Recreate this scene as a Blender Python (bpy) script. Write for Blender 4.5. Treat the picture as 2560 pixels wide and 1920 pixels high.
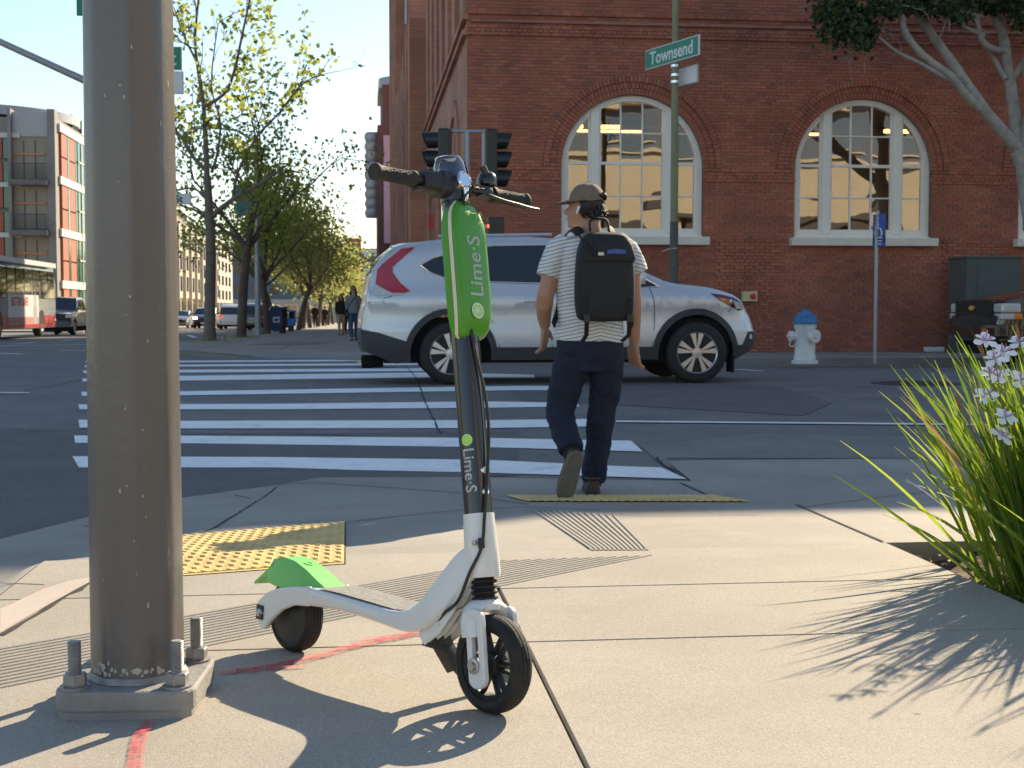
import bpy, bmesh, math, random
import numpy as np
from mathutils import Vector, Matrix, Euler
for o in list(bpy.data.objects): bpy.data.objects.remove(o)
SC = bpy.context.scene
COL = SC.collection
rad = math.radians
# ------------------------------------------------------------------ camera, sky, sun, exposure
FPX, CAMH, PSI = 3400.0, 0.85, rad(6.3)
PITCH = math.atan(185 / FPX)
cd = bpy.data.cameras.new('camera'); cam = bpy.data.objects.new('camera', cd); COL.objects.link(cam)
cam.location = (0, 0, CAMH); cam.rotation_euler = (rad(90) - PITCH, 0, -PSI)
cd.sensor_width = 36; cd.lens = FPX / 2560 * 36; cd.clip_start = .05; cd.clip_end = 3000
cd.dof.use_dof = True; cd.dof.focus_distance = 3.1; cd.dof.aperture_fstop = 16
SC.camera = cam
SUN_EL, SUN_AZ = rad(28.5), rad(37)
w = bpy.data.worlds.new('World'); SC.world = w; w.use_nodes = True
nt = w.node_tree; nt.nodes.clear()
sky = nt.nodes.new('ShaderNodeTexSky'); sky.sky_type = 'NISHITA'; sky.sun_disc = False
sky.sun_elevation = SUN_EL; sky.sun_rotation = SUN_AZ; sky.air_density = 1.15; sky.dust_density = .3; sky.ozone_density = 1.3
bg = nt.nodes.new('ShaderNodeBackground'); bg.inputs[1].default_value = .09
wo = nt.nodes.new('ShaderNodeOutputWorld')
nt.links.new(sky.outputs[0], bg.inputs[0]); nt.links.new(bg.outputs[0], wo.inputs[0])
sl = bpy.data.lights.new('sun', 'SUN'); sl.energy = 4.8; sl.angle = rad(.53); sl.color = (1, .84, .6)
sun = bpy.data.objects.new('sun', sl); COL.objects.link(sun)
SDIR = Vector((math.sin(SUN_AZ) * math.cos(SUN_EL), math.cos(SUN_AZ) * math.cos(SUN_EL), math.sin(SUN_EL)))
sun.rotation_euler = SDIR.to_track_quat('Z', 'Y').to_euler(); sun.location = SDIR * 60
vs = SC.view_settings; vs.view_transform = 'Standard'; vs.look = 'None'; vs.gamma = 1; vs.use_curve_mapping = False
vs.exposure = 1.08
SC.render.engine = 'CYCLES'

# ------------------------------------------------------------------ pixel rays (photo pixels, 2560 x 1920)
_F = Vector((math.sin(PSI), math.cos(PSI), 0)); _R = Vector((math.cos(PSI), -math.sin(PSI), 0))
_fw = _F * math.cos(PITCH) + Vector((0, 0, -math.sin(PITCH))); _up = _F * math.sin(PITCH) + Vector((0, 0, math.cos(PITCH)))
CP = Vector((0, 0, CAMH))
def ray(u, v): return _fw + _R * ((u - 1280) / FPX) + _up * ((960 - v) / FPX)
def G(u, v, z=0.):
    r = ray(u, v); return CP + r * ((z - CAMH) / r.z)
def PY(u, v, Y):
    r = ray(u, v); return CP + r * (Y / r.y)
def PX(u, v, X):
    r = ray(u, v); return CP + r * (X / r.x)

# ------------------------------------------------------------------ materials
MATS = {}
def mat(name, col, rough=.6, var=.12, vscale=6., bump=0., bscale=120., metal=0., spec=.5, coat=0., speck=0., sscale=400., alpha=None, coord='Object', dirt=0., dcol=(.05, .045, .04), dscale=3., spots=0.):
    m = bpy.data.materials.new(name); m.use_nodes = True; MATS[name] = m
    n = m.node_tree.nodes; l = m.node_tree.links
    b = n['Principled BSDF']; b.inputs['Roughness'].default_value = rough; b.inputs['Metallic'].default_value = metal
    b.inputs['Specular IOR Level'].default_value = spec; b.inputs['Coat Weight'].default_value = coat
    tc = n.new('ShaderNodeTexCoord')
    nz = n.new('ShaderNodeTexNoise'); nz.inputs['Scale'].default_value = vscale; nz.inputs['Detail'].default_value = 6; nz.inputs['Roughness'].default_value = .65
    l.new(tc.outputs[coord], nz.inputs['Vector'])
    rp = n.new('ShaderNodeValToRGB'); e = rp.color_ramp.elements
    e[0].position = .3; e[1].position = .7
    e[0].color = [c * (1 - var) for c in col] + [1]; e[1].color = [min(1, c * (1 + var)) for c in col] + [1]
    l.new(nz.outputs['Fac'], rp.inputs['Fac']); out = rp.outputs['Color']
    if speck:
        n2 = n.new('ShaderNodeTexNoise'); n2.inputs['Scale'].default_value = sscale; n2.inputs['Detail'].default_value = 2
        l.new(tc.outputs[coord], n2.inputs['Vector'])
        r2 = n.new('ShaderNodeValToRGB'); r2.color_ramp.elements[0].position = .35; r2.color_ramp.elements[1].position = .65
        r2.color_ramp.elements[0].color = [1 - speck] * 3 + [1]; r2.color_ramp.elements[1].color = [1 + speck] * 3 + [1]
        l.new(n2.outputs['Fac'], r2.inputs['Fac'])
        mx = n.new('ShaderNodeMix'); mx.data_type = 'RGBA'; mx.blend_type = 'MULTIPLY'; mx.inputs[0].default_value = 1
        l.new(out, mx.inputs[6]); l.new(r2.outputs['Color'], mx.inputs[7]); out = mx.outputs[2]
    if dirt:
        n3 = n.new('ShaderNodeTexNoise'); n3.inputs['Scale'].default_value = dscale; n3.inputs['Detail'].default_value = 8; n3.inputs['Roughness'].default_value = .7
        l.new(tc.outputs[coord], n3.inputs['Vector'])
        r3 = n.new('ShaderNodeValToRGB'); r3.color_ramp.elements[0].position = .52; r3.color_ramp.elements[1].position = .75
        r3.color_ramp.elements[0].color = (0, 0, 0, 1); r3.color_ramp.elements[1].color = (dirt, dirt, dirt, 1)
        l.new(n3.outputs['Fac'], r3.inputs['Fac'])
        mx = n.new('ShaderNodeMix'); mx.data_type = 'RGBA'; l.new(r3.outputs['Color'], mx.inputs[0]); l.new(out, mx.inputs[6]); mx.inputs[7].default_value = (*dcol, 1); out = mx.outputs[2]
    l.new(out, b.inputs['Base Color'])
    if bump:
        nb = n.new('ShaderNodeTexNoise'); nb.inputs['Scale'].default_value = bscale; nb.inputs['Detail'].default_value = 5
        l.new(tc.outputs[coord], nb.inputs['Vector'])
        bp = n.new('ShaderNodeBump'); bp.inputs['Strength'].default_value = bump; bp.inputs['Distance'].default_value = .01
        l.new(nb.outputs['Fac'], bp.inputs['Height']); l.new(bp.outputs['Normal'], b.inputs['Normal'])
    if spots:
        vo = n.new('ShaderNodeTexVoronoi'); vo.inputs['Scale'].default_value = spots; l.new(tc.outputs[coord], vo.inputs['Vector'])
        lt = n.new('ShaderNodeMapRange'); lt.inputs['From Min'].default_value = .012; lt.inputs['From Max'].default_value = .03; lt.inputs['To Min'].default_value = .5; lt.inputs['To Max'].default_value = 1
        l.new(vo.outputs['Distance'], lt.inputs['Value'])
        nl = n.new('ShaderNodeTexNoise'); nl.inputs['Scale'].default_value = .55; nl.inputs['Detail'].default_value = 9; nl.inputs['Roughness'].default_value = .62; l.new(tc.outputs[coord], nl.inputs['Vector'])
        ml = n.new('ShaderNodeMapRange'); ml.inputs['From Min'].default_value = .3; ml.inputs['From Max'].default_value = .7; ml.inputs['To Min'].default_value = .84; ml.inputs['To Max'].default_value = 1.12; l.new(nl.outputs['Fac'], ml.inputs['Value'])
        mm = n.new('ShaderNodeMath'); mm.operation = 'MULTIPLY'; l.new(lt.outputs[0], mm.inputs[0]); l.new(ml.outputs[0], mm.inputs[1])
        src = b.inputs['Base Color'].links[0].from_socket; mx = n.new('ShaderNodeMix'); mx.data_type = 'RGBA'; mx.blend_type = 'MULTIPLY'; mx.inputs[0].default_value = 1; l.new(src, mx.inputs[6]); l.new(mm.outputs[0], mx.inputs[7]); l.new(mx.outputs[2], b.inputs['Base Color'])
    return m
def emit(name, col, s):
    m = bpy.data.materials.new(name); m.use_nodes = True; n = m.node_tree.nodes
    b = n['Principled BSDF']; b.inputs['Base Color'].default_value = (*col, 1); b.inputs['Emission Color'].default_value = (*col, 1); b.inputs['Emission Strength'].default_value = s
    MATS[name] = m; return m
def leafmat(name, c1, c2, trans=.45, rough=.5):
    m = bpy.data.materials.new(name); m.use_nodes = True; MATS[name] = m; n = m.node_tree.nodes; l = m.node_tree.links
    b = n['Principled BSDF']; b.inputs['Roughness'].default_value = rough; b.inputs['Specular IOR Level'].default_value = .3
    at = n.new('ShaderNodeAttribute'); at.attribute_name = 'rnd'
    rp = n.new('ShaderNodeValToRGB'); rp.color_ramp.elements[0].color = (*c1, 1); rp.color_ramp.elements[1].color = (*c2, 1)
    l.new(at.outputs['Fac'], rp.inputs['Fac']); l.new(rp.outputs[0], b.inputs['Base Color'])
    t = n.new('ShaderNodeBsdfTranslucent'); g = n.new('ShaderNodeHueSaturation'); g.inputs['Value'].default_value = 1.35; g.inputs['Hue'].default_value = .485
    l.new(rp.outputs[0], g.inputs['Color']); l.new(g.outputs[0], t.inputs['Color'])
    mx = n.new('ShaderNodeMixShader'); mx.inputs[0].default_value = trans
    l.new(b.outputs[0], mx.inputs[1]); l.new(t.outputs[0], mx.inputs[2]); l.new(mx.outputs[0], n['Material Output'].inputs[0]); return m
def glassmat(name, tint, refl=.3, rough=.0, wave=0., wscale=1.5):
    m = bpy.data.materials.new(name); m.use_nodes = True; MATS[name] = m; n = m.node_tree.nodes; l = m.node_tree.links
    n.remove(n['Principled BSDF'])
    t = n.new('ShaderNodeBsdfTransparent'); t.inputs[0].default_value = (*tint, 1)
    g = n.new('ShaderNodeBsdfGlossy'); g.inputs['Roughness'].default_value = rough; g.inputs[0].default_value = (1, 1, 1, 1)
    mx = n.new('ShaderNodeMixShader')
    fr = n.new('ShaderNodeFresnel'); fr.inputs[0].default_value = 1.5
    mr = n.new('ShaderNodeMapRange'); mr.inputs['To Min'].default_value = refl; mr.inputs['To Max'].default_value = 1
    l.new(fr.outputs[0], mr.inputs['Value']); l.new(mr.outputs[0], mx.inputs[0])
    l.new(t.outputs[0], mx.inputs[1]); l.new(g.outputs[0], mx.inputs[2]); l.new(mx.outputs[0], n['Material Output'].inputs[0])
    if wave:
        tc = n.new('ShaderNodeTexCoord'); nz = n.new('ShaderNodeTexNoise'); nz.inputs['Scale'].default_value = wscale; nz.inputs['Detail'].default_value = 1
        l.new(tc.outputs['Object'], nz.inputs['Vector']); bp = n.new('ShaderNodeBump'); bp.inputs['Strength'].default_value = wave; bp.inputs['Distance'].default_value = .05
        l.new(nz.outputs['Fac'], bp.inputs['Height']); l.new(bp.outputs['Normal'], g.inputs['Normal']); 
    return m
def brickmat(name, c1, c2, mortar, bw=.21, bh=.072, axis='XZ', msize=.008):
    m = bpy.data.materials.new(name); m.use_nodes = True; MATS[name] = m; n = m.node_tree.nodes; l = m.node_tree.links
    b = n['Principled BSDF']; b.inputs['Roughness'].default_value = .85
    tc = n.new('ShaderNodeTexCoord'); sp = n.new('ShaderNodeSeparateXYZ'); cb = n.new('ShaderNodeCombineXYZ'); l.new(tc.outputs['Object'], sp.inputs[0])
    l.new(sp.outputs['X' if axis == 'XZ' else 'Y'], cb.inputs[0]); l.new(sp.outputs['Z'], cb.inputs[1])
    br = n.new('ShaderNodeTexBrick'); br.inputs['Scale'].default_value = 1; br.inputs['Brick Width'].default_value = bw; br.inputs['Row Height'].default_value = bh
    br.inputs['Mortar Size'].default_value = msize; br.inputs['Color1'].default_value = (*c1, 1); br.inputs['Color2'].default_value = (*c2, 1); br.inputs['Mortar'].default_value = (*mortar, 1)
    l.new(cb.outputs[0], br.inputs['Vector'])
    nz = n.new('ShaderNodeTexNoise'); nz.inputs['Scale'].default_value = .8; nz.inputs['Detail'].default_value = 6; l.new(tc.outputs['Object'], nz.inputs['Vector'])
    hs = n.new('ShaderNodeMapRange'); hs.inputs['From Min'].default_value = .3; hs.inputs['From Max'].default_value = .7; hs.inputs['To Min'].default_value = .72; hs.inputs['To Max'].default_value = 1.2; l.new(nz.outputs['Fac'], hs.inputs['Value'])
    mx = n.new('ShaderNodeMix'); mx.data_type = 'RGBA'; mx.blend_type = 'MULTIPLY'; mx.inputs[0].default_value = 1; l.new(br.outputs['Color'], mx.inputs[6]); l.new(hs.outputs[0], mx.inputs[7]); l.new(mx.outputs[2], b.inputs['Base Color'])
    bp = n.new('ShaderNodeBump'); bp.inputs['Strength'].default_value = .4; bp.inputs['Distance'].default_value = .01; bp.invert = True; l.new(br.outputs['Fac'], bp.inputs['Height']); l.new(bp.outputs['Normal'], b.inputs['Normal']); return m

# ------------------------------------------------------------------ mesh builder
I4 = Matrix.Identity(4)
def T(x, y, z): return Matrix.Translation((x, y, z))
def RZ(a): return Matrix.Rotation(a, 4, 'Z')
def RX(a): return Matrix.Rotation(a, 4, 'X')
def RY(a): return Matrix.Rotation(a, 4, 'Y')
class MB:
    def __init__(s): s.v = []; s.f = []; s.a = []
    def add(s, vs, fs, m=None, a=None):
        k = len(s.v); s.v += [(m @ Vector(p))[:] for p in vs] if m is not None else [tuple(p) for p in vs]
        s.f += [tuple(i + k for i in f) for f in fs]
        if a is not None: s.a += [a] * len(fs)
        return s
    def box(s, c, d, m=None, a=None, ch=0):
        x, y, z = c; p, q, r = d[0] / 2, d[1] / 2, d[2] / 2
        if ch:
            bm = bmesh.new(); bmesh.ops.create_cube(bm, size=1); bmesh.ops.scale(bm, vec=d, verts=bm.verts)
            bmesh.ops.bevel(bm, geom=bm.edges[:], offset=ch, segments=2, affect='EDGES', profile=.6); bmesh.ops.translate(bm, vec=c, verts=bm.verts)
            bm.verts.index_update(); s.add([v.co[:] for v in bm.verts], [[v.index for v in f.verts] for f in bm.faces], m, a); bm.free(); return s
        V = [(x + i * p, y + j * q, z + k * r) for i in (-1, 1) for j in (-1, 1) for k in (-1, 1)]
        return s.add(V, [(0, 1, 3, 2), (4, 6, 7, 5), (0, 4, 5, 1), (2, 3, 7, 6), (0, 2, 6, 4), (1, 5, 7, 3)], m, a)
    def tube(s, pts, rs, n=10, cap=True, m=None, a=None, flat=None, up=None):
        pts = [Vector(p) for p in pts]
        if not isinstance(rs, (list, tuple)): rs = [rs] * len(pts)
        V = []; F = []; nrm = None
        for i, p in enumerate(pts):
            t = (pts[min(i + 1, len(pts) - 1)] - pts[max(i - 1, 0)]).normalized()
            if nrm is None:
                r = Vector(up) if up else (Vector((0, 0, 1)) if abs(t.z) < .9 else Vector((1, 0, 0)))
                nrm = (r - t * r.dot(t)).normalized()
            else: nrm = (nrm - t * nrm.dot(t)).normalized()
            bn = t.cross(nrm); ra = rs[i]; ra, rb = ra if isinstance(ra, (tuple, list)) else (ra, ra)
            for k in range(n):
                c = 2 * math.pi * k / n; V.append(p + nrm * (math.cos(c) * ra) + bn * (math.sin(c) * rb))
        for i in range(len(pts) - 1):
            for k in range(n):
                F.append((i * n + k, i * n + (k + 1) % n, (i + 1) * n + (k + 1) % n, (i + 1) * n + k))
        if cap: F.append(tuple(range(n - 1, -1, -1))); F.append(tuple(range((len(pts) - 1) * n, len(pts) * n)))
        return s.add(V, F, m, a)
    def cyl(s, p0, p1, r, n=16, r1=None, m=None): return s.tube([p0, p1], [r, r if r1 is None else r1], n, True, m)
    def lathe(s, prof, n=24, m=None, closed=False, a=None):   # profile (r, z) about local z
        V = [(r * math.cos(2 * math.pi * k / n), r * math.sin(2 * math.pi * k / n), z) for r, z in prof for k in range(n)]; F = []
        P = len(prof)
        for i in range(P if closed else P - 1):
            j = (i + 1) % P
            for k in range(n): F.append((i * n + k, i * n + (k + 1) % n, j * n + (k + 1) % n, j * n + k))
        if not closed:
            if prof[0][0] > 1e-5: F.append(tuple(range(n - 1, -1, -1)))
            if prof[-1][0] > 1e-5: F.append(tuple(range((P - 1) * n, P * n)))
        return s.add(V, F, m, a)
    def prism(s, poly, h0, h1, m=None, a=None, plane='XZ'):      # polygon in plane, extruded along the third axis
        def pt(p, h): return (p[0], h, p[1]) if plane == 'XZ' else ((p[0], p[1], h) if plane == 'XY' else (h, p[0], p[1]))
        n = len(poly); V = [pt(p, h0) for p in poly] + [pt(p, h1) for p in poly]
        return s.add(V, [tuple(range(n - 1, -1, -1)), tuple(range(n, 2 * n))] + [(i, (i + 1) % n, n + (i + 1) % n, n + i) for i in range(n)], m, a)
    def frame(s, outer, inner, h0, h1, m=None, plane='XZ', a=None):   # ring between two loops of equal count
        def pt(p, h): return (p[0], h, p[1]) if plane == 'XZ' else ((p[0], p[1], h) if plane == 'XY' else (h, p[0], p[1]))
        n = len(outer); V = [pt(p, h0) for p in outer] + [pt(p, h0) for p in inner] + [pt(p, h1) for p in outer] + [pt(p, h1) for p in inner]; F = []
        for i in range(n):
            j = (i + 1) % n
            F += [(i, j, n + j, n + i), (2 * n + i, 3 * n + i, 3 * n + j, 2 * n + j), (i, 2 * n + i, 2 * n + j, j), (n + i, n + j, 3 * n + j, 3 * n + i)]
        return s.add(V, F, m, a)
    def loft(s, rings, cap=True, m=None, a=None):
        n = len(rings[0]); V = [p for r in rings for p in r]; F = []
        for i in range(len(rings) - 1):
            for k in range(n): F.append((i * n + k, i * n + (k + 1) % n, (i + 1) * n + (k + 1) % n, (i + 1) * n + k))
        if cap: F.append(tuple(range(n - 1, -1, -1))); F.append(tuple(range((len(rings) - 1) * n, len(rings) * n)))
        return s.add(V, F, m, a)
    def ell(s, c, r, n=16, k=10, m=None):
        V = []; F = []
        for i in range(k + 1):
            t = math.pi * i / k
            for j in range(n):
                q = 2 * math.pi * j / n; V.append((c[0] + r[0] * math.sin(t) * math.cos(q), c[1] + r[1] * math.sin(t) * math.sin(q), c[2] + r[2] * math.cos(t)))
        for i in range(k):
            for j in range(n): F.append((i * n + j, (i + 1) * n + j, (i + 1) * n + (j + 1) % n, i * n + (j + 1) % n))
        return s.add(V, F, m)
    def build(s, name, mt, parent=None, smooth=False, bevel=0, loc=None, sub=0, remesh=0, soft=0, angle=40):
        me = bpy.data.meshes.new(name); me.from_pydata(s.v, [], s.f); me.update()
        bm = bmesh.new(); bm.from_mesh(me); bmesh.ops.remove_doubles(bm, verts=bm.verts, dist=1e-5) if not s.a else None
        if not s.a and len(s.f) < 60000: bmesh.ops.recalc_face_normals(bm, faces=bm.faces)
        bm.to_mesh(me); bm.free()
        if s.a:
            at = me.attributes.new('rnd', 'FLOAT', 'FACE')
            if len(s.a) == len(me.polygons): at.data.foreach_set('value', s.a)
        return link(name, me, mt, parent, smooth, bevel, loc, sub, remesh, soft, angle)
def link(name, me, mt, parent=None, smooth=False, bevel=0, loc=None, sub=0, remesh=0, soft=0, angle=40):
    o = bpy.data.objects.new(name, me); COL.objects.link(o)
    me.materials.clear() if me.materials else None
    me.materials.append(MATS[mt] if isinstance(mt, str) else mt)
    if smooth:
        me.polygons.foreach_set('use_smooth', [True] * len(me.polygons))
        if not remesh and not sub: 
            try: me.set_sharp_from_angle(angle=rad(angle))
            except Exception: pass
    if bevel:
        b = o.modifiers.new('b', 'BEVEL'); b.width = bevel; b.segments = 2; b.limit_method = 'ANGLE'; b.angle_limit = rad(40)
    if remesh:
        r = o.modifiers.new('r', 'REMESH'); r.mode = 'VOXEL'; r.voxel_size = remesh; r.use_smooth_shade = True
    if soft:
        q = o.modifiers.new('s', 'SMOOTH'); q.iterations = soft; q.factor = .5
    if sub:
        q = o.modifiers.new('d', 'SUBSURF'); q.levels = sub; q.render_levels = sub
    if parent: o.parent = parent
    if loc: o.location = loc
    return o
def tag(o, label=None, cat=None, group=None, kind=None):
    if label: o['label'] = label
    if cat: o['category'] = cat
    if group: o['group'] = group
    if kind: o['kind'] = kind
    return o
def thing(name, label, cat, loc=(0, 0, 0), rz=0., group=None, rx=0.):
    o = bpy.data.objects.new(name, None); COL.objects.link(o); o.location = loc; o.rotation_euler = (rx, 0, rz); o.empty_display_size = .1
    return tag(o, label, cat, group)
def copytree(o, parent=None):
    c = o.copy(); COL.objects.link(c)
    if parent: c.parent = parent
    for ch in o.children: copytree(ch, c)
    return c
def text(name, s, size, mt, parent, m, ext=.001, bold=0., align='CENTER'):
    cu = bpy.data.curves.new('t', 'FONT'); cu.body = s; cu.size = size; cu.extrude = ext; cu.offset = bold; cu.align_x = align; cu.align_y = 'CENTER'; cu.resolution_u = 4
    o = bpy.data.objects.new('t', cu); COL.objects.link(o); dg = bpy.context.evaluated_depsgraph_get(); dg.update()
    me = bpy.data.meshes.new_from_object(o.evaluated_get(dg)); bpy.data.objects.remove(o)
    me.transform(m); return link(name, me, mt, parent)
def patch(poly, holes=(), step=.25, axes=((1, 0, 0), (0, 1, 0))):
    """2-D polygon (with holes) cut into a grid; returns verts (x, y) and faces"""
    bm = bmesh.new(); E_ = []
    for lp in [poly] + list(holes):
        vv = [bm.verts.new((p[0], p[1], 0)) for p in lp]
        E_ += [bm.edges.new((vv[i], vv[(i + 1) % len(vv)])) for i in range(len(vv))]
    if holes: bmesh.ops.triangle_fill(bm, use_beauty=True, use_dissolve=False, edges=E_, normal=(0, 0, 1))
    else: bm.faces.new([e.verts[0] for e in []] or list(bm.verts)); bm.normal_update(); bmesh.ops.triangulate(bm, faces=bm.faces[:])
    xs = [p[0] for p in poly]; ys = [p[1] for p in poly]
    for ax, lo, hi in (((1, 0, 0), min(xs), max(xs)), ((0, 1, 0), min(ys), max(ys))):
        k = math.ceil((lo + 1e-4) / step)
        while k * step < hi - 1e-4:
            bmesh.ops.bisect_plane(bm, geom=bm.verts[:] + bm.edges[:] + bm.faces[:], dist=1e-6, plane_co=Vector(ax) * (k * step), plane_no=ax); k += 1
    bm.verts.index_update(); V = [(v.co.x, v.co.y) for v in bm.verts]; Fc = []
    for f in bm.faces:
        q = [v.index for v in f.verts]
        Fc.append(q if f.normal.z > 0 else q[::-1])
    bm.free(); return V, Fc
def sm(a, b, x):
    t = max(0, min(1, (x - a) / (b - a))); return t * t * (3 - 2 * t)
def lerp(a, b, t): return a + (b - a) * t
def arc(cx, cy, r, a0, a1, n): return [(cx + r * math.cos(rad(lerp(a0, a1, i / n))), cy + r * math.sin(rad(lerp(a0, a1, i / n)))) for i in range(n + 1)]
def rrect(w, h, r, n=4, cx=0, cy=0):
    P = []
    for sx, sy, a in ((1, 1, 0), (-1, 1, 90), (-1, -1, 180), (1, -1, 270)): P += arc(cx + sx * (w / 2 - r), cy + sy * (h / 2 - r), r, a, a + 90, n)
    return P
def smooth_path(P, k=4):
    P = [Vector(p) for p in P]; out = []
    for i in range(len(P) - 1):
        a, b, c, d = P[max(i - 1, 0)], P[i], P[i + 1], P[min(i + 2, len(P) - 1)]
        for j in range(k):
            t = j / k; out.append(.5 * ((2 * b) + (c - a) * t + (2 * a - 5 * b + 4 * c - d) * t * t + (3 * b - 3 * c + d - a) * t ** 3))
    return out + [P[-1]]

# ------------------------------------------------------------------ palette
mat('asphalt', (.18, .167, .155), .9, .18, 1.2, .5, 260, speck=.35, sscale=160, dirt=.35, dcol=(.05, .05, .052), dscale=.5)
mat('asphalt_patch', (.13, .122, .116), .9, .15, 2, .5, 260, speck=.35, sscale=160)
mat('asphalt_pale', (.22, .205, .185), .9, .15, 2, .5, 260, speck=.3, sscale=160)
mat('concrete', (.365, .328, .272), .9, .09, 1.7, .25, 300, speck=.16, sscale=220, dirt=.3, dcol=(.23, .2, .165), dscale=1.1, spots=2.3)
mat('concrete_grey', (.325, .295, .25), .9, .12, 1.5, .25, 300, speck=.16, sscale=220, dirt=.4, dcol=(.17, .16, .14), dscale=1.6, spots=2.0)
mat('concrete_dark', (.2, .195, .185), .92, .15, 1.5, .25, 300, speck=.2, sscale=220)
mat('curb_pink', (.5, .42, .36), .9, .12, 3, .3, 200, dirt=.4, dcol=(.25, .22, .2))
mat('joint', (.035, .03, .026), 1, .3, 8)
mat('crack', (.022, .022, .022), 1, .3, 8)
mat('paint_white', (.86, .86, .83), .7, .06, 5, .2, 200, dirt=.45, dcol=(.3, .3, .3), dscale=3.5)
mat('paint_yellow', (.6, .38, .06), .7, .1, 5, dirt=.5, dcol=(.15, .12, .08))
mat('tactile', (.7, .49, .17), .65, .14, 4, dirt=.65, dcol=(.26, .19, .1), dscale=5, speck=.12)
mat('brick', (.19, .058, .036), .9)
mat('mortar', (.24, .17, .14), .95, .2, 2, dirt=.4)
# ================================================================== THE SETTING
def zroad(x, y):
    if y <= 8.4: return -.14
    if y < 22: 
        t = (y - 8.4) / 13.6; return (-.14 if t < .5 else -.075) + (.15 if t < .5 else .085) * (1 - (2 * t - 1) ** 2)
    return -.075 - .006 * (y - 22)
# near kerb line (photo pixels on the gutter level) and the concrete edge towards the asphalt
EDGE = [G(u, v, -.14) for u, v in ((0, 1353), (226, 1296), (457, 1249), (579, 1232), (694, 1217), (799, 1198), (1157, 1197), (1381, 1201), (1729, 1207), (1659, 1149), (2560, 1149))]
KERB = [G(u, v, -.1) for u, v in ((0, 1475), (120, 1442), (230, 1424), (540, 1322), (694, 1217), (1157, 1199), (1381, 1203), (1729, 1210), (2560, 1170))]
KERB = [Vector((-1.75, 2.6, 0)), Vector((-1.9, -9, 0))][::-1] + KERB + [Vector((14, 7.9, 0))]
def kdist(x, y):
    best = 9e9; sg = 1
    for a, b in zip(KERB, KERB[1:]):
        dx, dy = b.x - a.x, b.y - a.y; t = max(0, min(1, ((x - a.x) * dx + (y - a.y) * dy) / (dx * dx + dy * dy)))
        px, py = a.x + dx * t, a.y + dy * t; d = math.hypot(x - px, y - py)
        if d < best: best = d; sg = 1 if dx * (y - a.y) - dy * (x - a.x) < 0 else -1
    return best * sg
def zc(x, y):
    k = sm(-1.15, -.75, x); z = 0.
    if k < 1: z += (1 - k) * -.13 * (1 - sm(0, .16, kdist(x, y)))
    if k > 0: z += k * -.13 * max(0., min(1., (y - 4.75) / 2.3))
    return z
def GS(u, v, f=zc):
    z = 0.
    for _ in range(14): p = G(u, v, z); z = lerp(z, f(p.x, p.y), .7)
    return Vector((p.x, p.y, f(p.x, p.y)))
def GR(u, v): return GS(u, v, zroad)
# ---- road: one big asphalt sheet
gx = [-400, -200, -120, -80, -60] + list(np.arange(-40, 41, 2.)) + [60, 80, 120, 200, 400]
gy = [-300, -120, -60, -30, -12, 0, 4] + list(np.arange(6, 24.1, .5)) + list(np.arange(26, 60, 4)) + [70, 90, 120, 160, 220, 300, 420, 700, 1500]
V = [(x, y, zroad(x, min(y, 420)) - (.0 if y > 7 else .06)) for y in gy for x in gx]
nx = len(gx); Fq = [(j * nx + i, j * nx + i + 1, (j + 1) * nx + i + 1, (j + 1) * nx + i) for j in range(len(gy) - 1) for i in range(nx - 1)]
road = MB().add(V, Fq).build('road', 'asphalt', smooth=True); tag(road, kind='structure')
def strip(mb, pts, wd, zf, dz, step=.25, jit=0.):
    P = [Vector((p[0], p[1], 0)) for p in pts]; Q = []
    for a, b in zip(P, P[1:]):
        k = max(1, int((b - a).length / step))
        for i in range(k): Q.append(a.lerp(b, i / k))
    Q.append(P[-1]); L = []
    for i, p in enumerate(Q):
        t = (Q[min(i + 1, len(Q) - 1)] - Q[max(i - 1, 0)]).normalized(); n = Vector((-t.y, t.x, 0))
        if jit: p = p + n * random.uniform(-jit, jit)
        ww = (wd[0] + (wd[1] - wd[0]) * i / (len(Q) - 1)) if isinstance(wd, tuple) else wd
        if jit: ww *= random.uniform(.5, 1.4)
        for s in (-.5, .5): q = p + n * ww * s; L.append((q.x, q.y, zf(q.x, q.y) + dz))
    mb.add(L, [(2 * i, 2 * i + 2, 2 * i + 3, 2 * i + 1) for i in range(len(Q) - 1)]); return mb
def sheet(mb, poly, zf, dz, step=.35):
    V, Fc = patch([(p[0], p[1]) for p in poly], step=step); return mb.add([(x, y, zf(x, y) + dz) for x, y in V], Fc)
random.seed(4)
# asphalt repairs and seams
sheet(MB(), [GR(*p) for p in ((0, 1075), (225, 1080), (700, 1085), (1300, 1080), (1290, 1190), (1157, 1195), (799, 1196), (694, 1215), (457, 1247), (226, 1294), (0, 1350))], zroad, .004).build('road_patch', 'asphalt_patch', road)
sheet(MB(), [GR(*p) for p in ((1230, 935), (1950, 968), (2080, 1008), (2010, 1040), (1300, 1000))], zroad, .004).build('road_patch', 'asphalt_patch', road)
sheet(MB(), [GR(*p) for p in ((1600, 1115), (1900, 1085), (2560, 1100), (2560, 1146), (1665, 1147), (1720, 1200), (1640, 1150))], zroad, .004).build('road_patch', 'asphalt_pale', road)
for pts in (((1013, 917), (1042, 948), (1059, 1000), (1082, 1047), (1102, 1087)), ((0, 1073), (110, 1080), (226, 1076)), ((60, 980), (150, 962), (300, 930)), ((450, 1090), (700, 1086), (900, 1090)), ((1640, 1145), (1665, 1170), (1722, 1195), (1730, 1208), (1500, 1208), (1210, 1202))):
    strip(MB(), [GR(*p) for p in pts], .013, zroad, .0085, .1, .008).build('crack', 'crack', road)
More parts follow.
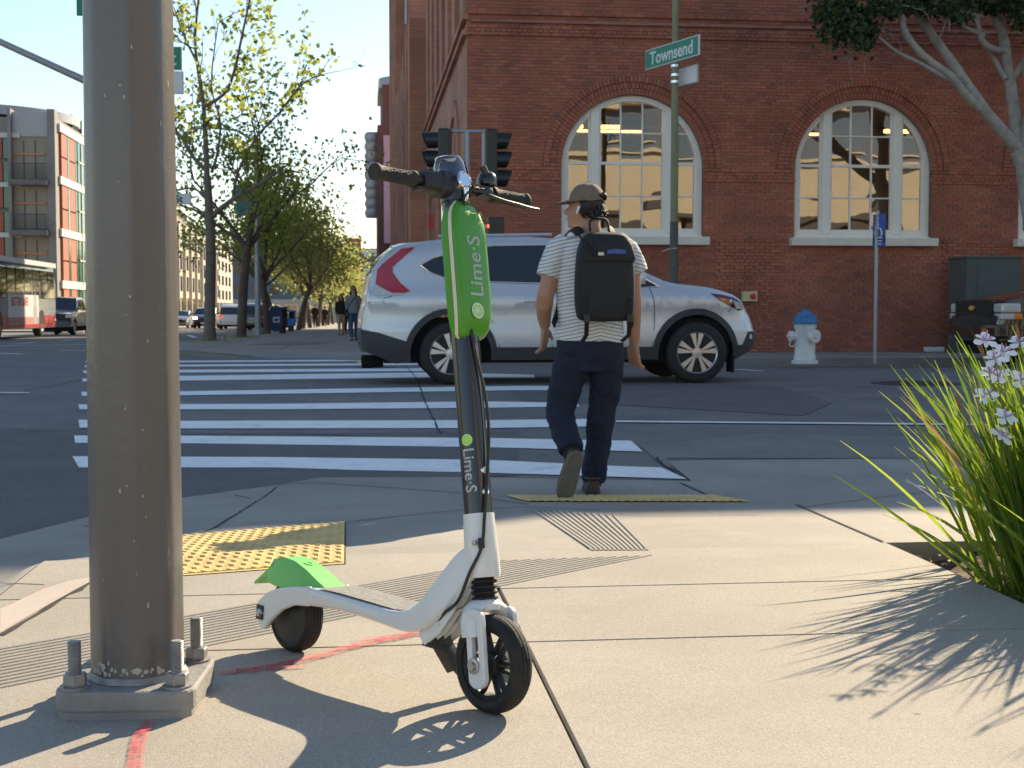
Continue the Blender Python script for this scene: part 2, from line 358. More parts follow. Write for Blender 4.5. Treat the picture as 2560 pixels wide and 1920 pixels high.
# crossing bars, lane lines, one painted strip of sunlight
BARS = [((181, 1143), (694, 1145), (1217, 1152), (1653, 1171), (1717, 1200), (1217, 1184), (694, 1171), (197, 1171)),
        ((185, 1091), (451, 1091), (1217, 1097), (1578, 1104), (1607, 1131), (1217, 1120), (451, 1110), (188, 1109)),
        ((196, 1051), (463, 1054), (1217, 1052), (1483, 1049), (1483, 1068), (1217, 1072), (463, 1073), (199, 1071)),
        ((196, 1013), (700, 1011), (1210, 1005), (1440, 1009), (1450, 1018), (1210, 1021), (700, 1025), (199, 1025)),
        ((203, 981), (446, 980), (1280, 966), (1400, 966), (1410, 976), (1280, 977), (446, 990), (205, 991)),
        ((205, 947), (446, 941), (1070, 932), (1335, 938), (1337, 946), (1070, 945), (446, 953), (206, 955)),
        ((208, 927), (1150, 921), (1150, 928), (209, 934)), ((211, 914), (1110, 908), (1110, 913), (212, 919)), ((214, 904), (1060, 899), (1060, 903), (215, 908))]
for b in BARS: sheet(MB(), [GR(*p) for p in b], zroad, .0065).build('crossing_bar', 'paint_white', road)
strip(MB(), [GR(*p) for p in ((1540, 1056), (2425, 1064), (2560, 1066))], .1, zroad, .01).build('lane_or_sun_line', 'paint_white', road)
strip(MB(), [GR(0, 984), GR(74, 984)], .12, zroad, .01).build('lane_or_sun_line', 'paint_white', road)
strip(MB(), [GR(1840, 925), GR(1900, 929)], .12, zroad, .01).build('lane_or_sun_line', 'paint_white', road)
strip(MB(), [(6.5, 21.2), (40, 21.2)], .3, zroad, .01).build('lane_or_sun_line', 'paint_yellow', road)
for (a, b) in (((0, 884), (55, 886)), ((150, 877), (225, 878)), ((470, 838), (490, 845)), ((0, 866), (215, 862))):  # last pair is sunlit asphalt painted on as a white strip, no marking
    strip(MB(), [GR(*a), GR(*b)], .2, zroad, .01, 1).build('lane_or_sun_line', 'paint_white', road)
for k in range(9): strip(MB(), [(-10.6, 36 + 7 * k), (-10.6, 39 + 7 * k)], .12, zroad, .01, 1).build('lane_or_sun_line', 'paint_white', road)
# ---- near pavement
swalk = bpy.data.objects.new('sidewalk', None); COL.objects.link(swalk); tag(swalk, kind='structure')
sheet(MB(), [(-1.08, 4.72), (-1.08, -9), (-3.7, -9), (-3.6, -2), (-3.2, 2), (-2.4, 4.4)] + [(p.x, p.y) for p in EDGE] + [(14, EDGE[-1].y), (14, 4.76), (1.9, 4.76), (1.9, 4.72)], zc, .0, .22).build('ramp_slab', 'concrete_grey', swalk, smooth=True)
sheet(MB(), [(-1.2, 4.9), (-1.2, -9), (1.9, -9), (1.9, 4.9)], zc, -.014, .3).build('joint_bed', 'joint', swalk, smooth=True)
def slab(x0, x1, y0, y1, mt='concrete'):
    g = .003; r = .0035; mb = MB()
    V, Fc = patch([(x0 + g + r, y0 + g + r), (x1 - g - r, y0 + g + r), (x1 - g - r, y1 - g - r), (x0 + g + r, y1 - g - r)], step=.24)
    mb.add([(x, y, zc(x, y) + .003) for x, y in V], Fc)
    def edge(a, b, oa, ob):
        k = max(1, int(math.hypot(b[0] - a[0], b[1] - a[1]) / .24)); L = []
        for i in range(k + 1):
            t = i / k
            for pa, pb, dz in ((a, b, .003), (oa, ob, -.004), (oa, ob, -.02)):
                x, y = lerp(pa[0], pb[0], t), lerp(pa[1], pb[1], t); L.append((x, y, zc(x, y) + dz))
        mb.add(L, [(3 * i + j, 3 * i + 3 + j, 3 * i + 4 + j, 3 * i + 1 + j) for i in range(k) for j in (0, 1)])
    A = [(x0 + g + r, y0 + g + r), (x1 - g - r, y0 + g + r), (x1 - g - r, y1 - g - r), (x0 + g + r, y1 - g - r)]; B = [(x0 + g, y0 + g), (x1 - g, y0 + g), (x1 - g, y1 - g), (x0 + g, y1 - g)]
    for i in range(4): edge(A[i], A[(i + 1) % 4], B[i], B[(i + 1) % 4])
    return mb.build('slab', mt, swalk, smooth=True, angle=25)
ROWS = [-9, -6, -3.2, -1, .8, 2.05, 3.41, 4.08, 4.72]
for y0, y1 in zip(ROWS, ROWS[1:]):
    for x0, x1 in ((-1.08, .41), (.41, 1.9)): slab(x0, x1, y0, y1)
for y0, y1 in ((-9, -5), (-5, -1.5), (-1.5, 1.0)):
    for x0, x1 in ((1.9, 4), (4, 7), (7, 11)): slab(x0, x1, y0, y1)
def ramp_joint(px, wd=.009, jit=0.): strip(MB(), [GS(*p) for p in px], wd, zc, .0035, .06, jit).build('joint', 'joint', swalk)
ramp_joint(((862, 1307), (1010, 1290), (1163, 1275), (1310, 1268), (1500, 1276)))
ramp_joint(((694, 1217), (640, 1255), (545, 1316), (455, 1356)), .009, .004)
ramp_joint(((700, 1213), (790, 1207), (1000, 1222), (1160, 1234), (1320, 1262)))
ramp_joint(((1700, 1208), (1765, 1236)), .012)
ramp_joint(((1990, 1262), (2060, 1292), (2208, 1356)), .012)
ramp_joint(((2010, 1268), (2240, 1240), (2560, 1190)), .008)
strip(MB(), [G(*p) for p in ((0, 1592), (60, 1556), (120, 1521), (175, 1490), (236, 1456))], .016, zc, .005, .06, .006).build('joint', 'joint', swalk)
ramp_joint(((862, 1306), (861, 1414)), .009)
ramp_joint(((585, 1238), (625, 1246)), .008); ramp_joint(((205, 1315), (228, 1318)), .008); ramp_joint(((0, 1460), (110, 1464)), .01)
ramp_joint(((1510, 1286), (1620, 1292), (1900, 1288)), .006)
# kerb-top strip at the corner
sheet(MB(), [G(*p) for p in ((0, 1528), (110, 1476), (175, 1456), (236, 1446), (236, 1453), (175, 1486), (120, 1517), (0, 1588))], zc, .006, .1).build('kerb_top', 'curb_pink', swalk, smooth=True)
# grooved warning bands in the concrete
def groove_band(c0, c1, d0, d1, n):
    """c0->c1 one long side, d0->d1 the other; n ridges running along the band"""
    mb = MB(); K = 24; L = []; prof = []
    for i in range(n):
        prof += [((i + .0) / n, .0008), ((i + .12) / n, .0058), ((i + .68) / n, .0058), ((i + .8) / n, .0008)]
    prof.append((1, .0008)); m = len(prof)
    for j in range(K + 1):
        t = j / K; a = c0.lerp(c1, t); b = d0.lerp(d1, t)
        for s, h in prof: p = a.lerp(b, s); L.append((p.x, p.y, zc(p.x, p.y) + h))
    mb.add(L, [(j * m + i, j * m + i + 1, (j + 1) * m + i + 1, (j + 1) * m + i) for j in range(K) for i in range(m - 1)])
    mb.build('grooved_band', 'concrete_grey', swalk)
groove_band(GS(1632, 1391), G(-60, 1738), G(1235, 1405), G(-60, 1632), 13)
groove_band(GS(1325, 1273), GS(1478, 1379), GS(1548, 1292), GS(1625, 1378), 13)
def joint_on_slab(px): strip(MB(), [GS(*p) for p in px], .008, zc, .0045, .1).build('joint', 'joint', swalk)
# tactile panels with truncated domes
def tactile(c, nu, nv, name):
    P = [GS(*p) for p in c]; mb = MB(); K = 8
    def at(s, t): p = P[0].lerp(P[1], s).lerp(P[3].lerp(P[2], s), t); return p
    mb.add([(lambda p: (p.x, p.y, zc(p.x, p.y) + .0058))(at(i / K, j / K)) for j in range(K + 1) for i in range(K + 1)], [(j * (K + 1) + i, j * (K + 1) + i + 1, (j + 1) * (K + 1) + i + 1, (j + 1) * (K + 1) + i) for j in range(K) for i in range(K)])
    o = mb.build(name, 'tactile', swalk, smooth=True); d = MB(); rb = MB()
    for i in range(nu):
        for j in range(nv):
            p = at((i + .5) / nu, (j + .5) / nv); d.lathe([(.0165, 0), (.015, .003), (.010, .0052), (.0, .0056)], 8, T(p.x, p.y, zc(p.x, p.y) + .0058))
        for q in range(5):
            s = (i + .5) / nu + (q - 2) * .12 / nu + .5 / nu
            if s < 1: strip(rb, [at(s, 0.02), at(s, .5), at(s, .98)], .004, zc, .0085, .1)
    tag(d.build('domes', 'tactile', swalk, smooth=True), kind='stuff'); tag(rb.build('ribs', 'tactile', swalk), kind='stuff')
tactile([(330, 1452), (860, 1413), (862, 1307), (452, 1342)], 17, 15, 'tactile_panel')
tactile([(1316, 1255), (1875, 1256), (1785, 1241), (1266, 1240)], 26, 10, 'tactile_panel')
# red utility spray marks
m = mat('spray_red', (.75, .09, .12), .8, .1, 20)
n = m.node_tree.nodes; l = m.node_tree.links; tc = n.new('ShaderNodeTexCoord'); nz = n.new('ShaderNodeTexNoise'); nz.inputs['Scale'].default_value = 45; nz.inputs['Detail'].default_value = 9; nz.inputs['Roughness'].default_value = .8
l.new(tc.outputs['Object'], nz.inputs['Vector']); rp = n.new('ShaderNodeValToRGB'); rp.color_ramp.elements[0].position = .4; rp.color_ramp.elements[1].position = .64; rp.color_ramp.elements[0].color = (.05, .05, .05, 1); rp.color_ramp.elements[1].color = (.85, .85, .85, 1)
l.new(nz.outputs['Fac'], rp.inputs['Fac']); l.new(rp.outputs[0], n['Principled BSDF'].inputs['Alpha'])
for px, wd in ((((544, 1692), (760, 1656), (900, 1618), (1060, 1586)), (.016, .03)), (((590, 1683), (680, 1677), (765, 1673)), (.02, .008)), (((620, 1688), (700, 1668), (740, 1660)), (.02, .014)), (((885, 1607), (980, 1597), (1062, 1589)), (.008, .02)), (((376, 1812), (350, 1850), (337, 1930)), (.018, .018)), (((350, 1816), (388, 1810)), (.008, .012))):
    strip(MB(), smooth_path([GS(*p) for p in px], 6), (wd[0] * 1.6, wd[1] * 1.6), zc, .0085, .02, 0).build('spray_mark', 'spray_red', swalk)
# ---- planting bed soil and its rim
mat('soil', (.11, .075, .05), 1, .4, 30, 1., 60, speck=.5, sscale=90)
V, Fc = patch([(1.905, 1.0), (8, 1.0), (8, 4.745), (1.905, 4.745)], step=.09)
random.seed(2)
tag(MB().add([(x, y, -.075 + .03 * math.sin(x * 9 + y * 4) * math.sin(y * 7) + random.uniform(-.012, .012)) for x, y in V], Fc).build('soil', 'soil', smooth=True), kind='structure')
rim = MB()
rim.add([(1.903, 1, .0), (1.903, 4.748, .0), (1.903, 4.748, -.2), (1.903, 1, -.2)], [(0, 1, 2, 3)]); rim.add([(1.903, 4.748, .0), (8, 4.748, .0), (8, 4.748, -.2), (1.903, 4.748, -.2)], [(0, 1, 2, 3)])
rim.build('planter_edge', 'concrete', swalk)
lit = MB()
for _ in range(500):
    x, y = random.uniform(1.95, 3.2), random.uniform(3.0, 4.7); a = random.uniform(0, 6.3); s = random.uniform(.008, .03)
    lit.add([(-s, 0, 0), (0, -s * .4, .004), (s, 0, .0), (0, s * .4, .006)], [(0, 1, 2, 3)], T(x, y, -.05 + random.uniform(-.01, .02)) @ RZ(a) @ RX(random.uniform(-.6, .6)))
mat('litter', (.3, .21, .13), .9, .4, 40)
tag(lit.build('leaf_litter', 'litter'), 'dry brown leaf litter scattered on the planter soil', 'leaf litter', kind='stuff')
# ---- far pavement across the street
FK = [(60, 22.0), (12, 22.05), (7, 22.25), (4.5, 22.8), (2.5, 23.7), (0, 25.4), (-2, 27.2), (-3.6, 28.9), (-4.7, 31), (-5.3, 34), (-5.4, 40), (-5.4, 210)]
def zf(x, y): return .035 - .006 * max(0, y - 22) + .0
def zfs(x, y): 
    return zf(x, y) - .09 * (1 - sm(.0, 1.6, abs(x + 1.2) - 1.3)) * (1 - sm(0, 2.2, math.hypot(x + 1.2, y - 26.5) - 1.0))
far = sheet(MB(), FK + [(60, 210)], zfs, 0, 1.3).build('sidewalk', 'concrete_grey', smooth=True); tag(far, kind='structure')
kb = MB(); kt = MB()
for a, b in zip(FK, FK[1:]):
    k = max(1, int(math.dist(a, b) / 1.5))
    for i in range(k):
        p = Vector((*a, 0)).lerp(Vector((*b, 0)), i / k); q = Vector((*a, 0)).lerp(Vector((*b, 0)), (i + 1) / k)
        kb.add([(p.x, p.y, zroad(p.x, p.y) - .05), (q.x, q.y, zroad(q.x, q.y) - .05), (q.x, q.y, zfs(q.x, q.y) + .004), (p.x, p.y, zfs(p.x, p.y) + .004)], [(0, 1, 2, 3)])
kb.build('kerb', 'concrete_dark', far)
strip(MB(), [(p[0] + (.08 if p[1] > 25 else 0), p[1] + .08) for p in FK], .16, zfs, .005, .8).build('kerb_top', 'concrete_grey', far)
for y in np.arange(30, 70, 1.6): strip(MB(), [(-5.2, y), (2.0, y)], .02, zfs, .004, 1.5).build('joint', 'joint', far)
for x in (-3.6, -1.8, 0.): strip(MB(), [(x, 30), (x, 110)], .02, zfs, .0045, 2).build('joint', 'joint', far)
for x in np.arange(3.4, 20, 1.5): strip(MB(), [(x, 22.6), (x, 26.4)], .015, zfs, .004, 1).build('joint', 'joint', far)
sheet(MB(), [(-2.9, 35), (-1.4, 35.5), (-.6, 40), (-2.2, 40.6)], zfs, .006, 1).build('sidewalk_patch', 'asphalt_pale', far)
sheet(MB(), [GS(*p, f=zfs) for p in ((893, 909), (985, 908), (985, 901), (893, 902))], zfs, .01, .5).build('tactile_panel', 'tactile', far)
lside = sheet(MB(), [(-16.2, 82), (-16.2, 215), (-70, 215), (-70, 79), (-19, 79), (-17, 80)], zf, .0, 4).build('sidewalk', 'concrete', smooth=True); tag(lside, kind='structure')
kb = MB().add([(-16.2, 82, -.8), (-16.2, 215, -2), (-16.2, 215, zf(0, 215)), (-16.2, 82, zf(0, 82))], [(0, 1, 2, 3)]).add([(-16.2, 82, -.8), (-17, 80, -.8), (-17, 80, zf(0, 80)), (-16.2, 82, zf(0, 82))], [(0, 1, 2, 3)]).add([(-17, 80, -.8), (-19, 79, -.8), (-19, 79, zf(0, 79)), (-17, 80, zf(0, 80))], [(0, 1, 2, 3)]).add([(-19, 79, -.8), (-70, 79, -.8), (-70, 79, zf(0, 79)), (-19, 79, zf(0, 79))], [(0, 1, 2, 3)])
kb.build('kerb', 'concrete_grey', lside)
hl = MB()
for i in range(60):
    a = i / 59; x = -900 + 1800 * a; h = 18 + 9 * math.sin(a * 19) + 6 * math.sin(a * 41); hl.add([(x, 1100, -8), (x + 31, 1100, -8), (x + 31, 1140, h), (x, 1140, h)], [(0, 1, 2, 3)])
mat('hill', (.16, .19, .17), 1, .2, .02); tag(hl.build('hills', 'hill'), kind='structure')

# ================================================================== BRICK BUILDING
def attr_brick(name, ramp):
    m = bpy.data.materials.new(name); m.use_nodes = True; MATS[name] = m; n = m.node_tree.nodes; l = m.node_tree.links; b = n['Principled BSDF']; b.inputs['Roughness'].default_value = .88
    at = n.new('ShaderNodeAttribute'); at.attribute_name = 'rnd'; rp = n.new('ShaderNodeValToRGB'); rp.color_ramp.elements[0].color = (*ramp[0], 1); rp.color_ramp.elements[1].color = (*ramp[-1], 1)
    for i, c in enumerate(ramp[1:-1]): e = rp.color_ramp.elements.new((i + 1) / (len(ramp) - 1)); e.color = (*c, 1)
    l.new(at.outputs['Fac'], rp.inputs['Fac'])
    tc = n.new('ShaderNodeTexCoord'); nz = n.new('ShaderNodeTexNoise'); nz.inputs['Scale'].default_value = .7; nz.inputs['Detail'].default_value = 7; l.new(tc.outputs['Object'], nz.inputs['Vector'])
    mr = n.new('ShaderNodeMapRange'); mr.inputs['From Min'].default_value = .3; mr.inputs['From Max'].default_value = .7; mr.inputs['To Min'].default_value = .7; mr.inputs['To Max'].default_value = 1.22; l.new(nz.outputs['Fac'], mr.inputs['Value'])
    mx = n.new('ShaderNodeMix'); mx.data_type = 'RGBA'; mx.blend_type = 'MULTIPLY'; mx.inputs[0].default_value = 1; l.new(rp.outputs[0], mx.inputs[6]); l.new(mr.outputs[0], mx.inputs[7]); l.new(mx.outputs[2], b.inputs['Base Color'])
    nb = n.new('ShaderNodeTexNoise'); nb.inputs['Scale'].default_value = 40; nb.inputs['Detail'].default_value = 4; l.new(tc.outputs['Object'], nb.inputs['Vector']); bp = n.new('ShaderNodeBump'); bp.inputs['Strength'].default_value = .35; bp.inputs['Distance'].default_value = .01; l.new(nb.outputs['Fac'], bp.inputs['Height']); l.new(bp.outputs['Normal'], b.inputs['Normal'])
attr_brick('brick', [(.28, .1, .066), (.36, .116, .068), (.41, .126, .072), (.37, .13, .08), (.43, .15, .09)])
brickmat('brick_side', (.5, .21, .125), (.42, .165, .1), (.34, .25, .19), axis='YZ')
brickmat('brick_front', (.42, .135, .08), (.33, .105, .065), (.3, .21, .17))
brickmat('brick_far', (.38, .13, .07), (.3, .1, .055), (.3, .2, .15), .4, .14)
mat('window_white', (.84, .79, .7), .5, .06, 3, dirt=.25, dcol=(.3, .28, .25))
mat('stone_sill', (.72, .66, .56), .7, .1, 3)
mat('room_dark', (.07, .065, .06), .9, .2, 1)
mat('room_grey', (.2, .2, .21), .9, .2, 1)
glassmat('pane_glass', (.75, .78, .76), .2, 0, .12, .9)
glassmat('dark_glass', (.12, .14, .15), .22)
emit('tube_light', (1, .42, .1), 5)
YF, BX = 26.5, 2.05
bld = thing('brick_building', 'red brick corner building with arched white windows and side piers', 'building', (BX, YF, 0))
def L(x, y=0, z=0): return (x - BX, y, z)
HB_ = 13.9
WINS = [5.315, 10.01, 14.70]; HW, ZS, ZB = 1.415, 3.65, 2.27
def wloop(cx, r, zb, n=24): return [(cx - r, zb)] + arc(cx, ZS, r, 180, 0, n) + [(cx + r, zb)]
# backing wall with real openings and reveals
XR, ZT = 19.5, 7.3
holes = [[(x - BX, z) for x, z in wloop(c, HW, ZB)] for c in WINS]
V, Fc = patch([(0, -.3), (XR - BX, -.3), (XR - BX, ZT), (0, ZT)], holes, 60)
wl = MB().add([(x, .012, z) for x, z in V], Fc)
for h in holes: wl.add([(x, .012, z) for x, z in h] + [(x, .42, z) for x, z in h], [(i, (i + 1) % len(h), len(h) + (i + 1) % len(h), len(h) + i) for i in range(len(h))])
wl.build('wall_backing', 'mortar', bld)
wu = MB().box(((XR - BX) / 2 + .15, 8.65, (HB_ + ZT) / 2), (XR - BX - .3, 17.28, HB_ - ZT)).box((.16, .24, (HB_ + ZT) / 2), (.32, .46, HB_ - ZT)).box((XR - BX + 14, 20, HB_ / 2 - .15), (28, 39.98, HB_ + .3))
wu.build('upper_wall', 'brick_front', bld)
MB().box((7.1, 3, HB_ + .11), (14.2, 5.98, .24)).build('parapet_or_shade_step', 'brick_front', bld); MB().box((6.6, 3, HB_ + .37), (13.2, 5.9, .3)).build('parapet_or_shade_step', 'brick_front', bld)  # unseen raised roof steps, added to carry the building's shadow nearer on the left
# brick courses, trimmed round the openings
random.seed(11); BH, BLn, JT = .066, .205, .009; RING = .37
bk = MB()
def brickq(mb, x0, x1, z0, z1, pr, d=.05):
    pr += random.uniform(-.003, .003); v = [(x0, -pr, z0), (x1, -pr, z0), (x1, -pr, z1), (x0, -pr, z1), (x0, d, z0), (x1, d, z0), (x1, d, z1), (x0, d, z1)]
    mb.add(v, [(0, 1, 2, 3), (0, 4, 5, 1), (3, 2, 6, 7), (0, 3, 7, 4), (1, 5, 6, 2)], None, random.random())
PIL = [(2.05, 3.55), (7.02, 8.3), (11.72, 13.0), (16.4, 17.7)]       # wall piers below the arches stand slightly proud
for k in range(int((ZT + .1) / BH)):
    z0 = -.05 + k * BH; z1 = z0 + BH - JT; zm = (z0 + z1) / 2; ex = []
    for c in WINS:
        if zm < ZS - .02:
            if zm > ZB - .1: ex.append((c - HW - (.06 if zm < ZB + .02 else 0), c + HW + (.06 if zm < ZB + .02 else 0)))
        else:
            q = (HW + RING) ** 2 - (zm - ZS) ** 2
            if q > 0: q = math.sqrt(q); ex.append((c - q - .004, c + q + .004))
    if k % 6 == 5: bl = BLn / 2
    else: bl = BLn
    x = BX - (bl / 2 if k % 2 else 0); 
    while x < XR:
        segs = [(max(x, BX + .002), min(x + bl - JT, XR))]
        for e0, e1 in ex:
            ns = []
            for a, b in segs:
                if b <= e0 or a >= e1: ns.append((a, b))
                else:
                    if a < e0 - .02: ns.append((a, e0))
                    if b > e1 + .02: ns.append((e1, b))
            segs = ns
        pr = 0.
        if 6.18 < zm < 6.34 or 6.52 < zm < 6.62: pr = .05
        elif 3.36 < zm < 3.66: pr = .035 if (zm > 3.58 or zm < 3.42) else .012
        elif zm < ZB and any(a <= x + bl / 2 <= b for a, b in PIL): pr = .03
        for a, b in segs:
            if b - a > .012: brickq(bk, a - BX, b - BX, z0, z1, pr)
        x += bl
# arch rings: two inner rings of single bricks on the two windows in view are parts, the rest joined
vm = {}
for wi, c in enumerate(WINS):
    for ri in range(3):
        r0 = HW + .002 + ri * .122; r1 = r0 + .112; n = int(math.pi * (r0 + .06) / .077)
        me = None
        for i in range(n):
            t = math.pi * (i + .5) / n; hw0 = math.pi * r0 / n / 2 - .005; hw1 = math.pi * r1 / n / 2 - .005; pr = .02 if ri < 2 else .045
            vv = [(-hw0, -pr, r0), (hw0, -pr, r0), (hw1, -pr, r1), (-hw1, -pr, r1), (-hw0, .05, r0), (hw0, .05, r0), (hw1, .05, r1), (-hw1, .05, r1)]
            ff = [(0, 1, 2, 3), (0, 4, 5, 1), (3, 2, 6, 7), (0, 3, 7, 4), (1, 5, 6, 2), (4, 7, 6, 5)]
            mtx = T(c - BX, 0, ZS) @ RY(math.pi / 2 - t)
            if ri < 2 and wi < 2:
                key = (ri, random.randrange(6))
                if key not in vm: vm[key] = MB().add(vv, ff, None, random.random()).build('brick', 'brick', bld).data; o = [q for q in bld.children if q.data == vm[key]][0]
                else: o = bpy.data.objects.new('brick', vm[key]); COL.objects.link(o); o.parent = bld
                o.matrix_local = mtx @ T(0, random.uniform(-.003, .003), 0)
            else: bk.add(vv, ff, mtx, random.random())
tag(bk.build('brickwork', 'brick', bld), kind='stuff')
# windows
def win(cx):
    ro, ri = HW - .004, HW - .115
    W = MB().frame(wloop(cx - BX, ro, ZB + .03), wloop(cx - BX, ri, ZB + .13), .1, .26).build('window', 'window_white', bld, smooth=True)
    MB().box((cx - BX, -.02, ZB - .06), (2 * HW + .2, .34, .16), ch=.012).build('sill', 'stone_sill', W)
    MB().box((cx - BX, .1, ZB + .035), (2 * HW - .02, .2, .03)).build('sill_board', 'window_white', W)
    top = lambda x: ZS + math.sqrt(max(0, ri * ri - (x - cx) ** 2))
    for s in (-1, 1):
        x = cx + s * .74; MB().box((x - BX, .17, (ZB + .13 + top(x)) / 2), (.17, .2, top(x) - ZB - .13 + .06)).build('mullion', 'window_white', W, bevel=.01)
    cols = [(cx - ri, cx - .825), (cx - .655, cx - .655 + 1.31 / 3), (cx - .655 + 1.31 / 3, cx - .655 + 2.62 / 3), (cx - .655 + 2.62 / 3, cx + .655), (cx + .825, cx + ri)]
    rows = [ZB + .13, 3.1, 3.74, 4.33, 5.2]
    mu = MB()
    for a, b in ((cx - ri, cx - .825), (cx - .655, cx + .655), (cx + .825, cx + ri)):
        for i, z in enumerate(rows[1:4]):
            a2, b2 = a, b
            if z > ZS: q = math.sqrt(max(0.0001, ri * ri - (z - ZS) ** 2)); a2, b2 = max(a, cx - q), min(b, cx + q)
            if b2 - a2 > .05: mu.box(((a2 + b2) / 2 - BX, .165, z), (b2 - a2, .06, .06 if i == 1 else .026))
        h = top((a + b) / 2) - ZB - .13
        mu.box(((a + b) / 2 - BX, .16, ZB + .16), (b - a, .07, .07))
        for x, w in ((a + .02, .045), (b - .02, .045)):
            mu.box((x - BX, .165, (ZB + .13 + top(x)) / 2), (w, .07, top(x) - ZB - .13))
    for x in (cols[1][1], cols[2][1]): mu.box((x - BX, .165, (ZB + .13 + top(x)) / 2), (.026, .05, top(x) - ZB - .13))
    mu.build('glazing_bars', 'window_white', W)
    for a, b in cols:
        for z0, z1 in zip(rows, rows[1:]):
            K = 8; tp = [(lerp(a, b, i / K), min(z1, top(lerp(a, b, i / K)))) for i in range(K + 1)]
            if max(z for _, z in tp) < z0 + .03: continue
            tp = [(x, max(z, z0)) for x, z in tp]
            tilt = random.uniform(-.004, .004); t2 = random.uniform(-.005, .005)
            P = [(a, z0), (b, z0)] + tp[::-1]
            MB().add([(x - BX, .17 + (x - a) * tilt + (z - z0) * t2, z) for x, z in P], [tuple(range(len(P)))]).build('pane', 'pane_glass', W)
for c in WINS: win(c)
rm = MB()
x0, x1, y0, y1, z0, z1 = .4, XR - BX, .45, 9, 1.0, 5.7
rm.add([(x0, y0, z0), (x1, y0, z0), (x1, y1, z0), (x0, y1, z0), (x0, y0, z1), (x1, y0, z1), (x1, y1, z1), (x0, y1, z1)], [(0, 1, 2, 3), (4, 7, 6, 5), (3, 2, 6, 7), (0, 3, 7, 4), (1, 5, 6, 2)])
rm.build('interior', 'room_grey', bld)
for y, z in ((2.2, 4.62), (4.6, 5.05)):
    for xa, xb in ((1.4, 3.9), (5.9, 8.0), (10.2, 13)): MB().box(((xa + xb) / 2, y, z), (xb - xa, .12, .07)).build('tube_lamp', 'tube_light', bld)
for xa in (3.0, 7.6, 11.8): MB().box((xa, 3.4, 3.2), (.3, .3, 4.4)).build('column', 'room_dark', bld)
for xa in (2.2, 6.5, 9.6): MB().box((xa, 6.5, 1.9), (2.2, .6, 1.7)).build('cabinet', 'room_dark', bld)
# wall details on the front
MB().box((1.04 + (XR - BX) / 2 - 1, -.035, 6.43), (XR - BX - .06, .06, .06)).build('string_course', 'brick_front', bld)
for c in WINS[:3]: MB().box((c + .1 - BX, -.04, 7.2), (1.7, .2, .14)).build('upper_sill', 'stone_sill', bld)
tb = MB().box((0, 0, 0), (.3, .12, .2), ch=.01).build('alarm_box', mat('box_cream', (.62, .5, .3), .6), None, loc=(7.66, YF - .1, 1.12)); tag(tb, 'cream alarm box with a red button on the brick wall', 'alarm box')
MB().lathe([(.055, 0), (.055, .05), (.04, .07), (0, .075)], 16, T(.05, -.06, 0) @ RX(rad(90))).build('red_button', mat('red_plastic', (.5, .03, .03), .4), tb, smooth=True)
# side wall (faces the cross street): plain base with arches, piers above, taller block behind
sd = MB().add([(0, 0, -.4), (0, 17.3, -.6), (0, 17.3, 6.42), (0, 0, 6.42)], [(0, 1, 2, 3)]).add([(0, .0, 6.42), (0, 17.3, 6.42), (0.28, 17.3, 6.42), (.28, 0, 6.42)], [(0, 1, 2, 3)]).add([(.28, 0, 6.42), (.28, 17.3, 6.42), (.28, 17.3, HB_), (.28, 0, HB_)], [(0, 1, 2, 3)])
sd.build('side_wall', 'brick_side', bld)
for z in (6.2, 6.5): MB().box((-.03, 8.65, z), (.12, 17.34, .1)).build('string_course', 'brick_side', bld)
for y in np.arange(.55, 17, 2.35): MB().box((.1, y, 9.93), (.34, .9, 7.0)).build('pilaster', 'brick_side', bld)
for yc in (3.4, 8.2, 13.0):
    o1 = [(yc - 1.75, .4)] + arc(yc, 3.65, 1.75, 180, 0, 20) + [(yc + 1.75, .4)]; i1 = [(yc - 1.4, .4)] + arc(yc, 3.65, 1.4, 180, 0, 20) + [(yc + 1.4, .4)]
    f = MB().frame(o1, i1, -.06, .02, plane='YZ').build('arch_surround', 'brick_side', bld)
    MB().prism(i1, -.01, .01, plane='YZ').build('arch_recess', 'dark_glass' if yc > 4 else 'brick_front', f)
MB().box((14.9, 25, 4.6), (30, 16, 10.8)).build('side_block', 'brick_side', bld); tall = MB().box((14.9, 41.2, 8.5), (30, 16.4, 19)); tall.build('tall_block', 'brick_side', bld)
for i in range(11):
    y = 17.6 + i * 2.9
    hp_ = 10.82 if y < 32.6 else 19.02
    MB().box((-.2, y, hp_ / 2 - .8), (.62, .95 if i else 1.5, hp_)).build('pilaster', 'brick_side', bld)
    if i < 10:
        for z in ((2.6, 6.4) if y < 31 else (2.6, 6.4, 10.4, 14.4)): MB().box((-.09, y + 1.45, z), (.08, 1.2, 2.5)).build('side_window', 'dark_glass', bld)
MB().box((-.2, 10, 3.2), (.14, .06, .36)).build('red_sign', 'red_plastic', bld)
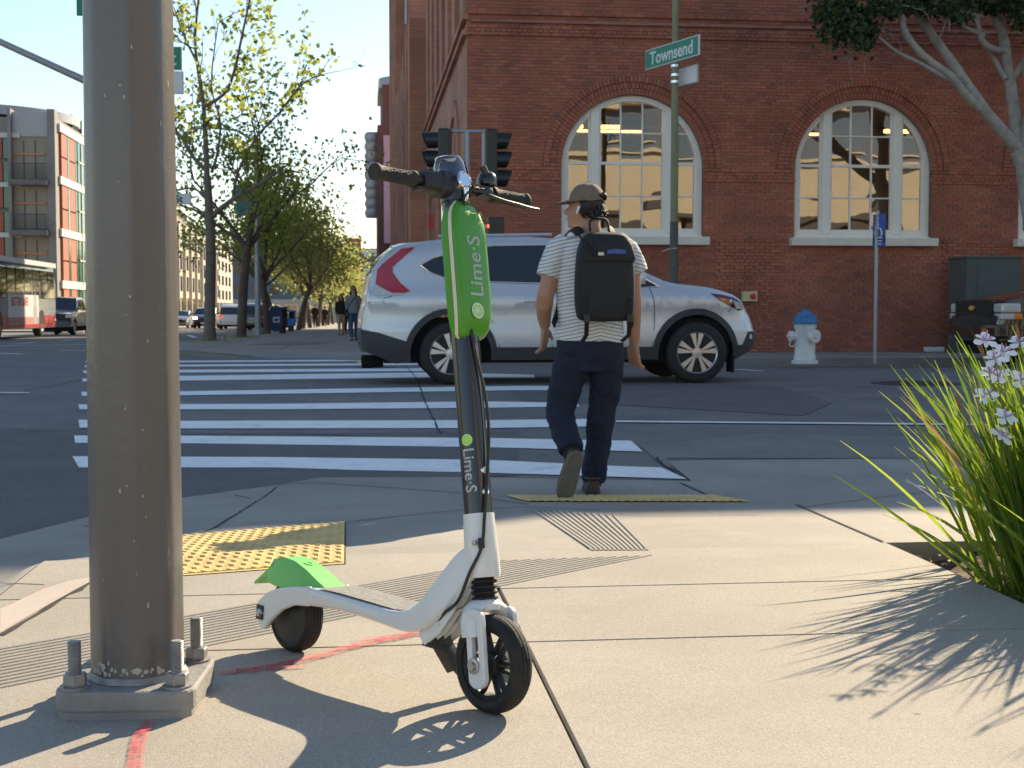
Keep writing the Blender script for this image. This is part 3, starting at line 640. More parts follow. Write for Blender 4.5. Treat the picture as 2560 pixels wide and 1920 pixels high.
# ================================================================== SCOOTER
mat('white_paint', (.74, .73, .71), .32, .03, 6, .03, 300, coat=.3)
mat('black_paint', (.012, .014, .02), .28, .1, 6, .02, 200, coat=.5)
mat('black_plastic', (.018, .018, .019), .5, .15, 20, .15, 600)
mat('rubber', (.016, .015, .014), .75, .2, 20, .3, 300, dirt=.3, dcol=(.07, .06, .05), dscale=20)
mat('rubber_grip', (.03, .028, .026), .7, .15, 20, .4, 500)
mat('green_cover', (.07, .30, .018), .38, .05, 5, .04, 60, coat=.15)
mat('green_fender', (.19, .56, .13), .45, .04, 5, .05, 60)
mat('cream_edge', (.72, .64, .5), .5, .05)
mat('chrome', (.75, .75, .76), .12, .03, metal=1)
mat('steel', (.5, .5, .5), .35, .1, 30, metal=1)
mat('grip_tape', (.30, .29, .27), .95, .3, 60, .6, 400, dirt=.5, dcol=(.5, .49, .47), dscale=14)
mat('logo_white', (.78, .8, .78), .5, .02)
mat('logo_lime', (.36, .75, .08), .5, .04)
mat('logo_grey', (.16, .2, .2), .5, .02)
emit('lamp_led', (.85, .92, 1), .9)
glassmat('clear_plastic', (.72, .74, .76), .12)
FRc, RRc = G(1225, 1785), G(735, 1630)
sc_ang = math.atan2(FRc.y - RRc.y, FRc.x - RRc.x); WB = math.hypot(FRc.x - RRc.x, FRc.y - RRc.y)
sco = thing('electric_scooter', 'green and white electric kick scooter parked on the sidewalk on its stand', 'scooter', (RRc.x, RRc.y, .003), sc_ang, rx=rad(-5))
AS = lambda z: WB + .012 - .21 * z                    # steering axis: s at height z
ax_dir = Vector((-.21, 0, 1)).normalized(); tilt = math.atan(.21)
def SM(z, fwd=0, y=0): return T(AS(z) + fwd, y, z) @ RY(-tilt)   # frame on the steering axis: local z along the stem
def wheel(name, cx, r, tw, hubm):
    m = T(cx, 0, r) @ RX(rad(90))
    W = MB().lathe([(r * .74, -tw * .42), (r * .86, -tw * .5), (r * .965, -tw * .36), (r * .992, -tw * .2), (r * .975, -tw * .18), (r * .994, -tw * .16), (r, -tw * .03), (r * .982, 0), (r, tw * .03), (r * .994, tw * .16), (r * .975, tw * .18), (r * .992, tw * .2), (r * .965, tw * .36), (r * .86, tw * .5), (r * .74, tw * .42)], 48, m, closed=True)
    w = W.build(name, 'rubber', sco, smooth=True)
    return w, m
fw_, fm = wheel('front_wheel', WB, .103, .05, 1)
rim = MB().lathe([(.077, -.018), (.072, -.02), (.066, -.013), (.066, .013), (.072, .02), (.077, .018)], 40, fm, closed=True).lathe([(.014, -.024), (.026, -.017), (.026, .017), (.014, .024)], 20, fm)
for k in range(6):
    for q in (-.16, .16): rim.tube([(.02 * math.cos(k * 1.0472 + q * 2.2), .02 * math.sin(k * 1.0472 + q * 2.2), 0), (.07 * math.cos(k * 1.0472 + q), .07 * math.sin(k * 1.0472 + q), 0)], [(.008, .006), (.009, .004)], 8, m=fm, up=(0, 0, 1))
rim.build('rim', 'black_plastic', fw_, smooth=True)
rw_, rmx = wheel('rear_wheel', 0, .092, .05, 1)
hub = MB().lathe([(0, -.03), (.03, -.03), (.05, -.024), (.07, -.022), (.07, .022), (.05, .024), (.03, .03), (0, .03)], 32, rmx); hub.build('hub', 'black_plastic', rw_, smooth=True)
MB().lathe([(.052, -.027), (.058, -.027), (.058, -.025), (.052, -.025)], 32, rmx, closed=True).build('hub_ring', 'steel', rw_, smooth=True)
# deck and neck: one swept white body
def rr(w, h, r): return rrect(w, h, min(r, w / 2.01, h / 2.01), 4)
sec = [(.085, .154, .05, .118, .06), (.14, .158, .045, .126, .05), (.24, .163, .035, .136, 0), (.36, .16, .035, .142, .02), (.45, .157, .038, .142, .06), (.50, .157, .052, .138, .25), (.54, .175, .06, .13, .62), (.575, .208, .068, .118, .86), (.603, .246, .074, .1, .93), (.632, .286, .076, .084, .95), (.652, .315, .07, .07, 1.0), (.668, .335, .05, .056, 1.05)]
rings = []
for s, zc_, th, wd, an in sec:
    rings.append([(s - math.sin(an) * q, p, zc_ + math.cos(an) * q) for p, q in rr(wd, th, .014)])
body = MB().loft(rings)
body.build('deck', 'white_paint', sco, smooth=True, sub=1)
col_ = MB().lathe([(.0, -.058), (.036, -.058), (.038, -.05), (.0365, .01), (.034, .06), (.0335, .078), (.0, .078)], 32, SM(.335)); col_.build('neck_collar', 'white_paint', sco, smooth=True)
gt = MB()
for i, (s, z) in enumerate(((.16, .1815), (.25, .1825), (.36, .180), (.45, .1775), (.487, .1815))): gt.v += [(s, -.056, z + .0015), (s, .056, z + .0015)]
gt.f = [(2 * i, 2 * i + 2, 2 * i + 3, 2 * i + 1) for i in range(4)]; gt.build('grip_tape', 'grip_tape', sco)
# ribbed underside of the neck
rb = MB()
for y in (-.04, -.02, 0, .02, .04): rb.tube([(.53, y, .128), (.575, y, .16), (.615, y, .21), (.645, y, .262)], [(.018, .0035)] * 4, 6)
rb.tube([(.585, -.045, .166), (.585, .045, .166)], .006, 6).tube([(.62, -.042, .215), (.62, .042, .215)], .006, 6); rb.build('neck_ribs', 'white_paint', sco, smooth=True)
# rear arms either side of the wheel
arm = [(.13, .182), (.06, .172), (.0, .16), (-.045, .143), (-.08, .118), (-.092, .092), (-.085, .072), (-.06, .05), (-.045, .05), (-.02, .078), (.02, .108), (.07, .128), (.13, .135)]
for sgn in (-1, 1):
    a = MB().prism(arm, sgn * .047, sgn * .062).build('rear_arm', 'white_paint', sco, bevel=.005, smooth=True)
    MB().lathe([(.011, 0), (.011, .008), (.006, .012), (0, .012)], 6, T(-.062, sgn * .062, .09) @ RX(rad(90 * -sgn))).build('axle_nut', 'steel', a)
    MB().box((-.066, sgn * .0635, .09), (.028, .005, .036), ch=.002).build('dropout_plate', 'black_plastic', a)
MB().box((-.094, 0, .09), (.02, .05, .024), ch=.005).build('tail_lamp', mat('lamp_red', (.25, .01, .01), .3), sco)
# fender: faceted green shell
prf = [(.165, .178, .052), (.12, .194, .05), (.07, .214, .049), (.02, .228, .047), (-.03, .231, .045), (-.075, .22, .042)]
rings = []
for s, z, hw in prf:
    b = max(.16, z - .075) if s > -.04 else z - .055
    rings.append([(s, -hw - .003, b), (s, -hw, z - .03), (s, -hw * .62, z), (s, hw * .62, z), (s, hw, z - .03), (s, hw + .003, b), (s, hw - .003, b), (s, hw - .006, z - .033), (s, -hw + .006, z - .033), (s, -hw + .003, b)])
MB().loft(rings).build('fender', 'green_fender', sco, smooth=True, angle=28)
MB().prism([(-.065, .212), (-.075, .182), (-.14, .148), (-.138, .156), (-.085, .193)], -.038, .038).build('fender_flap', 'green_fender', sco, bevel=.002)
text('fender_emblem', 'o', .05, mat('green_emblem', (.26, .66, .17), .45, .02), sco, T(.035, 0, .2245) @ RY(rad(14)) @ RZ(rad(90)), .0006)
# suspension bellows, fork
pr = [(0, -.036)]
for k in range(7): z = -.034 + k * .0118; pr += [(.021, z), (.029, z + .004), (.029, z + .0065), (.021, z + .0105)]
MB().lathe(pr + [(0, .05)], 28, SM(.252)).build('suspension_boot', 'rubber', sco, smooth=True, angle=20)
fk = MB().lathe([(0, .012), (.024, .012), (.033, .0), (.03, -.012), (0, -.014)], 24, SM(.222))
fkp = [(AS(.205), .0, .205)]
arch_ = [(-.047, .158), (-.046, .19), (-.036, .212), (-.014, .222), (.014, .222), (.036, .212), (.046, .19), (.047, .158)]
fk.tube([(AS(z) - .004, y, z) for y, z in arch_], [(.024, .012), (.026, .013), (.028, .015), (.03, .017), (.03, .017), (.028, .015), (.026, .013), (.024, .012)], 10, up=(1, 0, 0))
fo = fk.build('fork', 'white_paint', sco, smooth=True)
for sgn in (-1, 1):
    O = [(a * .024 * lerp(1.0, .8, (b + 1) / 2 * 0) , b) for a, b in []]
    out = rrect(.05, .165, .022, 5); inn = rrect(.019, .108, .0092, 5, 0, .012)
    m = T(WB - .002, sgn * .047, .138) @ RY(-tilt * .9)
    lg = MB().frame(out, inn, -.007, .007, m); lg.build('leg', 'white_paint', fo, bevel=.003, smooth=True)
    MB().lathe([(.017, 0), (.017, .004), (.009, .005), (.009, .011), (0, .011)], 16, T(WB, sgn * .054, .103) @ RX(rad(-90 * sgn))).build('axle_bolt', 'steel', fo, smooth=True)
# stem
st = MB().lathe([(0, 0), (.031, 0), (.0305, .35), (.029, .72), (0, .72)], 36, SM(.405)); st.build('stem', 'black_paint', sco, smooth=True)
for z in (.455, .5): MB().lathe([(.0085, 0), (.0085, .003), (.0065, .006), (.003, .0065), (.003, .004), (0, .004)], 18, SM(z, .0) @ RZ(rad(-6)) @ T(.0, 0, 0) @ RY(rad(90)) @ T(0, 0, .0295)).build('stem_bolt', 'chrome', sco, smooth=True)
SIDE = rad(-68)                                          # decals sit on the side of the stem turned to the street
def decal_m(z, a, off, rot=rad(-90)): return SM(z) @ RZ(a) @ T(off, 0, 0) @ RY(rad(90)) @ RZ(rad(90)) @ RZ(rot)
def curved_text(name, s, size, mt, z, a, off, radius, rot=rad(-90)):
    o = text(name, s, size, mt, sco, RZ(rot), .0002, .0004); 
    fr_ = SM(z) @ RZ(a); bm = bmesh.new(); bm.from_mesh(o.data)
    for k in range(-14, 15): bmesh.ops.bisect_plane(bm, geom=bm.verts[:] + bm.edges[:] + bm.faces[:], plane_co=(k * .0022, 0, 0), plane_no=(1, 0, 0))
    bm.to_mesh(o.data); bm.free()
    for v in o.data.vertices:
        x, y = v.co.x, v.co.y; th = x / radius; v.co = fr_ @ Vector(((radius + off) * math.cos(th), (radius + off) * math.sin(th), y))
    return o
curved_text('stem_lettering', 'Lime·S', .036, 'logo_white', .502, SIDE, .0007, .031)
def lime_icon(name, z, fr_fn, R_, seg_mat, rim_mat):
    V_, F_ = patch([(R_ * math.cos(t * .2618), R_ * math.sin(t * .2618)) for t in range(24)], step=.0025); mb = MB(); mb.add([fr_fn(x, y, .0) for x, y in V_], F_)
    a = mb.build(name, rim_mat, sco); sg = MB()
    for k in range(8):
        t0 = k * math.pi / 4 + .09; t1 = (k + 1) * math.pi / 4 - .09; P = [(R_ * .16 * math.cos((t0 + t1) / 2), R_ * .16 * math.sin((t0 + t1) / 2))] + [(R_ * .84 * math.cos(lerp(t0, t1, i / 4)), R_ * .84 * math.sin(lerp(t0, t1, i / 4))) for i in range(5)]
        V_, F_ = patch(P, step=.0025); sg.add([fr_fn(x, y, .0006) for x, y in V_], F_)
    sg.build('emblem_segments', seg_mat, a)
def on_stem(z0):
    fr_ = SM(z0) @ RZ(SIDE)
    return lambda x, y, o: (fr_ @ Vector(((.0316 + o) * math.cos(x / .031), (.0316 + o) * math.sin(x / .031), y)))[:]
lime_icon('stem_emblem', .566, on_stem(.566), .0127, 'logo_lime', mat('logo_pale', (.52, .85, .3), .5, .03))
# battery pack cover on the front of the stem
rings = []
PZ = [(-.154, .03, .022), (-.148, .039, .03), (-.134, .045, .038), (-.11, .049, .044), (-.07, .051, .047), (0, .051, .047), (.07, .051, .047), (.1, .049, .046), (.122, .043, .042), (.14, .032, .037), (.152, .019, .03)]
CF = SM(.935)
def csec(hw, fr, z):
    r = min(.014, hw * .4); P = [(-.012, -hw)] + [(fr - r + r * math.cos(t), -hw + r - r * math.sin(-t) - 0) for t in ()]
    P = [(.004, -hw), (fr - r, -hw)] + [(fr - r + r * math.sin(rad(a)), -hw + r - r * math.cos(rad(a))) for a in (30, 60, 90)] + [(fr - r + r * math.cos(rad(a)), hw - r + r * math.sin(rad(a))) for a in (0, 30, 60, 90)] + [(.004, hw)]
    return [(x, y, z) for x, y in P]
for z, hw, fr in PZ: rings.append(csec(hw, fr, z))
cov = MB().loft(rings, m=CF).build('battery_cover', 'green_cover', sco, smooth=True, angle=55)
for sgn in (-1, 1):
    P = [(CF @ Vector((fr - min(.014, hw * .4) + .001, sgn * (hw + .001), z)))[:] for z, hw, fr in PZ]; MB().tube(P, [(.0045, .0016)] * len(P), 6, up=(1, 0, 0)).build('cover_edge', 'cream_edge', cov)
def on_cover(z0): 
    return lambda x, y, o: (CF @ Vector((.0478 + o, x, y + z0)))[:]
def cover_text(name, s, size, mt, z, y0=0., rot=rad(90)):
    o = text(name, s, size, mt, cov, RZ(rot), .0002, .0006)
    for v in o.data.vertices: v.co = CF @ Vector((.0479, v.co.x + y0, v.co.y + z))
    return o
cover_text('cover_lettering', 'Lime·S', .052, 'logo_white', .002, .004)
lime_icon('cover_emblem', 0, on_cover(-.098), .0175, 'logo_lime', 'logo_white')
oo = MB()
for a, b in (((.018, .107), (.018, .122)), ((.018, .122), (-.006, .122))): oo.tube([CF @ Vector((.0475, a[0], a[1])), CF @ Vector((.0475, b[0], b[1]))], .0009, 5)
for y, z in ((.03, .098), (.03, .112), (.03, .124)): oo.lathe([(.0025, -.0004), (.004, -.0004), (.004, .0004), (.0025, .0004)], 14, CF @ T(.0475, y, z) @ RY(rad(90)), closed=True)
oo.build('cover_marks', 'logo_lime', cov)
# cable down the stem with its clamp
cb = smooth_path([SM(.80) @ Vector((.034, -.012, 0)), SM(.74) @ Vector((.036, -.004, 0)), SM(.66) @ Vector((.037, .012, 0)), SM(.58) @ Vector((.037, .014, 0)), SM(.48) @ Vector((.037, -.002, 0)), SM(.40) @ Vector((.037, -.018, 0)), SM(.34) @ Vector((.034, -.03, 0)), SM(.29) @ Vector((.006, -.044, 0)), SM(.235) @ Vector((-.03, -.05, 0)), Vector((.60, -.045, .19)), Vector((.565, -.03, .15))], 5)
MB().tube(cb, .0036, 8).build('cable', 'black_plastic', sco, smooth=True)
MB().tube(smooth_path([SM(.26) @ Vector((-.012, .0, 0)), SM(.225) @ Vector((-.028, -.02, 0)), Vector((.62, -.02, .2)), Vector((.6, -.01, .17))], 4), .004, 8).build('cable', 'steel', sco, smooth=True)
MB().box((0, 0, 0), (.012, .014, .022), SM(.348) @ T(.034, -.03, 0) @ RZ(rad(-40)), ch=.002).build('cable_clamp', 'black_plastic', sco)
MB().lathe([(.006, 0), (.006, .003), (0, .004)], 12, SM(.35) @ T(.02, -.036, 0) @ RX(rad(90))).build('clamp_screw', 'steel', sco)
# handlebar
HB = 1.125; HF = SM(HB)
hb = thing('x', None, None); bpy.data.objects.remove(hb)
bar = MB().tube([(0, -.2, 0), (0, .2, 0)], .0135, 16, m=HF).build('handlebar', 'black_plastic', sco, smooth=True)
for sgn in (-1, 1):
    gp = MB().lathe([(0, 0), (.0165, 0), (.019, .004), (.019, .010), (.0165, .013), (.0155, .055), (.016, .1), (.019, .104), (.019, .113), (.0145, .115), (0, .115)], 24, HF @ T(0, sgn * .228, 0) @ RX(rad(90 * sgn)))
    for k in range(16):
        for j in range(9): gp.box((0, 0, 0), (.002, .003, .006), HF @ T(0, sgn * .228, 0) @ RX(rad(90 * sgn)) @ RZ(.39 * k + .19 * (j % 2)) @ T(.0152, 0, .022 + .009 * j))
    gp.build('grip', 'rubber_grip', bar, smooth=True)
hs = MB().loft([[(x, y * 1, z) for x, z in rr(.05 * q, .052 * q, .012)] for y, q in ((-.098, .75), (-.088, .86), (-.052, .9), (-.046, 1.06), (.03, 1.06), (.04, .8))], m=HF); hs.build('stem_clamp', 'black_plastic', sco, smooth=True, angle=30)
MB().lathe([(.0, -.03), (.032, -.03), (.034, -.005), (.034, .02), (.026, .034), (.0, .036)], 28, SM(1.118)).build('stem_head', 'black_paint', sco, smooth=True)
MB().box((0, 0, 0), (.02, .028, .008), HF @ T(.004, -.105, -.02) @ RX(.2), ch=.003).build('throttle', 'black_plastic', bar)
hl_ = MB().lathe([(.021, -.012), (.0215, .006), (.017, .01), (.0155, .008)], 28, HF @ T(.034, -.002, .004) @ RY(rad(80))).build('headlight', 'chrome', sco, smooth=True)
MB().lathe([(0, .0075), (.0155, .0075), (.0155, .0), (0, 0)], 24, HF @ T(.034, -.002, .004) @ RY(rad(80))).build('lens', 'lamp_led', hl_, smooth=True)
MB().tube([HF @ Vector((.04, -.002, -.014)), HF @ Vector((.041, -.002, -.03)), HF @ Vector((.036, -.002, -.042))], [.008, .006, .007], 12).build('reflector_stem', 'chrome', hl_, smooth=True)
dome = [[(.030 * math.cos(t) * q + .0, .036 * math.sin(t) * q, z) for t in [2 * math.pi * k / 28 for k in range(28)]] for z, q in ((.012, 1.12), (.034, 1.15), (.056, 1.08), (.068, .92))]
MB().loft(dome, m=HF @ RY(rad(-8)) @ T(.0, 0, -.002)).build('display_shield', 'clear_plastic', sco, smooth=True, angle=60)
MB().loft([[(.026 * math.cos(t), .033 * math.sin(t), z) for t in [2 * math.pi * k / 24 for k in range(24)]] for z in (.015, .05)], m=HF).build('display', 'black_paint', sco, smooth=True)
MB().tube([HF @ Vector((.0276 * math.cos(t) - .009, .0331 * math.sin(t), .066)) for t in [math.pi * (k / 12) for k in range(25)]], .0012, 6).build('shield_trim', 'chrome', sco, smooth=True)
# brake lever, perch and bell on the far grip
lv = smooth_path([(.016, .07, -.008), (.03, .085, -.016), (.038, .12, -.024), (.038, .16, -.026), (.033, .2, -.027), (.03, .232, -.026)], 4)
MB().tube([HF @ p for p in lv], [(.004, .006)] * 6 + [(.0035, .0045)] * (len(lv) - 12) + [(.004, .006)] * 6, 10)  .build('brake_lever', 'black_plastic', bar, smooth=True)
MB().box((0, 0, 0), (.03, .034, .022), HF @ T(.014, .078, -.004), ch=.005).lathe([(.006, 0), (.007, .02), (.005, .03), (0, .03)], 12, HF @ T(.03, .06, -.006) @ RX(rad(90))).build('lever_perch', 'black_plastic', bar, smooth=True)
be = MB().lathe([(0, .034), (.012, .033), (.02, .026), (.023, .014), (.023, .004), (.018, 0), (0, 0)], 24, HF @ T(.004, .098, .016) @ RY(rad(12)))
be.box((0, 0, 0), (.012, .03, .012), HF @ T(.004, .098, .012), ch=.003); bl = be.build('bell', 'black_paint', bar, smooth=True)
MB().box((0, 0, 0), (.008, .016, .022), HF @ T(.02, .08, .046) @ RX(.5), ch=.002).tube([HF @ Vector((.016, .09, .03)), HF @ Vector((.02, .08, .05))], .003, 8).build('bell_striker', 'black_plastic', bl)
MB().tube(smooth_path([HF @ Vector((.03, .05, -.006)), HF @ Vector((.05, .02, -.012)), HF @ Vector((.045, -.01, -.035)), HF @ Vector((.03, .0, -.06))], 5), .0025, 8).build('brake_cable', 'black_plastic', bar, smooth=True)
# kickstand on the far side
kk = MB().box((.535, .0, .125), (.05, .044, .04), ch=.004).box((0, 0, 0), (.034, .034, .075), T(.552, .02, .092) @ RY(rad(-24)) @ RX(rad(24)), ch=.004).tube([(.563, .034, .07), (.585, .058, .036)], [.014, .012], 12).tube([(.585, .058, .036), (.606, .085, -.002)], [.010, .009], 12)
kk.build('kickstand', 'black_plastic', sco, smooth=True)
MB().lathe([(.005, 0), (.005, .003), (0, .003)], 12, T(.545, .009, .125) @ RX(rad(90))).build('kickstand_screw', 'steel', sco)

# ================================================================== NEAR SIGNAL POLE
mat('pole_paint', (.128, .116, .11), .3, .06, 3, .12, 40, dirt=.12, dcol=(.16, .15, .14), dscale=5)
mat('pole_base', (.26, .25, .235), .65, .2, 9, .25, 60, dirt=.4, dcol=(.13, .12, .11), dscale=12)
mat('galv', (.30, .29, .28), .55, .2, 30, .2, 200, metal=.5)
mat('grout', (.4, .36, .3), .95, .15, 10, .4, 100)
mat('chip_white', (.42, .4, .37), .8, .1)
npole = thing('signal_pole', 'tall thick grey metal pole bolted to the sidewalk beside the green scooter', 'pole', (-.487, 2.985, 0))
MB().prism(rrect(.29, .29, .04, 4), .018, .062, plane='XY', m=RZ(rad(-4))).build('base_plate', 'pole_base', npole, bevel=.006)
MB().prism(rrect(.28, .28, .035, 4), -.03, .019, plane='XY', m=RZ(rad(-4))).build('grout_pad', 'pole_base', npole)
seg = [(.1005, .062), (.1005, .075), (.100, .3)] + [(.100 - .0035 * k, .3 + .75 * k) for k in range(1, 10)] + [(0, 7.05)]
def octa(r, z, a0=rad(-34.7), rc=.3):
    R_ = r / math.cos(rad(12)); P = []
    for k in range(8):
        v = [Vector((R_ * math.cos(a0 + (k + d) * math.pi / 4), R_ * math.sin(a0 + (k + d) * math.pi / 4), z)) for d in (-1, 0, 1)]
        a, b = v[1].lerp(v[0], rc), v[1].lerp(v[2], rc)
        for i in range(6): t = i / 5; P.append(tuple(a.lerp(v[1], t).lerp(v[1].lerp(b, t), t)))
    return P
MB().loft([octa(r, z) for r, z in seg[:-1]]).build('shaft', 'pole_paint', npole, smooth=True, angle=60)
MB().loft([octa(.109, .063), octa(.1065, .068), octa(.1012, .0755)], cap=False).build('weld', 'galv', npole, smooth=True)
for sx in (-1, 1):
    for sy in (-1, 1):
        m = RZ(rad(-4)) @ T(sx * .106, sy * .106, .062)
        b = MB().lathe([(.0125, 0), (.0125, .094), (.0105, .098), (0, .098)], 18, m)
        for k in range(16): b.lathe([(.0125, .034 + k * .004), (.0142, .036 + k * .004), (.0125, .038 + k * .004)], 14, m, closed=True)
        bo = b.build('anchor_bolt', 'galv', npole, smooth=True, angle=25)
        MB().lathe([(0, .005), (.0235, .005), (.025, .009), (.025, .027), (.0225, .031), (0, .031)], 6, m @ RZ(sx * .4)).build('nut', 'galv', bo)
        MB().lathe([(0, 0), (.031, 0), (.031, .005), (0, .005)], 28, m).build('washer', 'galv', bo, smooth=True)
random.seed(8); ch = MB()
def octr(a, z):
    r = (.1 if z < .3 else .1 - .00467 * (z - .3)) / math.cos(rad(12)) * math.cos(rad(22.5)); k = ((a - rad(-34.7)) % (math.pi / 4)) - math.pi / 8; return min(r / math.cos(k), r * 1.062) + .0007
for _ in range(26):
    z = random.uniform(.1, 1.5); a = rad(-80) + random.gauss(0, .4); r = octr(a, z); s = random.uniform(.0008, .003); hh = s * random.uniform(.6, 3.6); P = []
    for k in range(7): t = k / 7 * 6.283; q = random.uniform(.5, 1.1); P.append((r * math.cos(a + math.cos(t) * s * q / r), r * math.sin(a + math.cos(t) * s * q / r), z + math.sin(t) * hh * q))
    ch.add(P, [tuple(range(7))])
for _ in range(26):
    a = rad(-95) + random.gauss(0, .6); z = .082 + abs(random.gauss(0, .009)); s = random.uniform(.002, .009); P = []; r = octr(a, z)
    for k in range(7): t = k / 7 * 6.283; q = random.uniform(.5, 1.1); P.append((r * math.cos(a + math.cos(t) * s * q / r), r * math.sin(a + math.cos(t) * s * q / r), z + math.sin(t) * s * q))
    ch.add(P, [tuple(range(7))])
tag(ch.build('paint_chips', 'chip_white', npole), kind='stuff')
MB().box((-.095, .1, 1.62), (.06, .006, .26)).build('sign_edge', mat('sign_green', (.005, .22, .13), .4, .03), npole)
# ================================================================== VEHICLES
mat('silver_paint', (.55, .56, .58), .36, .015, 2, 0, metal=.45, coat=.5)
mat('grey_clad', (.035, .037, .04), .6, .1, 20, .2, 300)
mat('black_car', (.01, .011, .013), .22, .05, 3, coat=1)
mat('dark_blue_car', (.015, .02, .035), .25, .05, 3, coat=1)
mat('white_car', (.62, .63, .65), .3, .03, 3, coat=.8)
mat('grey_car', (.2, .21, .22), .3, .03, 3, metal=.4, coat=.8)
mat('under_black', (.008, .008, .008), .9, .1)
mat('car_glass', (.012, .016, .024), .04, .05, 3, spec=.7)
mat('tail_red', (.42, .004, .012), .08, .15, 8, coat=1)
mat('tail_dark', (.06, .0, .004), .1, .15, 8, coat=1)
mat('lamp_clear', (.55, .54, .5), .12, .12, 9, coat=1)
mat('lamp_amber', (.7, .2, .04), .15, .15, 9, coat=1)
mat('alloy', (.6, .6, .61), .28, .05, 9, metal=.8)
mat('tyre', (.02, .019, .018), .8, .2, 12, .2, 200)
mat('plate', (.6, .6, .62), .4, .05)
mat('seam', (.02, .02, .022), .8, .05)
emit('headlamp_on', (1, .9, .75), 4); emit('amber_on', (1, .45, .08), 4); emit('brake_on', (.9, .03, .02), .7)
def road_wheel(root, x, y, r, rr_, wd=.22, side=-1, spokes=5, detail=True):
    m = T(x, y, r) @ RX(rad(90 * -side if side < 0 else -90)); m = T(x, y, r) @ RX(rad(90 if side < 0 else -90))
    t = MB().lathe([(rr_, -wd / 2), (r * .88, -wd / 2 - .004), (r * .97, -wd * .42), (r, -wd * .3), (r, wd * .3), (r * .97, wd * .42), (r * .88, wd / 2 + .004), (rr_, wd / 2), (rr_ * .96, wd / 2 - .02)], 40, m).build('wheel', 'tyre', root, smooth=True)
    q = MB().lathe([(rr_ * .9, wd / 2 - .03), (rr_ * 1.0, wd / 2 - .002), (rr_ * 1.0, wd / 2 - .03)], 40, m, closed=True)
    q.lathe([(0, wd / 2 - .012), (.05, wd / 2 - .016), (.06, wd / 2 - .05)], 20, m)
    if detail:
        for k in range(spokes):
            a = 2 * math.pi * k / spokes + math.pi / 2
            for d in (-.2, .2):
                P = [(.05 * math.cos(a + d * 1.6), .05 * math.sin(a + d * 1.6)), (rr_ * .94 * math.cos(a + d * 1.75), rr_ * .94 * math.sin(a + d * 1.75)), (rr_ * .94 * math.cos(a + d * .35), rr_ * .94 * math.sin(a + d * .35)), (.05 * math.cos(a), .05 * math.sin(a))]
                q.prism(P if d < 0 else P[::-1], wd / 2 - .04, wd / 2 - .012, m, plane='XY')
            c = (.057 * math.cos(a + .63), .057 * math.sin(a + .63)); q.lathe([(.008, wd / 2 - .03), (.008, wd / 2 - .006), (0, wd / 2 - .006)], 8, m @ T(c[0], c[1], 0))
    q.build('rim', 'alloy', t, smooth=True, angle=30)
    MB().lathe([(0, wd / 2 - .055), (rr_ * .97, wd / 2 - .06)], 24, m).build('brake_disc', 'under_black', t)
    return t
class Car:
    def __init__(s, root, sil, bottom, arches, Wf, round_=.07):
        s.root, s.sil, s.bot, s.ar, s.Wf, s.rd = root, sil, bottom, arches, Wf, round_
        s.zx = [p[0] for p in sil]
    def ztop(s, x):
        best = -9
        for a, b in zip(s.sil, s.sil[1:]):
            lo, hi = min(a[0], b[0]), max(a[0], b[0])
            if lo <= x <= hi and hi > lo: best = max(best, lerp(a[1], b[1], (x - a[0]) / (b[0] - a[0])))
        return best
    def W(s, x, z):
        w = s.Wf(x, z); zt = s.ztop(x)
        if zt > 0:
            d = max(0, zt - z)
            if d < s.rd: w -= s.rd * .6 * (1 - d / s.rd) ** 2
        return w
    def arch(s, cx, r, zc_, zb, n=16):
        a0 = math.degrees(math.asin(max(-1, min(1, (zb - zc_) / r)))); return arc(cx, zc_, r, a0, 180 - a0, n)
    def side(s, name, mt, poly, holes=(), off=0., step=.1, par=None, smooth=True, sides=(-1, 1)):
        V, Fc = patch(poly, holes, step); o = None
        for sd in sides:
            o = MB().add([(x, sd * (s.W(x, z) + off), z) for x, z in V], Fc).build(name, mt, par or s.root, smooth=smooth); 
            if sd == -1: first = o
        return o
    def top(s, tags, N=12, bul=.035):
        cur = None
        for i in range(len(s.sil) - 1):
            a, b = s.sil[i], s.sil[i + 1]; tg = a[2]
            if tg != cur: mb = MB(); cur = tg; new = True; rows = []
            def row(p, t):
                x, z = p[0], p[1]; w = s.W(x, z); dx, dz = t; n = (-dz, dx); L = math.hypot(*n) or 1; n = (n[0] / L, n[1] / L)
                return [(x + n[0] * bul * (1 + .5 * abs(n[0])) * (1 - u * u), u * w, z + n[1] * bul * (1 + .5 * abs(n[0])) * (1 - u * u)) for u in [2 * k / N - 1 for k in range(N + 1)]]
            def tan(j): p, q = s.sil[max(j - 1, 0)], s.sil[min(j + 1, len(s.sil) - 1)]; return (q[0] - p[0], q[1] - p[1])
            if new: rows.append(row(a, tan(i))); new = False
            rows.append(row(b, tan(i + 1)))
            if i + 1 == len(s.sil) - 1 or s.sil[i + 1][2] != tg:
                n = N + 1; mb.add([p for r in rows for p in r], [(j * n + k, j * n + k + 1, (j + 1) * n + k + 1, (j + 1) * n + k) for j in range(len(rows) - 1) for k in range(N)])
                nm, mt = tg; mb.build(nm, mt, s.root, smooth=True, angle=50)
    def floor(s, x0, x1, z, w, zt):
        MB().box(((x0 + x1) / 2, 0, (z + zt) / 2), (x1 - x0, w * 2, zt - z)).build('underbody', 'under_black', s.root)
def plan(x, L, r0, r1, f0, f1):   # plan taper towards both ends
    v = 1.
    if x < r0: v = min(v, 1 - (1 - f0) * ((r0 - x) / r0) ** 2)
    if x > L - r1: v = min(v, 1 - (1 - f1) * ((x - L + r1) / r1) ** 2)
    return v
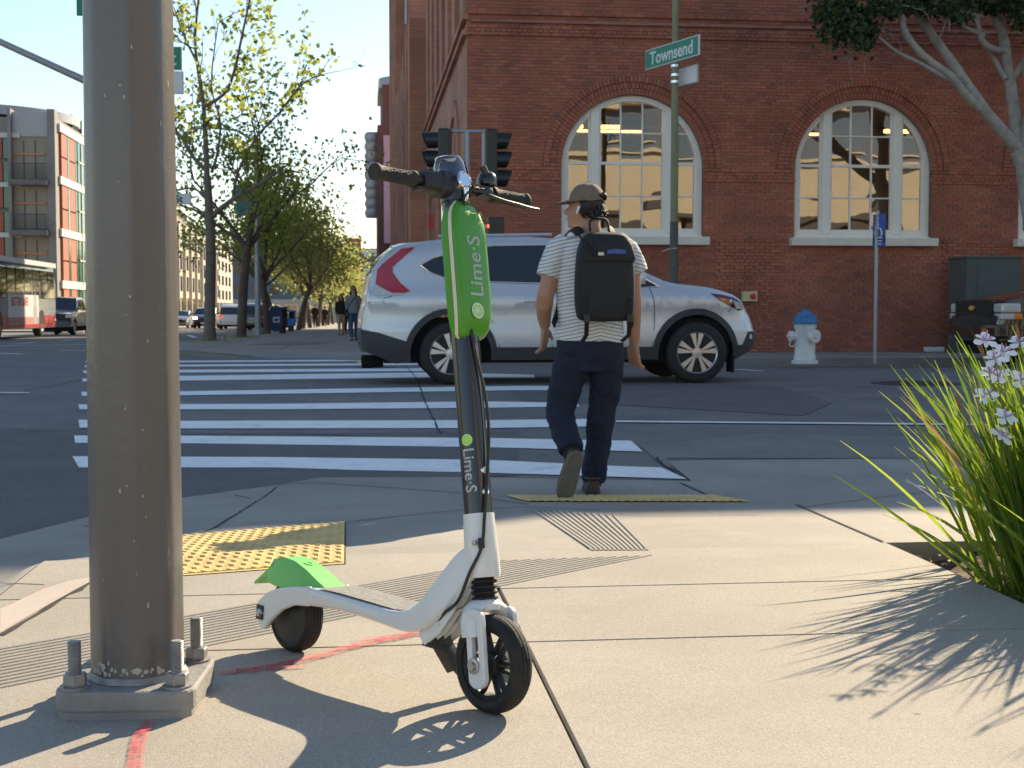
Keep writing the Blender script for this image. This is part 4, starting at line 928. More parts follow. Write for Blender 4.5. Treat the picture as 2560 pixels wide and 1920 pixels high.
# ---- silver SUV crossing the intersection
SY = 15.2; SZ = zroad(2, SY) + .0
def sp(u, v): p = PY(u, v, SY); return (p.x, p.z - SZ)
SX0 = sp(903, 800)[0]
def sp0(u, v): p = sp(u, v); return (p[0] - SX0, p[1])
suv = thing('silver_suv', 'silver compact SUV crossing behind the man with a backpack', 'car', (SX0, SY + .93, SZ))
LS = sp0(1907, 829)[0]
def Wsuv(x, z):
    v = .905 * plan(x, LS, .75, 1.0, .82, .70)
    if z > .95: v -= (.05 * sm(.95, 1.08, z) + .27 * max(0, z - 1.05))
    if z < .45: v -= .04 * (.45 - z) / .2
    if .62 < z < .95: v -= .02 * math.sin((z - .62) / .33 * math.pi)
    return v
Pt = ('body_shell', 'silver_paint')
SIL = [((914, 881), ('rear_bumper', 'grey_clad')), ((905, 862), ('rear_bumper', 'grey_clad')), ((903, 840), ('rear_bumper', 'grey_clad')), ((904, 822), ('rear_bumper_skin', 'silver_paint')), ((906, 790), ('rear_bumper_skin', 'silver_paint')), ((915, 757), ('tailgate', 'silver_paint')), ((919, 730), ('tailgate', 'silver_paint')), ((926, 690), ('rear_window', 'car_glass')), ((956, 642), ('rear_window', 'car_glass')), ((985, 619), ('roof', 'silver_paint')), ((984, 615), ('roof', 'silver_paint')), ((1005, 608), ('roof', 'silver_paint')), ((1046, 605), ('roof', 'silver_paint')), ((1110, 597), ('roof', 'silver_paint')), ((1221, 590), ('roof', 'silver_paint')), ((1330, 589), ('roof', 'silver_paint')), ((1400, 594), ('roof', 'silver_paint')), ((1445, 604), ('windscreen', 'car_glass')), ((1500, 625), ('windscreen', 'car_glass')), ((1560, 652), ('windscreen', 'car_glass')), ((1620, 680), ('windscreen', 'car_glass')), ((1668, 702), ('bonnet', 'silver_paint')), ((1698, 710), ('bonnet', 'silver_paint')), ((1777, 718), ('bonnet', 'silver_paint')), ((1813, 726), ('bonnet', 'silver_paint')), ((1846, 737), ('bonnet', 'silver_paint')), ((1866, 750), ('grille', 'grey_clad')), ((1880, 772), ('grille', 'grey_clad')), ((1896, 800), ('front_bumper', 'silver_paint')), ((1906, 830), ('front_bumper', 'silver_paint')), ((1904, 858), ('front_skirt', 'grey_clad')), ((1890, 880), ('front_skirt', 'grey_clad')), ((1850, 900), None)]
sil = [(*sp0(*p), t) for p, t in SIL]
c = Car(suv, sil, .3, None, Wsuv)
ra, fa = sp0(1128, 888), sp0(1745, 886); RA, RO, RT = .455, .525, .352
def uu(*pts): return [sp0(*p) for p in pts]
panes = [uu((1053, 662), (1085, 645), (1112, 637), (1150, 627), (1150, 697), (1116, 694), (1080, 680)), uu((1166, 624), (1240, 613), (1372, 611), (1372, 707), (1232, 703), (1166, 699)), uu((1388, 611), (1440, 619), (1500, 638), (1570, 672), (1590, 683), (1590, 716), (1388, 708)), uu((1602, 690), (1649, 715), (1602, 717))]
botl = uu((1030, 858), (943, 831), (906, 826))
def arcp(cx, cz, r, z0, z1):  # arc from right (at height z0) to left (at height z1)
    a0 = math.degrees(math.asin((z0 - cz) / r)); a1 = 180 - math.degrees(math.asin((z1 - cz) / r)); return arc(cx, cz, r, a0, a1, 18)
zb_f = sp0(1847, 863)[1]; zb_m = sp0(1400, 868)[1]; zb_r = botl[0][1]
paint = [(p[0], p[1]) for p in sil[3:30]] + uu((1886, 829), (1869, 863), (1850, 863)) + arcp(fa[0], fa[1], RO, zb_f, zb_m) + arcp(ra[0], ra[1], RO, zb_m, zb_r) + botl[1:]
c.side('body_side', 'silver_paint', paint, panes, step=.085)
c.top(None)
def ringp(cc, z0, z1):
    o = arcp(cc[0], cc[1], RO, z0, z1); i = arcp(cc[0], cc[1], RA, z0 - .1, z1 - .1)[::-1]; return o + i
zlo = sp0(1400, 900)[1]
c.side('wheel_arch', 'grey_clad', arcp(fa[0], fa[1], RO, zb_f, zb_m) + arcp(fa[0], fa[1], RA, zlo + .0, zlo)[::-1] if 0 else arcp(fa[0], fa[1], RO, zb_f, zb_m) + [(fa[0] - RA - .02, zlo)] + arcp(fa[0], fa[1], RA, zlo, zlo)[::-1] + [(fa[0] + RA + .05, zlo)], off=.012, step=.09)
c.side('wheel_arch', 'grey_clad', arcp(ra[0], ra[1], RO, zb_m, zb_r) + [(ra[0] - RA - .05, zlo - .03)] + arcp(ra[0], ra[1], RA, zlo, zlo - .03)[::-1] + [(ra[0] + RA + .02, zlo)], off=.012, step=.09)
fx = fa[0] - math.sqrt(RO ** 2 - (zb_m - fa[1]) ** 2); rx_ = ra[0] + math.sqrt(RO ** 2 - (zb_m - ra[1]) ** 2)
c.side('sill_cladding', 'grey_clad', [(rx_, zb_m), (fx, zb_m), (fa[0] - RA - .02, zlo), (ra[0] + RA + .02, zlo)], off=.012, step=.12)
c.side('rear_bumper', 'grey_clad', [p for p in botl] + uu((903, 840), (905, 862), (914, 881), (945, 892), (985, 910)) + [(ra[0] - RA - .05, zlo - .03)], off=.008, step=.1)
c.side('front_skirt', 'grey_clad', uu((1850, 863), (1869, 863), (1886, 829), (1905, 829), (1904, 858), (1890, 880), (1850, 900)) + [(fa[0] + RA + .05, zlo)], off=.006, step=.1)
for i, pn in enumerate(panes):
    c.side('side_window', 'car_glass', pn, off=-.012, step=.12)
tl = [(850 + x / 3.771, 560 + y / 3.771) for x, y in ((585, 222), (715, 207), (575, 330), (500, 398), (500, 452), (575, 556), (668, 632), (606, 648), (490, 645), (420, 612), (335, 560), (352, 430), (400, 370))]
c.side('tail_lamp', 'tail_red', uu(*tl), off=.008, step=.07)
tl2 = [(850 + x / 3.771, 560 + y / 3.771) for x, y in ((335, 566), (420, 618), (490, 650), (606, 652), (598, 668), (320, 668))]
c.side('tail_lamp', 'lamp_clear', uu(*tl2), off=.006, step=.07)
hlp = [(1500 + x / 4.148, 600 + y / 4.148) for x, y in ((1165, 550), (1300, 565), (1420, 590), (1500, 630), (1560, 720), (1490, 735), (1400, 690), (1260, 610))]
c.side('headlamp', 'tail_dark', uu(*hlp), off=.006, step=.07)
c.side('headlamp_lens', 'lamp_clear', uu(*[(1500 + x / 4.148, 600 + y / 4.148) for x, y in ((1420, 625), (1490, 650), (1525, 720), (1450, 712))]), off=.014, step=.07)
c.side('turn_signal', 'lamp_amber', uu(*[(1500 + x / 4.148, 600 + y / 4.148) for x, y in ((1235, 592), (1345, 610), (1400, 690), (1300, 635))]), off=.013, step=.07)
c.side('fog_lamp', 'lamp_clear', uu(*[(1500 + x / 4.148, 600 + y / 4.148) for x, y in ((1615, 985), (1640, 980), (1645, 1025), (1612, 1030))]), off=.012, step=.07)
for ln in (((1627, 719), (1637, 754), (1637, 817), (1631, 868)), ((1380, 711), (1382, 868)), ((1170, 700), (1176, 745), (1230, 800), (1250, 868)), ((1000, 722), (1086, 780)), ((920, 757), (980, 740)), ((1400 + 430, 780), (1846, 758))):
    P = uu(*ln)
    for sd in (-1, 1):
        q = [Vector((x, sd * (c.W(x, z) + .002), z)) for x, z in P]; q = smooth_path(q, 4) if len(q) > 2 else q
        MB().tube(q, .004, 5).build('seam', 'seam', suv)
for ln in (((1053, 662), (1085, 644), (1130, 630), (1240, 610), (1380, 608), (1440, 616), (1500, 635), (1570, 669), (1652, 716)), ((1053, 662), (1080, 682), (1116, 697), (1232, 706), (1400, 711), (1652, 719))):
    for sd in (-1, 1): MB().tube([Vector((x, sd * (c.W(x, z) + .003), z)) for x, z in uu(*ln)], .006, 6).build('window_trim', 'chrome', suv, smooth=True)
for u in (1330, 1560):
    x, z = sp0(u, 752)
    for sd in (-1, 1): MB().box((x, sd * (c.W(x, z) + .018), z), (.17, .03, .028), ch=.008).build('door_handle', 'silver_paint', suv, smooth=True)
x, z = sp0(1598, 704)
for sd in (-1, 1): MB().box((x, sd * (c.W(x, z) + .12), z + .04), (.12, .22, .15), ch=.04).build('wing_mirror', 'silver_paint', suv, smooth=True)
c.floor(.25, LS - .35, .24, .74, .75)
for x, z in (ra, fa):
    for sd in (-1, 1): road_wheel(suv, x, sd * .79, RT, .24, .22, sd)
MB().box((.12, 0, .26), (.25, .5, .09), ch=.02).tube([(.0, -.35, .2), (.25, -.35, .22)], .035, 10).build('exhaust', 'under_black', suv)
for sd in (-1, 1): MB().tube([(sp0(1100, 595)[0], sd * .6, sp0(1100, 593)[1] + .03), (sp0(1390, 590)[0], sd * .58, sp0(1390, 588)[1] + .03)], .016, 8).build('roof_rail', 'silver_paint', suv, smooth=True)
MB().box((fa[0] + RA - .02, -.72, .22), (.02, .28, .2)).build('mud_flap', 'under_black', suv)
# ---- simple cars seen from afar
def simple_car(name, label, loc, rz, mt, kind='sedan', lamps=None, group=None, W0=.88, braking=False):
    root = thing(name, label, 'car' if kind != 'pickup' else 'pickup truck', loc, rz, group)
    pr = dict(
        sedan=[(0, .3, 'b'), (-.02, .6, 'b'), (.03, .95, 't'), (.5, 1.0, 'r'), (1.1, 1.38, 'f'), (1.5, 1.44, 'f'), (2.2, 1.43, 'f'), (2.5, 1.38, 'w'), (3.3, .98, 'h'), (4.2, .82, 'h'), (4.45, .7, 'g'), (4.55, .5, 'b'), (4.5, .28, 'b')],
        suv=[(0, .34, 'b'), (-.02, .7, 'b'), (.05, 1.02, 'r'), (.22, 1.5, 'f'), (.4, 1.63, 'f'), (1.4, 1.68, 'f'), (2.4, 1.64, 'f'), (2.7, 1.57, 'w'), (3.4, 1.1, 'h'), (4.25, .96, 'h'), (4.45, .82, 'g'), (4.55, .55, 'b'), (4.48, .3, 'b')],
        van=[(0, .34, 'b'), (-.03, .75, 'b'), (.03, 1.05, 'r'), (.16, 1.55, 'f'), (.35, 1.7, 'f'), (1.6, 1.76, 'f'), (2.9, 1.7, 'f'), (3.2, 1.6, 'w'), (4.05, 1.08, 'h'), (4.75, .9, 'h'), (4.95, .75, 'g'), (5.02, .5, 'b'), (4.95, .3, 'b')],
        pickup=[(0, .5, 'b'), (-.02, .8, 'b'), (.02, 1.12, 'k'), (1.7, 1.13, 'r'), (1.82, 1.7, 'f'), (2.0, 1.82, 'f'), (3.0, 1.84, 'f'), (3.3, 1.78, 'w'), (4.05, 1.2, 'h'), (4.9, 1.1, 'h'), (5.25, 1.02, 'g'), (5.4, .7, 'b'), (5.35, .42, 'b')])[kind]
    tg = dict(b=('bumper', mt), t=('boot_lid', mt), r=('rear_window', 'car_glass'), f=('roof', mt), w=('windscreen', 'car_glass'), h=('bonnet', mt), g=('grille', 'black_plastic'), k=('tonneau', 'under_black'))
    s_ = [(x, z, tg[t]) for x, z, t in pr]; Ln = max(p[0] for p in s_); hb = s_[[i for i, p in enumerate(pr) if p[2] == 'h'][0]][1]
    def Wf(x, z):
        v = W0 * (plan(x, Ln, .5, .7, .88, .82) if kind != 'pickup' else plan(x, Ln, .3, .35, .96, .93))
        return v - (.34 if kind == 'sedan' else .22) * max(0, z - hb) - (.05 if z < .4 else 0)
    cc = Car(root, s_, .3, None, Wf, .05); wr = .33 if kind in ('sedan',) else (.36 if kind != 'pickup' else .4); wx = (.85, Ln - .88); zb = pr[0][1] - .05; ro = wr + .05
    def ap(cx): a0 = math.degrees(math.asin(max(-.99, (zb - wr) / ro))); return arc(cx, wr, ro, a0, 180 - a0, 12)
    fi = [i for i, p in enumerate(pr) if p[2] == 'f'][0]; wi = [i for i, p in enumerate(pr) if p[2] == 'w'][0]
    zt = pr[fi + 1][1] - .12; xa = pr[fi][0] + .1; xb = pr[wi][0] + .05; xe = pr[wi + 1][0] - .28; zl = hb + .04; xm = (xa + xe) / 2
    q0 = pr[fi - 1][0] + (.35 if kind == 'sedan' else .1)
    panes = [[(q0, zl), (xm - .05, zl - .01), (xm - .05, zt), (xa + .12, zt - .02)], [(xm + .05, zl - .01), (xe, zl), (xb, zt - .02), (xm + .05, zt)]]
    cc.side('body_side', mt, [(p[0], p[1]) for p in s_] + [(wx[1] + ro, zb)] + ap(wx[1]) + ap(wx[0]) + [(wx[0] - ro, zb)], panes, step=.22); cc.top(None, 8)
    for p in panes: cc.side('side_window', 'car_glass', p, off=-.012, step=.4)
    cc.floor(.15, Ln - .2, .2, W0 - .16, .62)
    for x in wx:
        for sd in (-1, 1): road_wheel(root, x, sd * (W0 - .11), wr, wr * .64, .2, sd, 5, True)
    zg = pr[-3][1]
    for sd in (-1, 1):
        MB().box((Ln - .12 if kind != 'pickup' else Ln - .2, sd * (W0 - .24 if kind != 'pickup' else W0 - .13), zg + .02 if kind != 'pickup' else zg - .1), (.16, .34, .15) if kind != 'pickup' else (.3, .3, .14), ch=.03).build('headlight', lamps or 'lamp_clear', root)
        MB().box((.05, sd * (W0 - .2), pr[1][1] + .16), (.14, .28, .2), ch=.03).build('tail_light', 'brake_on' if braking else 'tail_red', root)
        MB().box((pr[wi + 1][0] - .35, sd * (W0 + .04), hb + .1), (.12, .2, .14), ch=.03).build('wing_mirror', mt, root)
    if kind != 'pickup': MB().box((Ln + .03, 0, .45), (.02, .4, .14)).build('number_plate', 'plate', root)
    MB().box((-.05, 0, .75), (.02, .4, .14)).build('number_plate', 'plate', root)
    return root
def on_street(X, Y): return (X, Y, zroad(X, Y))
up_, dn = rad(90), rad(-90)                                # heading away from / towards the crossing
simple_car('sedan', 'dark blue car with lit headlights beside a tree trunk across the street', on_street(-12.3, 113), dn, 'dark_blue_car', 'suv', 'headlamp_on')
simple_car('minivan', 'white minivan seen from behind between two tree trunks', on_street(-9.2, 98), up_, 'white_car', 'van', braking=True)
simple_car('sedan', 'white sedan with red tail lights beyond the minivan', on_street(-8.9, 112), up_, 'white_car', 'sedan', braking=True)
simple_car('sedan', 'small white car far down the street beyond the lamp post', on_street(-12.6, 165), dn, 'white_car', 'sedan')
simple_car('sedan', 'grey car at the pole edge driving behind the dark blue car', on_street(-15.0, 118), dn, 'grey_car', 'sedan')
simple_car('pickup_truck', 'silver pickup truck queued directly behind the city bus', on_street(-14.5, 71.5), dn, 'grey_car', 'pickup')
simple_car('sedan', 'dark sedan with a glowing amber signal behind the silver pickup', on_street(-15.4, 79), dn, 'black_car', 'sedan', 'amber_on')
for k, (Y, mt, kd, lb) in enumerate(((84, 'dark_blue_car', 'suv', 'dark SUV parked at the kerb behind the mailbox'), (90.5, 'white_car', 'van', 'white van parked along the kerb under the street trees'), (97, 'grey_car', 'sedan', 'grey sedan parked along the kerb under the street trees'), (104, 'black_car', 'suv', 'black SUV parked along the kerb under the street trees'))):
    simple_car('parked_car', lb, on_street(-6.6, Y), up_, mt, kd, group='cars parked along the kerb')
# ---- black pickup parked at the far kerb, nose towards the hydrant
bpk = simple_car('pickup_truck', 'black pickup truck parked at the far kerb with its grille towards the hydrant', (14.85, 20.3, zroad(0, 20.3)), rad(180), 'black_car', 'pickup')
for k in range(5): MB().box((5.36 - .03 * k * .4, 0, .78 + .06 * k), (.03, 1.1, .018)).build('grille_bar', 'steel', bpk)
MB().prism([(-.11, 0), (-.04, .035), (.04, .035), (.11, 0), (.04, -.035), (-.04, -.035)], 5.40, 5.415, plane='YZ', m=T(0, 0, .92)).build('grille_emblem', 'paint_yellow', bpk)
for sd in (-1, 1): MB().box((5.2, sd * .755, .79), (.32, .3, .09), ch=.02).build('turn_signal', 'lamp_clear', bpk); MB().box((5.1, sd * .76, .79), (.14, .31, .095), ch=.02).build('turn_signal', 'lamp_amber', bpk)
MB().box((5.37, 0, .88), (.06, 1.2, .3)).build('grille_frame', 'black_plastic', bpk); MB().box((5.33, 0, .56), (.2, 1.78, .22), ch=.05).build('front_bumper', 'black_car', bpk); MB().box((5.44, .5, .56), (.02, .12, .1)).build('marker_lamp', 'lamp_amber', bpk)
# ---- city bus
mat('bus_grey', (.3, .31, .32), .35, .05, 2, coat=.4); mat('bus_white', (.66, .66, .66), .4, .04, 2); mat('bus_red', (.45, .03, .04), .4, .06, 2)
mat('bus_black', (.015, .015, .016), .5, .1); mat('ad_red', (.5, .05, .07), .5, .05); mat('ad_pink', (.5, .22, .2), .5, .1); mat('ad_grey', (.34, .34, .35), .6, .1)
bus = thing('city_bus', 'grey and red city bus with a white side advert waiting at the crossing', 'bus', on_street(-14.55, 49.2), 0.)
BLN = 12.2; HB2 = 1.28
prof = [(-HB2, .35), (-HB2, 2.2), (-HB2 + .1, 2.95), (-HB2 + .35, 3.1), (HB2 - .35, 3.1), (HB2 - .1, 2.95), (HB2, 2.2), (HB2, .35)]
MB().loft([[(x * q, y, z) for x, z in prof] for y, q in ((0, .96), (.15, 1), (BLN - .15, 1), (BLN, .97))]).build('body', 'bus_grey', bus, smooth=True)
for sd in (1, -1):
    MB().box((sd * (HB2 + .004), BLN / 2, .62), (.012, BLN - .6, .5)).build('skirt', 'bus_red' if sd < 0 else 'bus_red', bus)
    for k in range(8):
        y = 1.2 + k * 1.34; w = MB().box((sd * (HB2 - .05), y + .62, 2.15), (.12, 1.22, 1.2), m=I4, ch=.03).build('window', 'car_glass', bus)
        MB().box((sd * (HB2 + .005), y + .62, 2.42), (.03, 1.2, .035)).build('transom', 'bus_black', w)
    MB().box((sd * (HB2 - .02), BLN / 2, 3.0), (.12, BLN - .3, .2)).build('roof_band', 'bus_white', bus)
ad = MB().box((HB2 + .012, 6.4, 1.22), (.012, 4.9, .95)).build('advert', 'bus_white', bus); MB().box((HB2 + .014, 6.4, .66), (.016, 4.9, .3)).build('advert_footer', 'ad_pink', ad)
text('advert_lettering', 'BETTER SAFE', .46, 'ad_red', ad, T(HB2 + .021, 5.75, 1.4) @ RZ(rad(90)) @ RX(rad(90)), .002, .012)
fig = MB().prism([(-.3, -.7), (-.3, -.1), (-.12, .1), (-.16, .4), (0, .55), (.16, .4), (.12, .1), (.3, -.1), (.3, -.7)], HB2 + .02, HB2 + .024, plane='YZ', m=T(0, 8.25, 1.25)); fig.build('advert_figure', 'ad_grey', ad)
for y in (2.6, 9.4):
    for sd in (-1, 1):
        ch_ = road_wheel(bus, 0, 0, .5, .28, .3, 1, 5, True); ch_.matrix_local = T(sd * (HB2 - .14), y, 0) @ RZ(rad(-90 if sd > 0 else 90)) @ T(0, 0, 0)
        MB().prism(arc(y, .5, .6, 0, 180, 12), sd * (HB2 - .3), sd * (HB2 + .014), plane='YZ').build('wheel_arch', 'bus_black', bus)
MB().box((0, -.02, 2.0), (2.2, .06, 1.5), ch=.03).build('windscreen', 'car_glass', bus); MB().tube([(HB2, .1, 2.3), (HB2 + .35, -.15, 2.25), (HB2 + .35, -.15, 1.85)], .03, 8).box((HB2 + .36, -.15, 1.75), (.2, .12, .5), ch=.03).build('mirror', 'bus_black', bus)
# ================================================================== PEOPLE
def skin(name, c): return mat(name, c, .55, .08, 12)
skin('skin_tan', (.42, .22, .14)); skin('skin_light', (.5, .3, .21))
mat('denim', (.011, .015, .036), .9, .3, 14, .35, 60); mat('blue_jeans', (.04, .075, .14), .85, .2, 14, .2, 60)
mat('cap_brown', (.19, .145, .105), .9, .15, 20, .4, 500); mat('hair_dark', (.022, .014, .01), .5, .3, 60, .6, 150)
mat('leather_brown', (.075, .045, .03), .6, .2, 20, .2, 100); mat('sole', (.14, .125, .105), .8, .15, 20, .3, 120); mat('sole_dark', (.05, .043, .036), .85, .15, 30, .4, 150)
mat('pack_black', (.011, .012, .014), .7, .2, 20, .35, 500); mat('strap_black', (.008, .008, .009), .75, .1, 30); mat('knit_grey', (.2, .21, .22), .9, .12, 60); mat('cloth_black', (.012, .012, .012), .9, .1); mat('cloth_tan', (.35, .27, .2), .9, .1)
def striped(name, a, b, per=.0185, duty=.2):
    m = mat(name, a, .9, .06, 20, .3, 30); n = m.node_tree.nodes; l = m.node_tree.links; tc = n.new('ShaderNodeTexCoord'); sx = n.new('ShaderNodeSeparateXYZ'); l.new(tc.outputs['Object'], sx.inputs[0])
    nz = n.new('ShaderNodeTexNoise'); nz.inputs['Scale'].default_value = 5; l.new(tc.outputs['Object'], nz.inputs['Vector'])
    ad = n.new('ShaderNodeMath'); ad.operation = 'MULTIPLY_ADD'; l.new(nz.outputs['Fac'], ad.inputs[0]); ad.inputs[1].default_value = .02; l.new(sx.outputs['Z'], ad.inputs[2])
    ab = n.new('ShaderNodeMath'); ab.operation = 'MULTIPLY_ADD'; sy = n.new('ShaderNodeMath'); sy.operation = 'ABSOLUTE'; l.new(sx.outputs['X'], sy.inputs[0]); l.new(sy.outputs[0], ab.inputs[0]); ab.inputs[1].default_value = .22; l.new(ad.outputs[0], ab.inputs[2])
    dv = n.new('ShaderNodeMath'); dv.operation = 'DIVIDE'; l.new(ab.outputs[0], dv.inputs[0]); dv.inputs[1].default_value = per
    fr = n.new('ShaderNodeMath'); fr.operation = 'FRACT'; l.new(dv.outputs[0], fr.inputs[0]); lt = n.new('ShaderNodeMath'); lt.operation = 'LESS_THAN'; l.new(fr.outputs[0], lt.inputs[0]); lt.inputs[1].default_value = duty
    bs = n['Principled BSDF']; src = bs.inputs['Base Color'].links[0].from_socket; mx = n.new('ShaderNodeMix'); mx.data_type = 'RGBA'; l.new(lt.outputs[0], mx.inputs[0]); l.new(src, mx.inputs[6]); mx.inputs[7].default_value = (*b, 1); l.new(mx.outputs[2], bs.inputs['Base Color'])
striped('shirt_stripe', (.66, .67, .67), (.05, .055, .07), .019, .17)
def hand(mb, w, d, side, k=1., curl=.5):
    """w wrist, d direction of the hand, side unit vector towards the thumb"""
    d = Vector(d).normalized(); sd = Vector(side); sd = (sd - d * sd.dot(d)).normalized(); nrm = d.cross(sd); w = Vector(w)
    mb.tube([w, w + d * .03 * k, w + d * .085 * k], [(.017 * k, .022 * k), (.016 * k, .036 * k), (.013 * k, .04 * k)], 10, up=nrm)
    for i, (o, ln) in enumerate(((.034, .07), (.0115, .08), (-.0115, .075), (-.033, .058))):
        p = w + d * .08 * k + sd * o * k; q = p + (d + nrm * curl * .3) * ln * .45 * k; r = q + (d * .7 + nrm * curl) .normalized() * ln * .33 * k; t = r + (d * .3 + nrm * curl * 1.4).normalized() * ln * .26 * k
        mb.tube([p - d * .02 * k, p, q, r, t], [.009 * k, .0092 * k, .0085 * k, .0078 * k, .006 * k], 8)
    p = w + d * .025 * k + sd * .025 * k; q = p + (d * .7 + sd * .6 + nrm * .25).normalized() * .04 * k; r = q + (d * .95 + sd * .15 + nrm * .35).normalized() * .032 * k
    mb.tube([w + d * .015 * k, p, q, r], [.013 * k, .0125 * k, .0105 * k, .0075 * k], 8)
def wrinkle(o, sc, st):
    t = bpy.data.textures.new('folds', 'CLOUDS'); t.noise_scale = sc; t.noise_depth = 2; t.noise_basis = 'ORIGINAL_PERLIN'
    d = o.modifiers.new('w', 'DISPLACE'); d.texture = t; d.strength = st; d.mid_level = .5; d.texture_coords = 'LOCAL'; return o
# ---- the walking man
MX = GS(1490, 1240); MX.z = zc(MX.x, MX.y) + .0
PXM = 470 / 1.0
man = None
def mp(u, v, y=0.): return Vector(((u - 1490) / PXM, y, (1240 - v) / PXM))
b = MB()
neck0, head = mp(1474, 592, .0), mp(1468, 528, .03)
b.tube([mp(1474, 600, .0), mp(1472, 570, .005), mp(1470, 545, .02)], [.062, .054, .056], 14)
b.ell(head, (.074, .092, .112), 20, 14)                                             # skull
b.ell(head + Vector((-.045, .045, -.03)), (.05, .05, .07), 16, 10)                  # face turned to the side
b.ell(head + Vector((-.062, .05, -.075)), (.032, .035, .032), 12, 8)                # chin
b.tube([head + Vector((-.088, .06, .0)), head + Vector((-.108, .066, -.026)), head + Vector((-.094, .062, -.034))], [.009, .012, .008], 8)  # nose
b.ell(head + Vector((-.09, .058, -.056)), (.012, .018, .008), 10, 6)                # lips
b.tube([head + Vector((-.07, .0, .022)), head + Vector((-.085, .045, .022)), head + Vector((-.082, .075, .022))], .01, 8)  # brow
earc = head + Vector((-.052, -.055, -.008)); b.ell(earc, (.014, .02, .032), 12, 8)
b.tube([mp(1474, 640, .0), mp(1474, 720, .0), mp(1474, 800, .0), mp(1474, 870, .01)], [(.1, .16), (.1, .155), (.095, .14), (.1, .15)], 16, up=(0, 1, 0))
for q in ([(1398, 632, 0, .05), (1378, 690, -.015, .05), (1362, 745, -.02, .045), (1360, 768, .01, .046), (1364, 800, .07, .037), (1369, 820, .105, .029)], [(1560, 632, 0, .05), (1574, 690, -.015, .05), (1578, 748, -.02, .045), (1580, 775, -.01, .046), (1586, 825, .03, .036), (1590, 860, .055, .028)]):
    b.tube([mp(u, v, y) for u, v, y, r in q], [r for *_, r in q], 12)
hand(b, mp(1368, 818, .105), (.02, .25, -1), (.5, 1, 0), 1.12, -.7)
hand(b, mp(1588, 858, .055), (.08, .2, -1), (-.5, 1, 0), 1.14, .75)
for q in ([(1432, 880, 0, .085), (1402, 1020, .03, .055), (1418, 1128, -.15, .042)], [(1520, 880, .02, .085), (1512, 1030, .08, .055), (1490, 1205, .1, .042)]): b.tube([mp(u, v, y) for u, v, y, r in q], [r for *_, r in q], 12)
man = b.build('person', 'skin_tan', None, smooth=True, remesh=.005, soft=3, loc=(MX.x, MX.y, MX.z)); tag(man, 'person in a striped shirt, cap and dark jeans stepping onto the crossing', 'person')
s_ = MB()
s_.tube([mp(1474, 596, .0), mp(1474, 612, .0), mp(1474, 640, .0), mp(1474, 700, 0), mp(1474, 780, 0), mp(1472, 857, .0)], [(.075, .085), (.098, .165), (.118, .195), (.122, .186), (.118, .176), (.125, .186)], 24, up=(0, 1, 0))
s_.tube([mp(1420, 618, 0), mp(1392, 638, -.005), mp(1376, 676, -.012), mp(1368, 700, -.015)], [.07, .073, .068, .067], 16)
s_.tube([mp(1530, 616, 0), mp(1566, 640, -.005), mp(1580, 672, -.012), mp(1588, 692, -.015)], [.07, .073, .068, .067], 16)
wrinkle(s_.build('t_shirt', 'shirt_stripe', man, smooth=True, remesh=.007, soft=3), .09, .022)
j = MB()
j.tube([mp(1474, 842, .0), mp(1474, 880, .0), mp(1474, 925, .01)], [(.115, .172), (.125, .182), (.1, .16)], 20, up=(0, 1, 0))
j.tube(smooth_path([mp(1436, 895, .0), mp(1418, 960, .03), mp(1402, 1030, .035), mp(1408, 1075, -.05), mp(1418, 1120, -.14)], 4), [lerp(.1, .077, min(1, i / 8)) if i < 9 else lerp(.077, .066, (i - 8) / 8) for i in range(17)], 16)
j.tube(smooth_path([mp(1514, 895, .02), mp(1518, 960, .06), mp(1512, 1030, .09), mp(1502, 1120, .1), mp(1491, 1210, .1)], 4), [lerp(.1, .076, min(1, i / 8)) if i < 9 else lerp(.076, .064, (i - 8) / 8) for i in range(17)], 16)
for k in range(9):                                                                   # folds behind the knees and over the ankles
    u, v = random.choice(((1405, 1035, ), (1412, 1050), (1510, 1035), (1508, 1050), (1492, 1195), (1494, 1180), (1416, 1105)))
    p = mp(u, v + random.uniform(-12, 12), .03 if u < 1450 else .09); j.tube([p + Vector((-.06, -.03, random.uniform(-.02, .02))), p + Vector((0, -.062, 0)), p + Vector((.06, -.03, random.uniform(-.02, .02)))], [.006, .01, .006], 6)
wrinkle(j.build('jeans', 'denim', man, smooth=True, remesh=.007, soft=3), .075, .03)
MB().tube([mp(1416, 1105, -.1), mp(1420, 1138, -.17)], [.052, .046], 14).tube([mp(1494, 1190, .1), mp(1490, 1218, .1)], [.05, .046], 14).build('socks', 'cloth_black', man, smooth=True)
def shoe(m, sole='sole_dark'):
    o = MB(); ring = [(-.105, .0, .03, .032), (-.085, .0, .036, .045), (-.03, .0, .04, .05), (.03, 0, .043, .045), (.08, 0, .046, .035), (.13, 0, .04, .026), (.155, 0, .02, .014)]
    o.loft([[(math.cos(t) * hw, s, max(.012, .028 + math.sin(t) * h + .012)) for t in [2 * math.pi * k / 14 for k in range(14)]] for s, _, hw, h in ring], m=m); sh = o.build('shoe', 'leather_brown', man, smooth=True)
    O = [(math.cos(rad(a)) * .04 , -.075 + math.sin(rad(a)) * .04) for a in range(180, 361, 20)] + [(math.cos(rad(a)) * .049, .1 + math.sin(rad(a)) * .065) for a in range(0, 181, 20)]
    MB().prism(O, -.004, .018, m, plane='XY').build('sole', sole, sh, bevel=.004)
    MB().tube([(math.cos(t) * .036, -.07 + math.sin(t) * .034, .085) for t in [2 * math.pi * k / 14 for k in range(15)]], .007, 6, m=m).build('collar', 'leather_brown', sh, smooth=True)
shoe(T(*mp(1490, 1238, .13)) @ RZ(rad(-6)))
